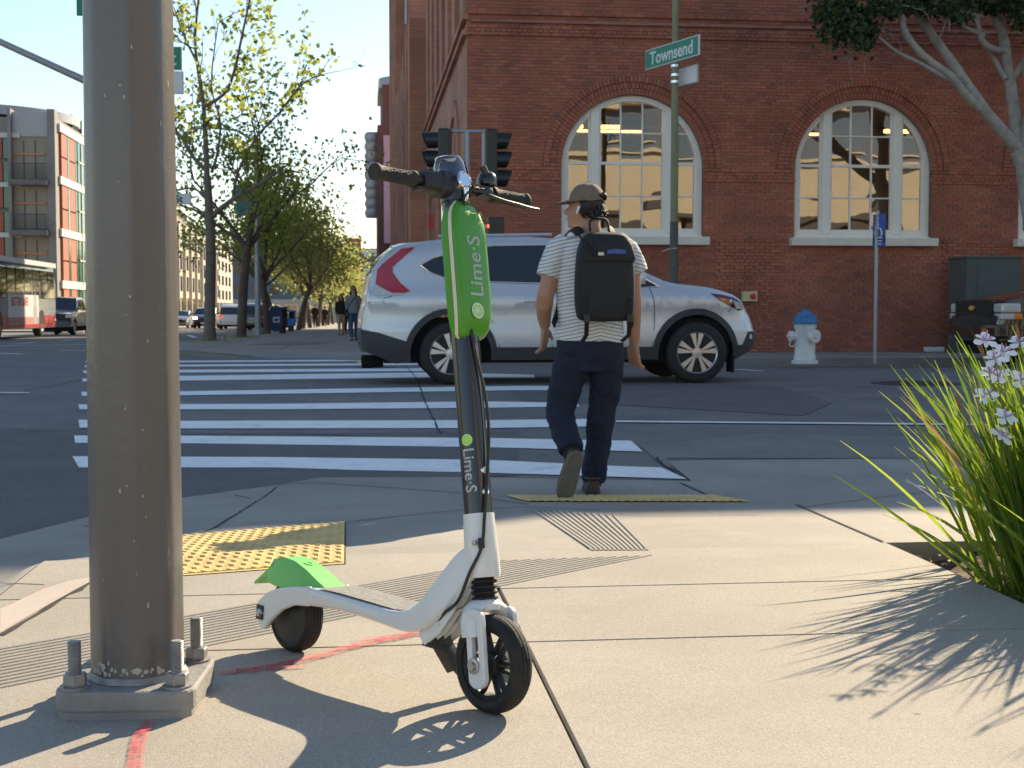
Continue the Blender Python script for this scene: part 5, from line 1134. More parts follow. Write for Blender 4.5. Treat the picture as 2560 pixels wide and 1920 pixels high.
# trailing foot: toe on the ground, heel raised, sole towards the camera
shoe(T(*mp(1413, 1168, -.215)) @ RY(rad(12)) @ RZ(rad(6)) @ RX(rad(-74)), 'sole')
# hair and cap
hr = MB(); hr.ell(head + Vector((.012, -.012, .01)), (.078, .095, .1), 20, 12)
for k in range(70):
    a = random.uniform(-2.6, .6); z = random.uniform(-.075, -.02); p = head + Vector((.012 + .07 * math.cos(a), -.02 + .08 * math.sin(a), z + .035)); hr.tube([p, p + Vector((random.uniform(-.008, .016), random.uniform(-.016, .004), -.02)), p + Vector((random.uniform(-.008, .026), random.uniform(-.02, .008), -.03))], [.008, .006, .002], 5)
ho = hr.build('hair', 'hair_dark', man, smooth=True)
# trim: keep the hair off the face by a skin-coloured cheek in front of it
cp = MB(); cc_ = head + Vector((.0, -.005, .03)); rings = []
for i in range(9):
    t = i / 8 * math.pi / 2; rings.append([(cc_.x + .096 * math.cos(t) * math.cos(a) , cc_.y + .108 * math.cos(t) * math.sin(a), cc_.z + .098 * math.sin(t) + .004 * math.cos(a * 6) * math.cos(t)) for a in [2 * math.pi * k / 30 for k in range(30)]])
cp.loft(rings); capo = cp.build('cap', 'cap_brown', man, smooth=True)
brim = []
for k in range(13):
    a = math.pi * (k / 12) + math.pi / 2 - .35; brim.append(a)
bm_ = MB(); inner = [(cc_.x + .094 * math.cos(a), cc_.y + .106 * math.sin(a), cc_.z + .004) for a in brim]; outer = [(cc_.x + .094 * math.cos(a) - .075 * math.sin((a - brim[0]) / (brim[-1] - brim[0]) * math.pi), cc_.y + .106 * math.sin(a) + .03 * math.sin((a - brim[0]) / (brim[-1] - brim[0]) * math.pi), cc_.z - .012 * math.sin((a - brim[0]) / (brim[-1] - brim[0]) * math.pi)) for a in brim]
N_ = len(brim); bm_.add(inner + outer + [(x, y, z + .005) for x, y, z in inner] + [(x, y, z + .005) for x, y, z in outer], [(i, i + 1, N_ + i + 1, N_ + i) for i in range(N_ - 1)] + [(2 * N_ + i, 3 * N_ + i, 3 * N_ + i + 1, 2 * N_ + i + 1) for i in range(N_ - 1)] + [(N_ + i, N_ + i + 1, 3 * N_ + i + 1, 3 * N_ + i) for i in range(N_ - 1)])
bm_.build('brim', 'cap_brown', capo, smooth=True)
MB().lathe([(.011, 0), (.009, .004), (0, .006)], 12, T(cc_.x, cc_.y, cc_.z + .097)).build('cap_button', 'cap_brown', capo, smooth=True)
MB().tube([cc_ + Vector((.055, -.092, .022)), cc_ + Vector((.07, -.082, .034)), cc_ + Vector((.083, -.066, .022)), cc_ + Vector((.078, -.075, .006))], .012, 8).build('cap_opening', 'hair_dark', capo, smooth=True)
MB().tube([earc + Vector((-.004, -.018, .004)), earc + Vector((-.008, -.024, -.01)), earc + Vector((-.016, -.02, -.032))], [.008, .006, .0035], 8).build('earbud', 'logo_white', man, smooth=True)
# ---- backpack
pk = thing('backpack', 'black roll-top backpack worn by the person in the striped shirt', 'backpack', (MX.x, MX.y, MX.z))
pr_ = [(808, .122, .03, .055), (800, .142, .045, .075), (770, .155, .055, .085), (700, .155, .058, .088), (640, .145, .055, .085), (616, .128, .045, .072), (602, .108, .03, .052), (594, .085, .02, .034)]
MB().loft([[(mp(1492, v).x + math.copysign(abs(math.cos(t)) ** .7, math.cos(t)) * hw, -.205 + dy * 0 + math.copysign(abs(math.sin(t)) ** .6, math.sin(t)) * dp, mp(0, v).z) for t in [2 * math.pi * k / 24 for k in range(24)]] for v, hw, dy, dp in pr_]).build('main_compartment', 'pack_black', pk, smooth=True, sub=1)
fl = MB(); fl.loft([[(mp(1496, v).x + math.copysign(abs(math.cos(t)) ** .6, math.cos(t)) * hw, -.215 + math.copysign(abs(math.sin(t)) ** .6, math.sin(t)) * dp, mp(0, v).z) for t in [2 * math.pi * k / 20 for k in range(20)]] for v, hw, dp in ((664, .142, .088), (656, .147, .093), (626, .13, .086), (606, .108, .066), (597, .085, .04))]); fl.build('flap', 'pack_black', pk, smooth=True)
MB().tube([mp(1425, 600, -.25), mp(1440, 630, -.3), mp(1462, 652, -.305)], [.004, .01, .014], 6).build('flap_cord', 'strap_black', pk); MB().box(mp(1475, 648, -.307)[:], (.03, .008, .018), ch=.003).build('buckle', 'steel', pk)
MB().prism([(-.05, -.008), (.05, -.008), (.045, .012), (-.01, .016), (-.045, .01)], -.31, -.308, m=T(mp(1512, 0).x, 0, mp(0, 644).z)).build('label_patch', mat('label_blue', (.05, .1, .3), .7, .2, 60), pk)
MB().tube(smooth_path([mp(1462, 590, -.14), mp(1464, 565, -.12), mp(1485, 560, -.12), mp(1505, 566, -.12), mp(1508, 590, -.14)], 4), [(.006, .014)] * 17, 8).build('grab_handle', 'strap_black', pk, smooth=True)
for q in ([(1440, 596, -.12), (1430, 584, -.06), (1418, 592, .03), (1404, 630, .12), (1400, 700, .12), (1396, 770, .02), (1378, 816, -.07)], [(1512, 592, -.12), (1524, 584, -.06), (1536, 592, .03), (1548, 630, .12), (1552, 700, .12), (1560, 770, .02), (1572, 820, -.07)]):
    MB().tube(smooth_path([mp(*p) for p in q], 4), [(.005, .026)] * 25, 8, up=(0, 1, 0)).build('shoulder_strap', 'strap_black', pk, smooth=True)
for u in (1445, 1548): 
    MB().tube([mp(u, 748, -.285), mp(u, 800, -.27), mp(u + 4, 840, -.2), mp(u + (-4 if u < 1500 else -12), 855, -.18)], [(.003, .012)] * 4, 8, up=(0, 1, 0)).build('compression_strap', 'strap_black', pk); MB().box(mp(u, 800, -.276)[:], (.032, .014, .04), ch=.004).build('strap_buckle', 'black_plastic', pk)
# ---- passers-by
def passer(label, X, Y, h, facing, top, legs, hairlen, group=None, stride=.12, bag=True, bot='shoe', skn='skin_light'):
    z0 = zfs(X, Y); k = h / 1.68; R_ = RZ(facing); b = MB()
    def q(x, y, z): return R_ @ (Vector((x, y, z)) * k)
    b.ell(q(0, 0, 1.55), (.075 * k, .085 * k, .11 * k), 14, 10); b.tube([q(0, 0, 1.36), q(0, .005, 1.5)], .05 * k, 10); b.tube([q(0, .08, 1.56), q(0, .1, 1.53)], .012 * k, 6)
    b.tube([q(0, 0, 1.34), q(0, 0, 1.1), q(0, 0, .9)], [(.08 * k, .15 * k), (.085 * k, .13 * k), (.095 * k, .16 * k)], 14, up=R_ @ Vector((0, 1, 0)))
    for s in (-1, 1):
        b.tube([q(s * .17, 0, 1.32), q(s * .21, -.02, 1.08), q(s * .2, .08 * s, .88)], [.042 * k, .036 * k, .025 * k], 10); hand(b, q(s * .2, .08 * s, .88), (0, .1, -1), R_ @ Vector((0, 1, 0)), .95 * k, .3)
        b.tube([q(s * .09, 0, .85), q(s * .08, s * stride * .6, .47), q(s * .07, s * stride, .08)], [.08 * k, .055 * k, .04 * k], 10)
    o = b.build('person', skn, None, smooth=True, remesh=.014, soft=2, loc=(X, Y, z0)); tag(o, label, 'person', group)
    t = MB(); t.tube([q(0, 0, 1.4), q(0, 0, 1.34), q(0, 0, 1.1), q(0, 0, .84)], [(.07 * k, .1 * k), (.1 * k, .18 * k), (.105 * k, .155 * k), (.12 * k, .185 * k)], 16, up=R_ @ Vector((0, 1, 0)))
    for s in (-1, 1): t.tube([q(s * .13, 0, 1.34), q(s * .19, 0, 1.28), q(s * .215, -.02, 1.08), q(s * .2, .07 * s, .92)], [.06 * k, .06 * k, .05 * k, .04 * k], 10)
    t.build('top', top, o, smooth=True, remesh=.016, soft=2)
    l_ = MB(); l_.tube([q(0, 0, .92), q(0, 0, .8)], [(.11 * k, .175 * k), (.115 * k, .175 * k)], 14, up=R_ @ Vector((0, 1, 0)))
    for s in (-1, 1): l_.tube([q(s * .085, 0, .84), q(s * .08, s * stride * .6, .47), q(s * .07, s * stride, .1)], [.098 * k, .068 * k, .05 * k], 12)
    l_.build('trousers', legs, o, smooth=True, remesh=.016, soft=2)
    for s in (-1, 1): MB().box((0, 0, 0), (.085 * k, .25 * k, .07 * k), T(*q(s * .07, s * stride + .04, .04)) @ R_, ch=.03 * k).build('shoe', 'leather_brown', o, smooth=True)
    hr = MB().ell(q(0, -.02, 1.575), (.085 * k, .092 * k, .105 * k), 14, 10)
    if hairlen: hr.tube([q(-.06, -.04, 1.56), q(-.085, -.03, 1.42), q(-.09, -.01, 1.3)], [.04 * k, .04 * k, .02 * k], 8).tube([q(.06, -.04, 1.56), q(.085, -.03, 1.42), q(.09, -.01, 1.3)], [.04 * k, .04 * k, .02 * k], 8).tube([q(0, -.06, 1.56), q(0, -.07, 1.35)], [.07 * k, .05 * k], 8)
    hr.build('hair', 'hair_dark', o, smooth=True)
    if bag:
        MB().box((0, 0, 0), (.1 * k, .24 * k, .22 * k), T(*q(.22, -.02, .86)) @ R_, ch=.03).tube(smooth_path([q(.2, .03, .95), q(.1, .12, 1.15), q(-.08, .11, 1.36), q(-.12, -.02, 1.38)], 3), [(.004, .018)] * 10, 6).build('bag', 'cloth_black', o)
    if hairlen and bag: MB().box((0, 0, 0), (.13 * k, .02, .04 * k), T(*q(0, .095, 1.565)) @ R_, ch=.008).build('sunglasses', 'cloth_black', o)
    return o
def farX(u, Y): return PY(u, 780, Y).x
passer('person with long hair, grey sweater and blue jeans walking on the far sidewalk', farX(884, 41.5), 41.5, 1.67, rad(184), 'knit_grey', 'blue_jeans', True)
passer('person in black with a tan jacket walking behind the grey sweater', farX(853, 55), 55, 1.66, rad(178), 'cloth_black', 'cloth_tan', True, bag=False, skn='skin_tan')
passer('person in pale clothes half hidden behind the grey sweater', farX(869, 60), 60, 1.7, rad(180), 'cloth_tan', 'cloth_black', False, bag=False)
passer('person all in dark clothes further along under the street trees', farX(788, 100), 100, 1.74, rad(180), 'cloth_black', 'cloth_black', False, bag=False)
passer('person in dark clothes farthest along under the street trees', farX(812, 118), 118, 1.74, rad(0), 'cloth_black', 'cloth_black', False, bag=False)
p_ = passer('person in a blue shirt and tan trousers beside the red building', -20.0 + 2.4, 86, 1.75, rad(0), mat('shirt_blue', (.1, .15, .26), .9), 'cloth_tan', False, bag=False); p_.location.z = zf(0, 86)
# ================================================================== STREET FURNITURE
mat('lamp_green', (.2, .2, .1), .5, .15, 3, .1, 40); mat('pole_dark', (.06, .065, .06), .5, .15, 5); mat('galv_pole', (.33, .34, .36), .45, .1, 8, metal=.4)
mat('sign_white', (.68, .69, .7), .45, .04); mat('sign_blue', (.02, .06, .3), .45, .04); mat('hydrant_white', (.7, .69, .66), .5, .06, 8, .2, 40, dirt=.25, dcol=(.35, .3, .25)); mat('hydrant_blue', (.06, .19, .38), .5, .12, 8, .2, 40)
mat('signal_black', (.012, .013, .014), .35, .1); mat('cabinet_green', (.085, .1, .09), .6, .12, 4, .1, 60, dirt=.2); mat('iron', (.06, .05, .045), .7, .2, 20, .3, 60); mat('mail_blue', (.025, .06, .14), .45, .08); mat('text_black', (.02, .02, .02), .6)
# Townsend street-name pole
tp = PY(1684, 760, 23.2); tpz = zf(tp.x, 23.2)
tw = thing('street_sign_pole', 'tall slim green street pole carrying the Townsend sign by the brick wall', 'street sign', (tp.x, 23.2, tpz))
MB().lathe([(0, 0), (.1, 0), (.1, .25), (.075, .3), (.072, 2.35), (0, 2.35)], 20).build('pole_base', 'pole_dark', tw, smooth=True)
MB().lathe([(0, 2.3), (.068, 2.3), (.055, 8.5), (0, 8.5)], 20).build('pole_shaft', 'lamp_green', tw, smooth=True)
def name_sign(root, txt, pc, w, h, rz, bm_, fm_, ts, tx=.0, rotx=0):
    m = T(*pc) @ RZ(rz)
    s = MB().box((0, 0, 0), (w, .03, h), m, ch=.008).build('sign_plate', fm_, root); MB().box((0, -.0165, 0), (w - .035, .006, h - .035), m).build('sign_face', bm_, s)
    if txt: text('sign_lettering', txt, ts, 'sign_white' if bm_ != 'sign_white' else 'text_black', s, m @ T(tx, -.0215, -.01) @ RX(rad(90)), .001, .006)
    return s
zz = lambda v: PY(1684, v, 23.2).z - tpz
for v in (205, 188, 165, 140): MB().tube([(0, 0, zz(v) - .02), (0, 0, zz(v) + .02)], .08, 16).build('clamp', 'chrome', tw, smooth=True)
# the plate is seen obliquely: turned about 52 degrees, rising along its own length away from us
name_sign(tw, 'Townsend', (-.08, -.1, zz(135)), 1.62, .34, rad(-69), 'sign_green', 'sign_white', .31)
name_sign(tw, '', (.2, -.1, zz(191)), .62, .32, rad(-69), 'sign_white', 'galv_pole', .2)
MB().tube([(-.22, -.05, zz(627) - .02), (-.12, -.07, zz(623)), (.03, -.085, zz(621))], .006, 6).build('zip_tie', 'sign_white', tw)
# twin traffic signal on its own post
tsp = PY(1168, 700, 22.9); tsz = zfs(tsp.x, 25.2)
ts_ = thing('traffic_signal', 'twin black traffic signal heads on a grey post at the brick corner', 'traffic light', (tsp.x, 22.9, zroad(0, 22) + .13))
zt_ = lambda v: PY(1168, v, 22.9).z - ts_.location.z
MB().lathe([(0, 0), (.12, 0), (.12, .1), (.055, .16), (.052, zt_(330)), (0, zt_(328))], 16).build('post', 'galv_pole', ts_, smooth=True)
MB().tube([(-.36, 0, zt_(330) - .05), (-.34, 0, zt_(328)), (.36, 0, zt_(328)), (.38, 0, zt_(330) - .05)], .03, 10).build('bracket', 'galv_pole', ts_, smooth=True)
for sd in (-1, 1):
    h = MB().box((sd * .4, 0, zt_(400)), (.2, .3, 1.02), ch=.03).build('signal_head', 'signal_black', ts_)
    MB().box((sd * .29, .02, zt_(400)), (.06, .2, 1.0), ch=.02).build('back_plate', 'galv_pole' if sd > 0 else 'signal_black', h)
    for k in range(3):
        z = zt_(352 + 47 * k); v_ = MB(); R1 = .145; n = 20
        for i in range(n + 1):
            a = rad(-60 + 300 * i / n); 
            for x, r in ((.49, R1), (.76 - .05 * (1 - math.sin(a)), R1 * .97), (.49, R1 - .012), (.75 - .05 * (1 - math.sin(a)), R1 * .97 - .012)): v_.v.append((sd * x, math.cos(a) * r, z + math.sin(a) * r))
        for i in range(n): q = 4 * i; v_.f += [(q, q + 4, q + 5, q + 1), (q + 2, q + 3, q + 7, q + 6), (q + 1, q + 5, q + 7, q + 3)]
        v_.build('visor', 'signal_black', h, smooth=True)
        MB().lathe([(0, 0), (.13, 0), (.1, .03), (0, .045)], 20, T(sd * .5, 0, z) @ RY(rad(90 * sd))).build('lens', ['lamp_red', 'lamp_amber', 'sign_green'][k], h, smooth=True)
px_ = PY(1238, 567, 22.9); ph = MB().box((px_.x - tsp.x, -.1, px_.z - ts_.location.z), (.27, .2, .3), ch=.02).build('pedestrian_signal', 'signal_black', ts_)
MB().box((px_.x - tsp.x - .16, -.1, px_.z - ts_.location.z), (.1, .06, .06)).build('signal_arm', 'galv_pole', ph); MB().box((px_.x - tsp.x - .135, -.19, px_.z - ts_.location.z), (.02, .02, .05)).build('hand_lamp', emit('ped_red', (1, .08, .03), 3), ph)
# hydrant
hp = GS(2012, 909, f=zfs)
hy = thing('fire_hydrant', 'white fire hydrant with a blue bonnet on the far sidewalk', 'fire hydrant', (hp.x, hp.y, hp.z))
MB().lathe([(0, 0), (.2, 0), (.2, .05), (.165, .06), (.165, .12), (.155, .14), (.15, .52), (.17, .55), (.17, .6), (0, .6)], 28).build('barrel', 'hydrant_white', hy, smooth=True)
bo_ = MB().lathe([(0, .6), (.195, .6), (.2, .635), (.175, .65), (.16, .69), (.11, .76), (.06, .79), (.06, .82), (0, .83)], 28)
for k in range(8): bo_.box((.15 * math.cos(k * .785), .15 * math.sin(k * .785), .69), (.05, .03, .1), m=I4)
bo_.build('bonnet', 'hydrant_blue', hy, smooth=True)
for a, r, ln in ((180, .065, .12), (-65, .085, .1), (0, .065, .05)):
    m = RZ(rad(a)) @ T(.13, 0, .42) @ RY(rad(90)); nz_ = MB().lathe([(0, 0), (r, 0), (r, ln * .5), (r * 1.2, ln * .5), (r * 1.2, ln), (r * .4, ln), (r * .4, ln + .03), (0, ln + .03)], 16, m).build('nozzle', 'hydrant_white', hy, smooth=True)
MB().tube(smooth_path([(-.2, -.03, .4), (-.26, -.05, .3), (-.22, -.06, .26), (-.16, -.06, .3)], 4), .008, 6).build('chain', 'hydrant_white', hy)
# parking sign post
sp_ = GS(2187, 908, f=zfs); pk_ = thing('parking_sign', 'slim grey post with small blue accessible parking signs', 'sign', (sp_.x, sp_.y, sp_.z))
zp = lambda v: PY(2192, v, sp_.y).z - sp_.z
MB().lathe([(0, 0), (.028, 0), (.028, zp(560)), (0, zp(560))], 12).build('post', 'galv_pole', pk_, smooth=True)
MB().box((.0, -.03, (zp(553) + zp(585)) / 2 + .05), (.05, .02, zp(553) - zp(620)), m=I4).build('post_head', 'galv_pole', pk_)
s1 = MB().box((0, 0, 0), (.3, .012, .43), T(.02, -.05, (zp(553) + zp(590)) / 2) @ RZ(rad(-74))).build('sign_plate', 'sign_blue', pk_); m = T(.02, -.05, (zp(553) + zp(590)) / 2) @ RZ(rad(-74)) @ T(0, -.009, 0)
MB().tube([m @ Vector((-.02, 0, .12)), m @ Vector((-.015, 0, .0)), m @ Vector((.05, 0, -.005)), m @ Vector((.08, 0, -.1))], .012, 6).tube([m @ Vector((-.005 + .085 * math.cos(t), 0, -.06 + .085 * math.sin(t))) for t in [2.2 + k * .42 for k in range(10)]], .01, 6).lathe([(0, 0), (.026, 0), (.026, .004), (0, .004)], 12, m @ T(-.022, 0, .155) @ RX(rad(90))).build('wheelchair_symbol', 'sign_white', s1)
s2 = MB().box((0, 0, 0), (.3, .012, .17), T(.02, -.05, zp(603)) @ RZ(rad(-74))).build('sign_plate', 'sign_blue', pk_)
m = T(.02, -.05, zp(603)) @ RZ(rad(-74)) @ T(0, -.009, 0); q = MB()
for k in range(3): q.box((0, 0, .045 - k * .045), (.2 - .03 * k, .003, .014), m)
q.build('sign_lines', 'sign_white', s2)
# utility cabinet
cbp = PY(2485, 760, 25.6); cbz = zf(0, 25.6)
cab = thing('utility_cabinet', 'grey green steel utility cabinet beside the brick wall', 'cabinet', (cbp.x, 25.6, cbz))
x0, x1 = PY(2416, 700, 25.2).x - cbp.x, PY(2553, 700, 25.2).x - cbp.x; zt2 = PY(2485, 645, 25.2).z - cbz
MB().box(((x0 + x1) / 2, 0, zt2 / 2), (x1 - x0, .8, zt2), ch=.015).build('housing', 'cabinet_green', cab); MB().box(((x0 + x1) / 2, 0, zt2 + .015), (x1 - x0 + .06, .86, .04), ch=.01).build('lid', 'cabinet_green', cab)
MB().box(((x0 + x1) / 2 + .08, -.405, zt2 / 2), (x1 - x0 - .3, .012, zt2 - .2)).build('door', 'cabinet_green', cab); MB().box((x0 + .32, -.42, zt2 * .55), (.03, .03, .14)).build('handle', 'iron', cab)
MB().lathe([(.05, 0), (.05, .05), (0, .06)], 12, T((x0 + x1) / 2, -.3, zt2 + .035)).build('vent_cap', 'cabinet_green', cab)
tag(MB().box((0, 0, 0), (.38, .2, .1), ch=.03).build('crumpled_paper', 'sign_white', None, loc=(PY(2335, 890, 26.2).x, 26.2, zf(0, 26.2) + .05)), 'crumpled white litter lying at the foot of the brick wall', 'litter')
# manhole cover
mh = GR(2290, 959); mc = MB().lathe([(0, .006), (.44, .006), (.45, .004), (.5, .004), (.5, 0), (0, 0)], 40)
for k in range(-4, 5):
    w_ = math.sqrt(max(0, .4 ** 2 - (k * .09) ** 2)); mc.box((0, k * .09, .008), (2 * w_, .03, .006))
tag(mc.build('manhole_cover', 'iron', None, smooth=True, loc=(mh.x, mh.y, mh.z + .003)), 'round dark iron manhole cover in the asphalt near the far kerb', 'manhole cover')
# mast pole on the far corner with signs (mostly behind the near pole)
mpz = zf(0, 31); mX = -4.75
mp_ = thing('mast_pole', 'grey street lamp pole with name signs behind the thick near pole', 'pole', (mX, 31.2, mpz))
MB().lathe([(0, 0), (.2, 0), (.2, .5), (.12, .6), (.09, 7), (0, 7)], 20).build('shaft', 'galv_pole', mp_, smooth=True)
a0, a1 = PY(345, 262, 31.2), PY(-90, 63, 31.2)
MB().tube([a0 - mp_.location, a1 - mp_.location], [.09, .07], 12).build('lamp_arm', 'galv_pole', mp_, smooth=True); MB().box(tuple(a1 - mp_.location + Vector((-.4, 0, .1))), (.9, .3, .2), ch=.06).build('lamp_head', 'galv_pole', mp_)
g0, g1 = PY(300, 145, 31.0), PY(455, 145, 31.0)
name_sign(mp_, 'St', tuple((g0 + g1) / 2 - mp_.location), g1.x - g0.x, .52, 0, 'sign_green', 'sign_white', .46, .36)
h0, h1 = PY(330, 206, 31.0), PY(459, 206, 31.0); name_sign(mp_, '', tuple((h0 + h1) / 2 - mp_.location), h1.x - h0.x, .5, 0, 'sign_white', 'galv_pole', .3)
h0, h1 = PY(340, 497, 31.0), PY(478, 497, 31.0); name_sign(mp_, 'St', tuple((h0 + h1) / 2 - mp_.location), h1.x - h0.x, .24, 0, 'sign_white', 'galv_pole', .22, .33)
# lamp post and mailbox under the trees
lp = thing('lamp_post', 'plain grey steel lamp post among the street trees', 'lamp post', (farX(645, 58), 58, zf(0, 58)))
MB().lathe([(0, 0), (.22, 0), (.22, .25), (.13, .3), (.09, 8.2), (0, 8.2)], 16).build('post', 'galv_pole', lp, smooth=True); MB().tube([(0, 0, 8.0), (-.8, 0, 8.5), (-1.9, 0, 8.6)], .05, 8).box((-2.2, 0, 8.58), (.7, .25, .14), ch=.04).build('lamp_arm', 'galv_pole', lp, smooth=True)
MB().box((-.5, 0, 5.6), (.7, .03, 1.3)).build('banner', mat('banner_teal', (.08, .2, .19), .7), lp)
mbx = thing('mailbox', 'dark blue street mailbox with a white label beside a tree', 'mailbox', (farX(688, 62), 62, zf(0, 62)), rad(8))
MB().prism([(-.3, .15), (.3, .15), (.3, .95)] + arc(0, .95, .3, 0, 180, 12)[1:], -.3, .3).build('box', 'mail_blue', mbx, bevel=.02, smooth=True)
for sx in (-1, 1):
    for sy in (-1, 1): MB().box((sx * .25, sy * .25, .08), (.06, .06, .16)).build('leg', 'mail_blue', mbx)
MB().box((.02, -.305, .62), (.3, .012, .26), m=I4).build('label', 'sign_white', mbx); MB().prism([(-.1, -.06), (.06, -.06), (.12, .05), (-.06, .05)], -.316, -.312, m=T(.02, 0, .62)).build('emblem', 'sign_blue', mbx); MB().box((0, -.28, 1.02), (.42, .06, .16), ch=.02).build('chute', 'mail_blue', mbx)
npb = thing('news_rack', 'brown newspaper rack standing beside the mailbox', 'news rack', (farX(706, 63.2), 63.2, zf(0, 63)))
MB().box((0, 0, .75), (.45, .45, .9), ch=.02).build('box', 'iron', npb); MB().box((0, 0, .15), (.3, .3, .3)).build('pedestal', 'iron', npb); MB().box((0, -.23, .9), (.36, .02, .4)).build('door', 'dark_glass', npb)
nb2 = thing('news_rack', 'bright blue newspaper rack on the kerb beyond the mailbox', 'news rack', (farX(727, 72), 72, zf(0, 72)))
MB().box((0, 0, .7), (.5, .45, .8), ch=.02).build('box', mat('rack_blue', (.03, .15, .5), .5), nb2); MB().box((0, 0, .15), (.3, .3, .3)).build('pedestal', 'iron', nb2); MB().box((0, -.23, .85), (.36, .02, .35)).build('door', 'dark_glass', nb2)

# ================================================================== TREES
mat('bark_grey', (.17, .14, .115), .95, .3, 5, .8, 30); mat('bark_brown', (.115, .085, .065), .95, .3, 5, .8, 30); mat('bark_pale', (.34, .31, .27), .9, .25, 6, .6, 25, dirt=.5, dcol=(.12, .1, .085), dscale=9)
leafmat('leaf_plane', (.15, .21, .03), (.33, .36, .07), .6); leafmat('leaf_olive', (.17, .21, .06), (.33, .34, .11), .5); leafmat('leaf_ficus', (.02, .04, .012), (.055, .085, .022), .25, .35)
def leaves(name, mt, parent, C, size, rng, flat=.5):
    n = len(C); C = np.array(C); s = rng.uniform(.6, 1.25, n) * size; d = rng.normal(size=(n, 3)); d[:, 2] -= .2; d /= np.linalg.norm(d, axis=1)[:, None]; e = rng.normal(size=(n, 3)); e -= d * (d * e).sum(1)[:, None]; e /= np.linalg.norm(e, axis=1)[:, None]; nr = np.cross(d, e)
    a = C - d * s[:, None] * .1; tip = C + d * s[:, None]; l = C + d * s[:, None] * .45 + e * s[:, None] * .42 + nr * s[:, None] * .1; r = C + d * s[:, None] * .45 - e * s[:, None] * .42 + nr * s[:, None] * .1
    V = np.stack([a, r, tip, l], 1).reshape(-1, 3); me = bpy.data.meshes.new(name); me.vertices.add(4 * n); me.vertices.foreach_set('co', V.ravel()); me.loops.add(4 * n); me.loops.foreach_set('vertex_index', np.arange(4 * n)); me.polygons.add(n); me.polygons.foreach_set('loop_start', np.arange(0, 4 * n, 4)); me.polygons.foreach_set('loop_total', np.full(n, 4)); me.update(); me.validate()
    at = me.attributes.new('rnd', 'FLOAT', 'FACE'); at.data.foreach_set('value', rng.uniform(0, 1, n)); return link(name, me, mt, parent)
def grow(mb, p, d, ln, r, lvl, tips, rng, bend=.25, kids=(2, 4), n=6):
    pts = [p.copy()]; dd = d.normalized(); K = 5
    for i in range(K):
        dd = (dd + Vector(rng.normal(size=3)) * bend * .35 + Vector((0, 0, .04))).normalized(); pts.append(pts[-1] + dd * ln / K)
    mb.tube(pts, [r * (1 - .6 * i / K) for i in range(K + 1)], n if r > .02 else 4, cap=False)
    if lvl <= 1: tips += [(pts[i], r) for i in range(2, K + 1)]
    if lvl > 0:
        for _ in range(rng.integers(*kids)):
            i = rng.integers(2, K + 1); v = Vector(rng.normal(size=3)); v = (dd * rng.uniform(.5, 1.1) + v.normalized() * .85 + Vector((0, 0, .15))).normalized(); grow(mb, pts[i], v, ln * rng.uniform(.5, .75), r * .5, lvl - 1, tips, rng, bend, kids, n)
    return pts
# -- first street tree: limbs follow the photograph
rng = np.random.default_rng(5); random.seed(5)
Y1 = 42.; t1x = farX(527, Y1); t1 = thing('street_tree', 'tall sparse plane tree with bare upper limbs nearest the crossing', 'tree', (t1x, Y1, zf(0, Y1)), group='street trees along the far kerb')
def tq(u, v, dy=0.): return PY(u, v, Y1 + dy) - Vector(t1.location)
tr = MB(); tips = []
tr.tube([tq(525, 850), tq(524, 780), tq(527, 650), tq(525, 560), tq(518, 440)], [.19, .165, .155, .14, .11], 14)
LIMB = [([(518, 445, 0), (513, 330, .2), (508, 255, .4), (495, 170, .5), (488, 90, .6), (503, -60, .8)], .085), ([(530, 540, 0), (580, 500, -.6), (650, 460, -1.1), (690, 430, -1.4)], .09), ([(508, 268, .3), (560, 235, 0), (585, 180, -.3), (605, 90, -.5), (622, 10, -.6), (640, -70, -.6)], .06), ([(519, 430, 0), (485, 395, .6), (455, 345, 1), (430, 315, 1.4), (400, 270, 1.6)], .07), ([(530, 430, 0), (545, 375, .5), (550, 300, .6), (528, 210, .5), (545, 60, .3)], .05), ([(583, 497, -.5), (595, 430, -.6), (640, 345, -.8), (700, 280, -1), (745, 220, -1.2), (790, 190, -1.3)], .05), ([(518, 540, 0), (490, 520, .4), (455, 500, .6)], .05), ([(512, 490, 0), (480, 470, .3), (440, 478, .5)], .045), ([(500, 170, .5), (460, 90, .8), (435, 20, 1)], .045), ([(640, 345, -.8), (680, 300, -.4), (735, 240, -.2), (760, 190, 0)], .03)]
for L_, r in LIMB:
    P = smooth_path([tq(*p) for p in L_], 3); tr.tube(P, [r * (1 - .65 * i / (len(P) - 1)) for i in range(len(P))], 8, cap=False)
    for i in range(3, len(P)):
        if rng.random() < .75:
            dd = (P[i] - P[i - 1]).normalized() + Vector(rng.normal(size=3)) * .7; grow(tr, P[i], dd, rng.uniform(.5, 1.3), r * .3, 1, tips, rng, .4, (1, 3), 5)
tr.build('trunk', 'bark_grey', t1, smooth=True)
C = []
for p, r in tips:
    for _ in range(int(rng.choice([0, 0, 0, 3, 7]))): C.append(p + Vector(rng.normal(size=3)) * .13)
dens = [(600, 180, 50, 70), (640, 20, 60, 35), (590, 230, 50, 60), (655, 120, 40, 60), (470, 330, 50, 60)]
for u, v, su, sv in dens:
    for _ in range(16):
        c0 = tq(rng.normal(u, su * .55), rng.normal(v, sv * .55), rng.normal(0, .8))
        for _ in range(7): C.append(c0 + Vector(rng.normal(size=3)) * .13)
leaves('crown', 'leaf_plane', t1, C, .17, rng)
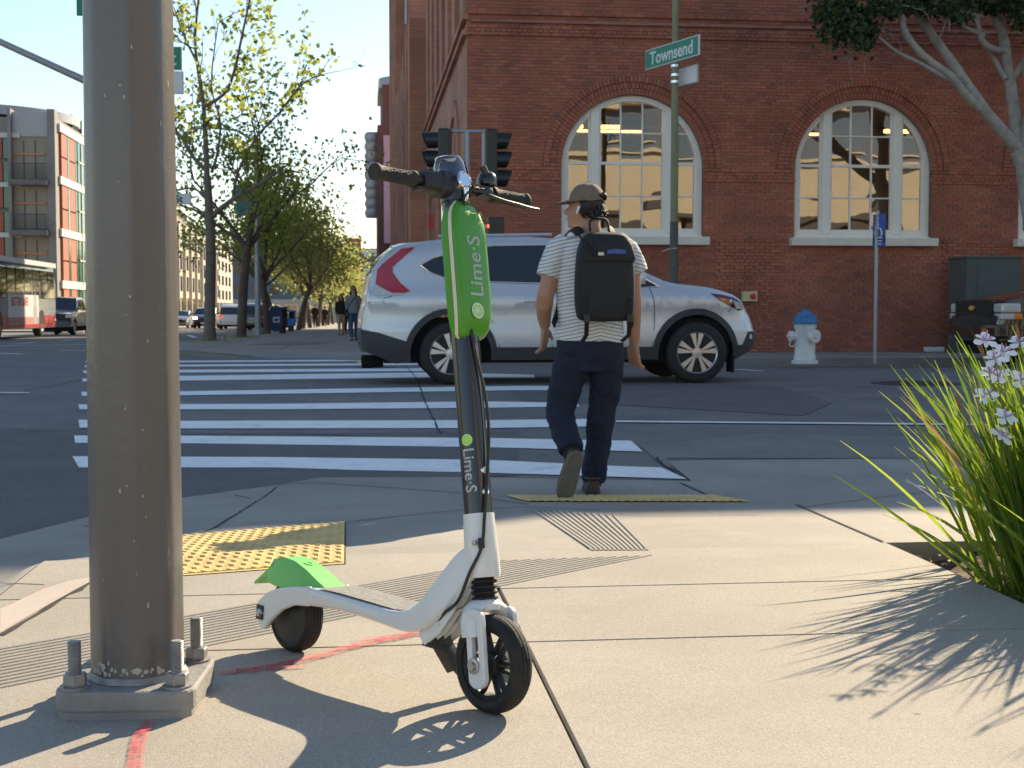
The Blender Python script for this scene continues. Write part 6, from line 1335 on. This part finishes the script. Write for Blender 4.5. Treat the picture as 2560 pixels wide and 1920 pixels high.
# -- the other street trees
def street_tree(label, u, Y, h, spread, nl, seed, lean=0., mt='leaf_plane', bark='bark_brown', dense=.5, fork=.33, size=.2):
    rng = np.random.default_rng(seed); x = farX(u, Y); t = thing('street_tree', label, 'tree', (x, Y, zf(0, Y)), group='street trees along the far kerb'); mb = MB(); tips = []
    hf = h * fork; P = [Vector((0, 0, -.1)), Vector((lean * .4, .0, hf * .5)), Vector((lean, .1, hf))]; mb.tube(smooth_path(P, 4), [.17 * h / 8 * (1 - .035 * i) for i in range(9)], 10)
    for k in range(5):
        a = k * 1.26 + rng.uniform(-.3, .3); d = Vector((math.cos(a) * spread, math.sin(a) * spread * .8, 1.0)); grow(mb, P[-1] - Vector((0, 0, .2)), d, h * .36, .075 * h / 8, 2, tips, rng, .3, (2, 4))
    grow(mb, P[-1], Vector((.05, 0, 1)), h * .42, .08 * h / 8, 2, tips, rng, .25, (3, 5)); mb.build('trunk', bark, t, smooth=True); C = []
    for _ in range(nl): p, r = tips[rng.integers(len(tips))]; C.append(p + Vector(rng.normal(size=3)) * dense)
    leaves('crown', mt, t, C, size, rng)
street_tree('leafy plane tree with yellow green crown second from the crossing', 602, 49, 8.4, 1.0, 2700, 21, .25, dense=.36, fork=.4, size=.15)
street_tree('plane tree with slim brown trunk beside the mailbox', 668, 61, 7.6, 1.0, 3400, 22, -.2, dense=.45, size=.17)
street_tree('tree with a leaning trunk just beyond the mailbox', 690, 72, 7.4, .9, 3600, 23, -.7, 'leaf_olive', dense=.5, size=.18)
street_tree('tree with forked brown trunk beyond the news racks', 745, 80, 7.6, .9, 3800, 24, .7, 'leaf_olive', dense=.55, size=.19)
for k, (u, Y) in enumerate(((757, 90), (775, 100), (795, 112), (808, 124), (820, 138), (832, 155), (845, 175), (852, 195))):
    street_tree('dense olive green street tree far down the sidewalk row', u, Y, 7.6 + .3 * (k % 3), .9, 4200, 30 + k, .3 * (-1) ** k, 'leaf_olive', dense=.65, fork=.3, size=.24)
# tuft of weeds at tree bases
wd = MB()
for u, Y in ((527, 42), (602, 49)):
    for _ in range(160):
        x, y = farX(u, Y) + random.gauss(.0, .35), Y + random.gauss(-.1, .3); z = zf(0, y); a = random.uniform(0, 6.3); h = random.uniform(.04, .14); wd.add([(x, y, z), (x + .02, y, z), (x + math.cos(a) * .06, y + math.sin(a) * .06, z + h)], [(0, 1, 2)], None, random.random())
tag(wd.build('weeds', 'leaf_plane'), 'low weeds growing round the street tree bases', 'weeds', kind='stuff')
# -- ficus at the right, on the far pavement
rng = np.random.default_rng(9); FY = 23.4; fx0 = PY(2625, 700, FY).x
fic = thing('ficus_tree', 'pale barked ficus tree with dark foliage in front of the brick wall', 'tree', (fx0, FY, zf(0, FY)))
def fq(x, y, dy=0.): return PY(1700 + x / 2.37, y / 2.37, FY + dy) - Vector(fic.location)
mb = MB(); tips = []
mb.tube([Vector((0, 0, -.1)), Vector((.0, 0, 1.2)), fq(2080, 1150), fq(2060, 980), fq(2010, 880)], [.3, .24, .22, .21, .17], 16)
BR = [([(2020, 900, 0), (1930, 800, -.1), (1820, 670, -.2), (1680, 470, -.3), (1560, 300, -.2), (1430, 110, 0), (1380, 0, .1), (1330, -120, .2)], .115, .06), ([(1850, 700, -.1), (1720, 590, -.3), (1600, 450, -.5), (1440, 330, -.6), (1330, 190, -.7), (1310, 90, -.7), (1230, -10, -.8)], .085, .05), ([(1660, 490, -.4), (1560, 455, -.5), (1440, 385, -.6), (1290, 310, -.7), (1200, 240, -.8), (1130, 190, -.8)], .05, .02), ([(2000, 900, 0), (1985, 700, .1), (1965, 560, .2), (1940, 380, .2), (1910, 200, .3), (1860, 60, .3), (1830, -80, .4)], .12, .07), ([(1930, 300, .2), (1840, 285, 0), (1780, 220, -.1), (1750, 80, -.1), (1700, -60, -.2)], .07, .04), ([(1800, 210, -.1), (1690, 160, -.2), (1650, 90, -.3), (1610, 10, -.3)], .045, .025), ([(2030, 900, 0), (2080, 600, -.2), (2060, 350, -.3), (2120, 100, -.2), (2130, -100, 0)], .11, .06), ([(1960, 480, .2), (2040, 360, .0), (2100, 260, -.2)], .06, .04), ([(1930, 470, .1), (1850, 330, .3), (1770, 230, .5)], .05, .03)]
for L_, ra_, rb_ in BR:
    P = smooth_path([fq(*p) for p in L_], 4); mb.tube(P, [lerp(ra_, rb_, i / (len(P) - 1)) * rng.uniform(.93, 1.07) for i in range(len(P))], 12, cap=True)
for (x, y, dy, sx, sy, n) in ((1000, 150, -.8, 150, 110, 1500), (930, 60, -.8, 130, 80, 900), (1080, 210, -.8, 70, 80, 500), (1230, 40, -.7, 120, 60, 500), (1560, 30, -.3, 130, 60, 700), (1420, 20, 0, 110, 50, 500), (1900, 20, .2, 180, 50, 900), (2030, 90, -.2, 60, 90, 300), (1660, 70, -.3, 60, 50, 300), (1100, -150, -.5, 300, 120, 2200), (1700, -200, 0, 400, 140, 3500)):
    for _ in range(n):
        a, b_ = rng.normal(0, .5, 2); tips.append(fq(x + a * sx, y + b_ * sy, dy + rng.normal(0, .45)))
for _ in range(5000):
    v = Vector(rng.normal(size=3)); v.normalize(); tips.append(Vector((.6, 0, 7.2)) + Vector((v.x * 3.4, v.y * 1.8, v.z * 1.3)) * rng.uniform(.6, 1))
for c0 in ((1130, 190), (1230, -10), (1330, -120), (1610, 10)):
    for _ in range(10): grow(mb, fq(c0[0], c0[1], -.6), Vector(rng.normal(size=3)) - Vector((.6, 0, 0)), .7, .014, 1, [], rng, .5, (1, 3), 4)
mb.build('trunk', 'bark_pale', fic, smooth=True); leaves('crown', 'leaf_ficus', fic, tips, .095, rng)

# ================================================================== PLANTS IN THE BED
leafmat('leaf_lily', (.06, .14, .014), (.25, .34, .035), .55, .45); mat('petal', (.88, .87, .85), .5, .04); mat('petal_mark', (.75, .5, .05), .5); mat('petal_violet', (.4, .32, .55), .5); mat('stalk', (.12, .17, .03), .5, .2); mat('stalk_red', (.3, .1, .05), .6, .2); leafmat('leaf_dry', (.3, .22, .08), (.4, .32, .12), .3)
def blade(mb, p, az, ln, lean, curl, wd, rnd, seg=7):
    d = Vector((math.cos(az), math.sin(az), 0)); sd = Vector((-d.y, d.x, 0)); th = math.pi / 2 - lean; q = p.copy(); V = []; tw_ = random.gauss(.0, 1.0)
    for i in range(seg + 1):
        t = i / seg; w = wd * (1 - t ** 3.5) * (.65 + .35 * min(1, t * 4)) + .0006; dirv = d * math.cos(th) + Vector((0, 0, math.sin(th))); nr = dirv.cross(sd)
        s2_ = (sd * math.cos(tw_) + nr * math.sin(tw_)).normalized(); n2_ = dirv.cross(s2_); V += [(q - s2_ * w)[:], (q + n2_ * w * .3)[:], (q + s2_ * w)[:]]; q = q + dirv * ln / seg; th -= curl / seg * (.4 + 1.4 * t)
    mb.add(V, [f for i in range(seg) for f in ((3 * i, 3 * i + 1, 3 * i + 4, 3 * i + 3), (3 * i + 1, 3 * i + 2, 3 * i + 5, 3 * i + 4))], None, rnd)
def flower(root, p, s, az):
    f = MB(); m = T(*p) @ RZ(random.gauss(0, .5)) @ RX(rad(random.uniform(30, 70))) @ RZ(az)
    for k in range(6):
        big = k % 2 == 0; ln = s * (1 if big else .85); w = s * (.36 if big else .2); up = .25 if big else .5
        f.add([(0, 0, 0), (w * .6, ln * .35, up * ln * .3), (w, ln * .7, up * ln * .42), (w * .4, ln, up * ln * .3), (-w * .4, ln, up * ln * .3), (-w, ln * .7, up * ln * .42), (-w * .6, ln * .35, up * ln * .3), (0, ln * .6, up * ln * .3)], [(0, 1, 7, 6), (1, 2, 3, 7), (7, 3, 4), (6, 7, 4, 5)], m @ RZ(k * math.pi / 3))
    o = f.build('flower', 'petal', root, smooth=True); c_ = MB()
    for k in (0, 2, 4): c_.add([(0, s * .12, .004), (s * .09, s * .3, .014), (0, s * .5, .016), (-s * .09, s * .3, .014)], [(0, 1, 2, 3)], m @ RZ(k * math.pi / 3) @ T(0, 0, .003))
    c_.build('petal_spot', 'petal_mark', o); v = MB()
    for k in (0, 2, 4): v.tube([m @ Vector((0, 0, .004)), m @ (RZ(k * math.pi / 3) @ Vector((0, s * .3, .016))), m @ (RZ(k * math.pi / 3) @ Vector((0, s * .4, .03)))], [.003, .004, .001], 5)
    v.build('style_arms', 'petal_violet', o)
def clump(label, x, y, nb, seed, bias, fl=(), hgt=.62):
    random.seed(seed); root = thing('lily_clump', label, 'plant', (x, y, -.07), group='lily clumps in the planter'); mb = MB(); dr = MB()
    for i in range(nb):
        a = random.uniform(0, 6.283); r = abs(random.gauss(0, .1)); p = Vector((math.cos(a) * r, math.sin(a) * r, -.01)); az = a + random.gauss(0, .5)
        if random.random() < bias: az = rad(180) + random.gauss(0, .6)
        ln = hgt * random.uniform(.65, 1.25); le = abs(random.gauss(.11, .1)) + .02 + r * .7; cu = random.uniform(.1, .6) * (1 + le)
        if random.random() < .05: le += .5
        (blade)(dr if random.random() < .07 else mb, p, az, ln, le, cu, random.uniform(.0045, .0078), random.random())
    tag(mb.build('leaf_blades', 'leaf_lily', root, smooth=True), kind='stuff')
    tag(dr.build('dry_blades', 'leaf_dry', root, smooth=True), kind='stuff')
    for q in fl:
        q = Vector(q) - Vector(root.location); b = Vector((q.x * .35 + random.uniform(-.05, .05), q.y * .35, 0))
        MB().tube(smooth_path([b, b.lerp(q, .55) + Vector((-.02, 0, .06)), q], 5), [.0032 - .00015 * i for i in range(11)], 6).build('flower_stalk', 'stalk', root, smooth=True)
        flower(root, q, .04, random.uniform(0, 6.3))
    for _ in range(6):
        a = random.uniform(1.8, 4.2); q = Vector((math.cos(a) * random.uniform(.15, .4), math.sin(a) * .2, random.uniform(.55, .85))); st_ = MB().tube(smooth_path([Vector((q.x * .2, q.y * .2, 0)), Vector((q.x * .6, q.y * .6, q.z * .62)), q], 4), [.003] * 5 + [.0025] * 4, 6).build('bud_stalk', 'stalk', root, smooth=True)
        MB().tube([q, q + Vector((-.006, 0, .02)), q + Vector((-.012, 0, .045))], [.0035, .005, .0012], 6).build('bud', 'stalk_red', st_, smooth=True)
def fpt(u, v, d): r = ray(u, v); return CP + r * (d / r.dot(_fw))
F1 = [fpt(*p) for p in ((2463, 853, 4.15), (2509, 883, 4.2), (2488, 899, 4.1), (2476, 934, 4.25), (2500, 944, 4.2), (2464, 991, 4.1))]
F2 = [fpt(*p) for p in ((2548, 858, 4.3), (2551, 952, 4.2), (2512, 1045, 4.05), (2503, 1088, 4.05))]
clump('white flowered lily clump with long arching leaves at the planter edge', 2.17, 4.02, 380, 3, .2, F1, .7)
clump('white flowered lily clump behind the arching one in the planter', 2.34, 4.28, 330, 7, .2, F2, .74)
clump('leafy lily clump standing against the far planter rim', 2.62, 4.5, 220, 12, .2, (), .7)
clump('lily clump with two white flowers in the planter middle', 2.35, 3.55, 240, 13, .2, [(2.1, 3.4, .6), (2.15, 3.5, .7)], .72)
clump('lily clump with a single white flower in the planter front', 2.25, 3.0, 220, 14, .25, [(2.0, 2.9, .6)], .72)
# ================================================================== OTHER BUILDINGS
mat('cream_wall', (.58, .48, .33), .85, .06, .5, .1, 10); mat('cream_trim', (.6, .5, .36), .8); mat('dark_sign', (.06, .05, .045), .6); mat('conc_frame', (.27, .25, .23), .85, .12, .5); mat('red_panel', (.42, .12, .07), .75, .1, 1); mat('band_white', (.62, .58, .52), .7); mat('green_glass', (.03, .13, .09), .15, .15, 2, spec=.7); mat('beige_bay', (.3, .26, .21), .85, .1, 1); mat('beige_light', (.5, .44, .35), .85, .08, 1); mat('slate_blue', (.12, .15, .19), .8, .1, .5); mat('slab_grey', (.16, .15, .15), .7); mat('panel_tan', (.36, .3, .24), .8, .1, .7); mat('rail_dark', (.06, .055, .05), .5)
mat('orange_bar', (.6, .25, .12), .6); mat('maroon', (.16, .09, .085), .85, .1, 1); mat('banner_pink', (.6, .45, .6), .7, .05); mat('pale_far', (.62, .64, .66), .8, .04)
# building behind the camera, seen only as a reflection in the brick building's windows
cr = thing('cream_building', 'cream stucco building with dark arcade facing the brick building', 'building', (24, -15, 0))
MB().box((0, -5, 6.9), (34, 10, 3.4)).build('upper_wall', 'cream_wall', cr); MB().box((0, -6.5, 10.3), (34, 7, 3.4)).build('attic_wall', 'slate_blue', cr); MB().box((0, -6.3, 12.15), (35, 8, .3)).build('roof', 'cream_trim', cr)
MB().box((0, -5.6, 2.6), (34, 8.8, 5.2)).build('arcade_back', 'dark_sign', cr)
for k in range(9): MB().box((-16 + k * 4, -.5, 2.6), (.9, 1, 5.2)).build('arcade_pier', 'cream_wall', cr)
MB().box((0, .1, 5.3), (34.4, .5, .22)).build('cornice', 'dark_sign', cr); MB().box((0, .08, 8.5), (34.4, .4, .25)).build('cornice', 'cream_trim', cr)
for k in range(8):
    x = -14 + k * 4; w = MB().box((x, -2.95, 10.4), (2.2, .1, 1.9)).build('window', 'dark_glass', cr); MB().box((x, -2.9, 9.4), (2.4, .2, .1)).build('sill', 'cream_trim', w)
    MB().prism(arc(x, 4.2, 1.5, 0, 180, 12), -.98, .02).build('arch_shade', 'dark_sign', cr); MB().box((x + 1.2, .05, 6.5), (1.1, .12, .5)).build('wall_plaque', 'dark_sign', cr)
# -- red and concrete apartment building at the far left corner
RX0, RY0 = farX(149, 89.0), 89.0; zr = zf(0, RY0)
rb_ = thing('apartment_building', 'concrete framed apartment building with red panels and green windows behind the bus', 'building', (RX0, RY0, zr))
def rxx(u): return farX(u, RY0) - RX0
def rzz(v): return PY(120, v, RY0).z - zr
HTT = rzz(285)
MB().box((-15.08, 24, HTT / 2 - .1), (30.0, 47.6, HTT - .2)).build('core', 'conc_frame', rb_)
for u0, u1, mt, nm in ((130, 149, 'conc_frame', 'column'), (32, 40, 'conc_frame', 'column')): MB().box(((rxx(u0) + rxx(u1)) / 2, .0, HTT / 2 + .1), (rxx(u1) - rxx(u0), 1.0, HTT + .3)).build(nm, mt, rb_)
fl_ = [rzz(v) for v in (845, 715, 588, 463, 340)]
for k in range(4):
    z0, z1 = fl_[k], fl_[k + 1]; xa, xb = rxx(40), rxx(130)
    if k: 
        bal = MB().box(((xa + xb) / 2, -.35, z0 + .1), (xb - xa + .1, 1.5, .34)).build('balcony', 'slab_grey', rb_)
        MB().box(((xa + xb) / 2, -1.05, z0 + 1.25), (xb - xa, .05, .05)).build('handrail', 'rail_dark', bal); q = MB()
        for i in range(26): q.box((lerp(xa, xb, (i + .5) / 26), -1.05, z0 + .75), (.02, .02, 1.0))
        q.build('balusters', 'rail_dark', bal)
    MB().box(((xa + xb) / 2, .06, (z0 + z1) / 2 + .2), (xb - xa, .12, z1 - z0 - .4)).build('bay_panel', 'panel_tan', rb_)
    for fx_ in (.3, .62): MB().box((lerp(xa, xb, fx_), -.01, (z0 + z1) / 2), (.05, .06, z1 - z0 - .6)).build('panel_joint', 'rail_dark', rb_)
    MB().box((lerp(xa, xb, .45), -.03, z1 - 1.15), ((xb - xa) * .9, .12, .12)).build('orange_bar', 'orange_bar', rb_)
    for u0, u1, mt, nm in ((17, 31, 'green_glass', 'window'), (-18, 14, 'red_panel', 'red_panel'), (-34, -20, 'green_glass', 'window'), (-80, -36, 'red_panel', 'red_panel')):
        for a, b in ((.06, .46), (.54, .96)): MB().box(((rxx(u0) + rxx(u1)) / 2, .0, lerp(z0, z1, (a + b) / 2)), (rxx(u1) - rxx(u0), .2, (z1 - z0) * (b - a))).build(nm, mt, rb_)
    MB().box((rxx(-30), -.05, z1), (4.4, .3, .3)).build('band', 'band_white', rb_)
MB().box(((rxx(40) + rxx(130)) / 2, .1, rzz(312)), (rxx(130) - rxx(40), .4, 1.5)).build('mesh_screen', 'galv_pole', rb_)
for k in range(4):                                                                     # sunlit street side
    z = rzz(845) + .5 + 3.3 * (k - 0)
    MB().box((.02, 24, z + 2.9), (.3, 47.4, .5)).build('band', 'band_white', rb_)
    for y0 in np.arange(.9, 46, 2.4):
        i = int(round((y0 - .9) / 2.4))
        if i % 3 == 2 : 
            g = MB().box((.03, y0 + 1, z + 1.1), (.24, 2.0, 3.0)).build('window', 'green_glass', rb_); MB().box((.18, y0 + 1, z + 1.1), (.06, .12, 3.0)).box((.18, y0 + 1, z + 1.3), (.06, 2.0, .1)).build('window_frame', 'band_white', g)
        else:
            for zz_ in (.35, 1.9): MB().box((.0, y0 + .85, z + zz_), (.2, 1.65, 1.45)).build('red_panel', 'red_panel', rb_)
            MB().box((.03, y0 + 2.05, z + 1.1), (.16, .5, 3.0)).build('window', 'green_glass', rb_)
MB().lathe([(0, 0), (6.5, 0), (6.5, .6), (0, 1.0)], 32, T(-6.5, 6.8, HTT + .1)).build('round_roof', 'galv_pole', rb_, smooth=True)
for y in (6, 9, 11, 14): MB().box((-.3, y, HTT + .3), (.2, .3, 1.0)).build('roof_vent', 'rail_dark', rb_)
# -- grey-beige bay-window row further down on the left
for k, (ya, yb, h, lb) in enumerate(((138, 158, 12.2, 'beige apartment house with dark bay windows nearest the thick pole'), (158.5, 182, 11.6, 'beige apartment house with bay windows in the middle of the row'), (182.5, 212, 11.4, 'pale apartment house with flat windows at the row end'))):
    hs_ = thing('apartment_house', lb, 'building', (-19.6, ya, zf(0, ya) - .2), group='apartment houses down the cross street'); Ln = yb - ya
    MB().box((-7, Ln / 2, h / 2), (14, Ln, h)).build('wall', 'beige_bay' if k < 2 else 'beige_light', hs_); MB().box((-6.9, Ln / 2, h + .15), (14.6, Ln + .1, .3)).build('roof', 'band_white', hs_)
    nb = int(Ln // 5)
    for i in range(nb):
        y = 2.6 + i * 5
        if k < 2:
            by = MB().box((.7, y, h * .55), (1.6, 2.3, h * .62)).build('bay', 'beige_light', hs_)
            for fz in (.36, .54, .72):
                MB().box((1.5, y, h * fz), (.06, 1.2, 1.5)).build('window', 'car_glass', by); MB().box((.8, y - 1.16, h * fz), (.8, .06, 1.5)).build('window', 'car_glass', by)
        for fz in (.36, .54, .72, .88):
            for dy in (1.7, 3.0): MB().box((.02, y + dy - .3, h * fz), (.08, .8, 1.3)).build('window', 'car_glass', hs_)
        MB().box((.03, y + .2, 1.4), (.1, 3.4, 2.4)).build('shop_window', 'car_glass', hs_); MB().box((.25, y + 2.4, 1.5), (.5, .5, 3.0)).build('pier', 'beige_light', hs_)
# -- block closing the street
eb = thing('end_building', 'slate blue building with beige ground floor closing the far end of the street', 'building', (-14, 250, zf(0, 250)))
MB().box((0, 6, 9.0), (26, 12, 10)).build('upper_wall', 'slate_blue', eb); MB().box((0, 5.5, 2), (27, 13, 4.2)).build('ground_floor', 'beige_light', eb)
for i in range(8):
    for z in (6, 9.4, 12): MB().box((-11 + i * 3.1, -.02, z), (1.4, .1, 1.8)).build('window', 'car_glass', eb)
    MB().box((-11 + i * 3.1, -1.02, 1.9), (2.4, .1, 2.6)).build('shop_window', 'dark_glass', eb)
# -- rounded brick building and pale towers beyond the brick corner
sb = thing('rounded_building', 'maroon building with rounded top and pink banner beyond the brick piers', 'building', (1.0, 82, zf(0, 82)))
def sz(v, Y): return .85 + (775 - v) * Y / 3400 - zf(0, 82)
MB().prism([(0, 0), (14, 0), (14, 9), (0, 9)], -.5, sz(330, 84), plane='XY').build('wall', 'maroon', sb)
MB().prism([(.3, .2), (14, .2), (14, 9), (.3, 9)], sz(330, 84), sz(232, 84), plane='XY').build('upper_wall', 'maroon', sb); MB().prism(arc(1.6, 2, 1.5, 180, 270, 8) + [(14, .4), (14, 9), (.1, 9)], sz(232, 84), sz(208, 84), plane='XY').build('roof', 'galv_pole', sb)
MB().box((.6, -.12, (sz(345, 82) + sz(610, 82)) / 2), (.5, .1, sz(345, 82) - sz(610, 82))).build('banner', 'banner_pink', sb)
for k in range(9): MB().lathe([(0, -.28), (.45, -.28), (.55, 0), (.45, .28), (0, .28)], 16, T(-.25, 1, sz(345 + k * 23.5, 82))).build('drum', 'galv_pole', sb, smooth=True)
f1 = thing('far_brick_building', 'small orange brick building far beyond the street trees', 'building', (farX(868, 300), 300, -1.5)); hh = (775 - 597) * 300 / 3400 + 2
MB().box((1.5, 5, hh / 2), (3.2, 10, hh)).build('wall', 'brick_far', f1)
for z in (.45, .62, .8):
    for x in (.6, 1.5, 2.4): MB().box((x, -.03, hh * z), (.45, .1, 1.5)).build('window', 'dark_glass', f1)
MB().box((1.5, 5, hh + .15), (3.6, 10.4, .3)).build('cornice', 'brick_far', f1)
f2 = thing('far_pale_block', 'pale flat roofed block far off between the trees and brick corner', 'building', (farX(925, 420), 420, -2)); hh = (775 - 622) * 420 / 3400 + 2.5
MB().box((0, 8, hh / 2), (9, 16, hh)).build('wall', 'pale_far', f2); MB().box((1.5, -1, hh / 2 - 1.6), (4, 2, hh - 3)).build('annexe', 'pale_far', f2); MB().box((0, 8, hh + .1), (9.3, 16.3, .3)).build('roof', 'conc_frame', f2)
vd = thing('overpass', 'dark overpass deck crossing the street far behind the trees', 'overpass', (0, 260, -1.5)); MB().box((5, 0, 11), (34, 8, 1.2)).build('deck', 'slab_grey', vd); MB().box((5, -3.9, 12.0), (34, .3, .8)).build('parapet_or_shade_step', 'slab_grey', vd)
for x in (-6, 10, 20): MB().box((x, 0, 5.2), (1.6, 3, 10.6)).build('pier', 'slab_grey', vd)
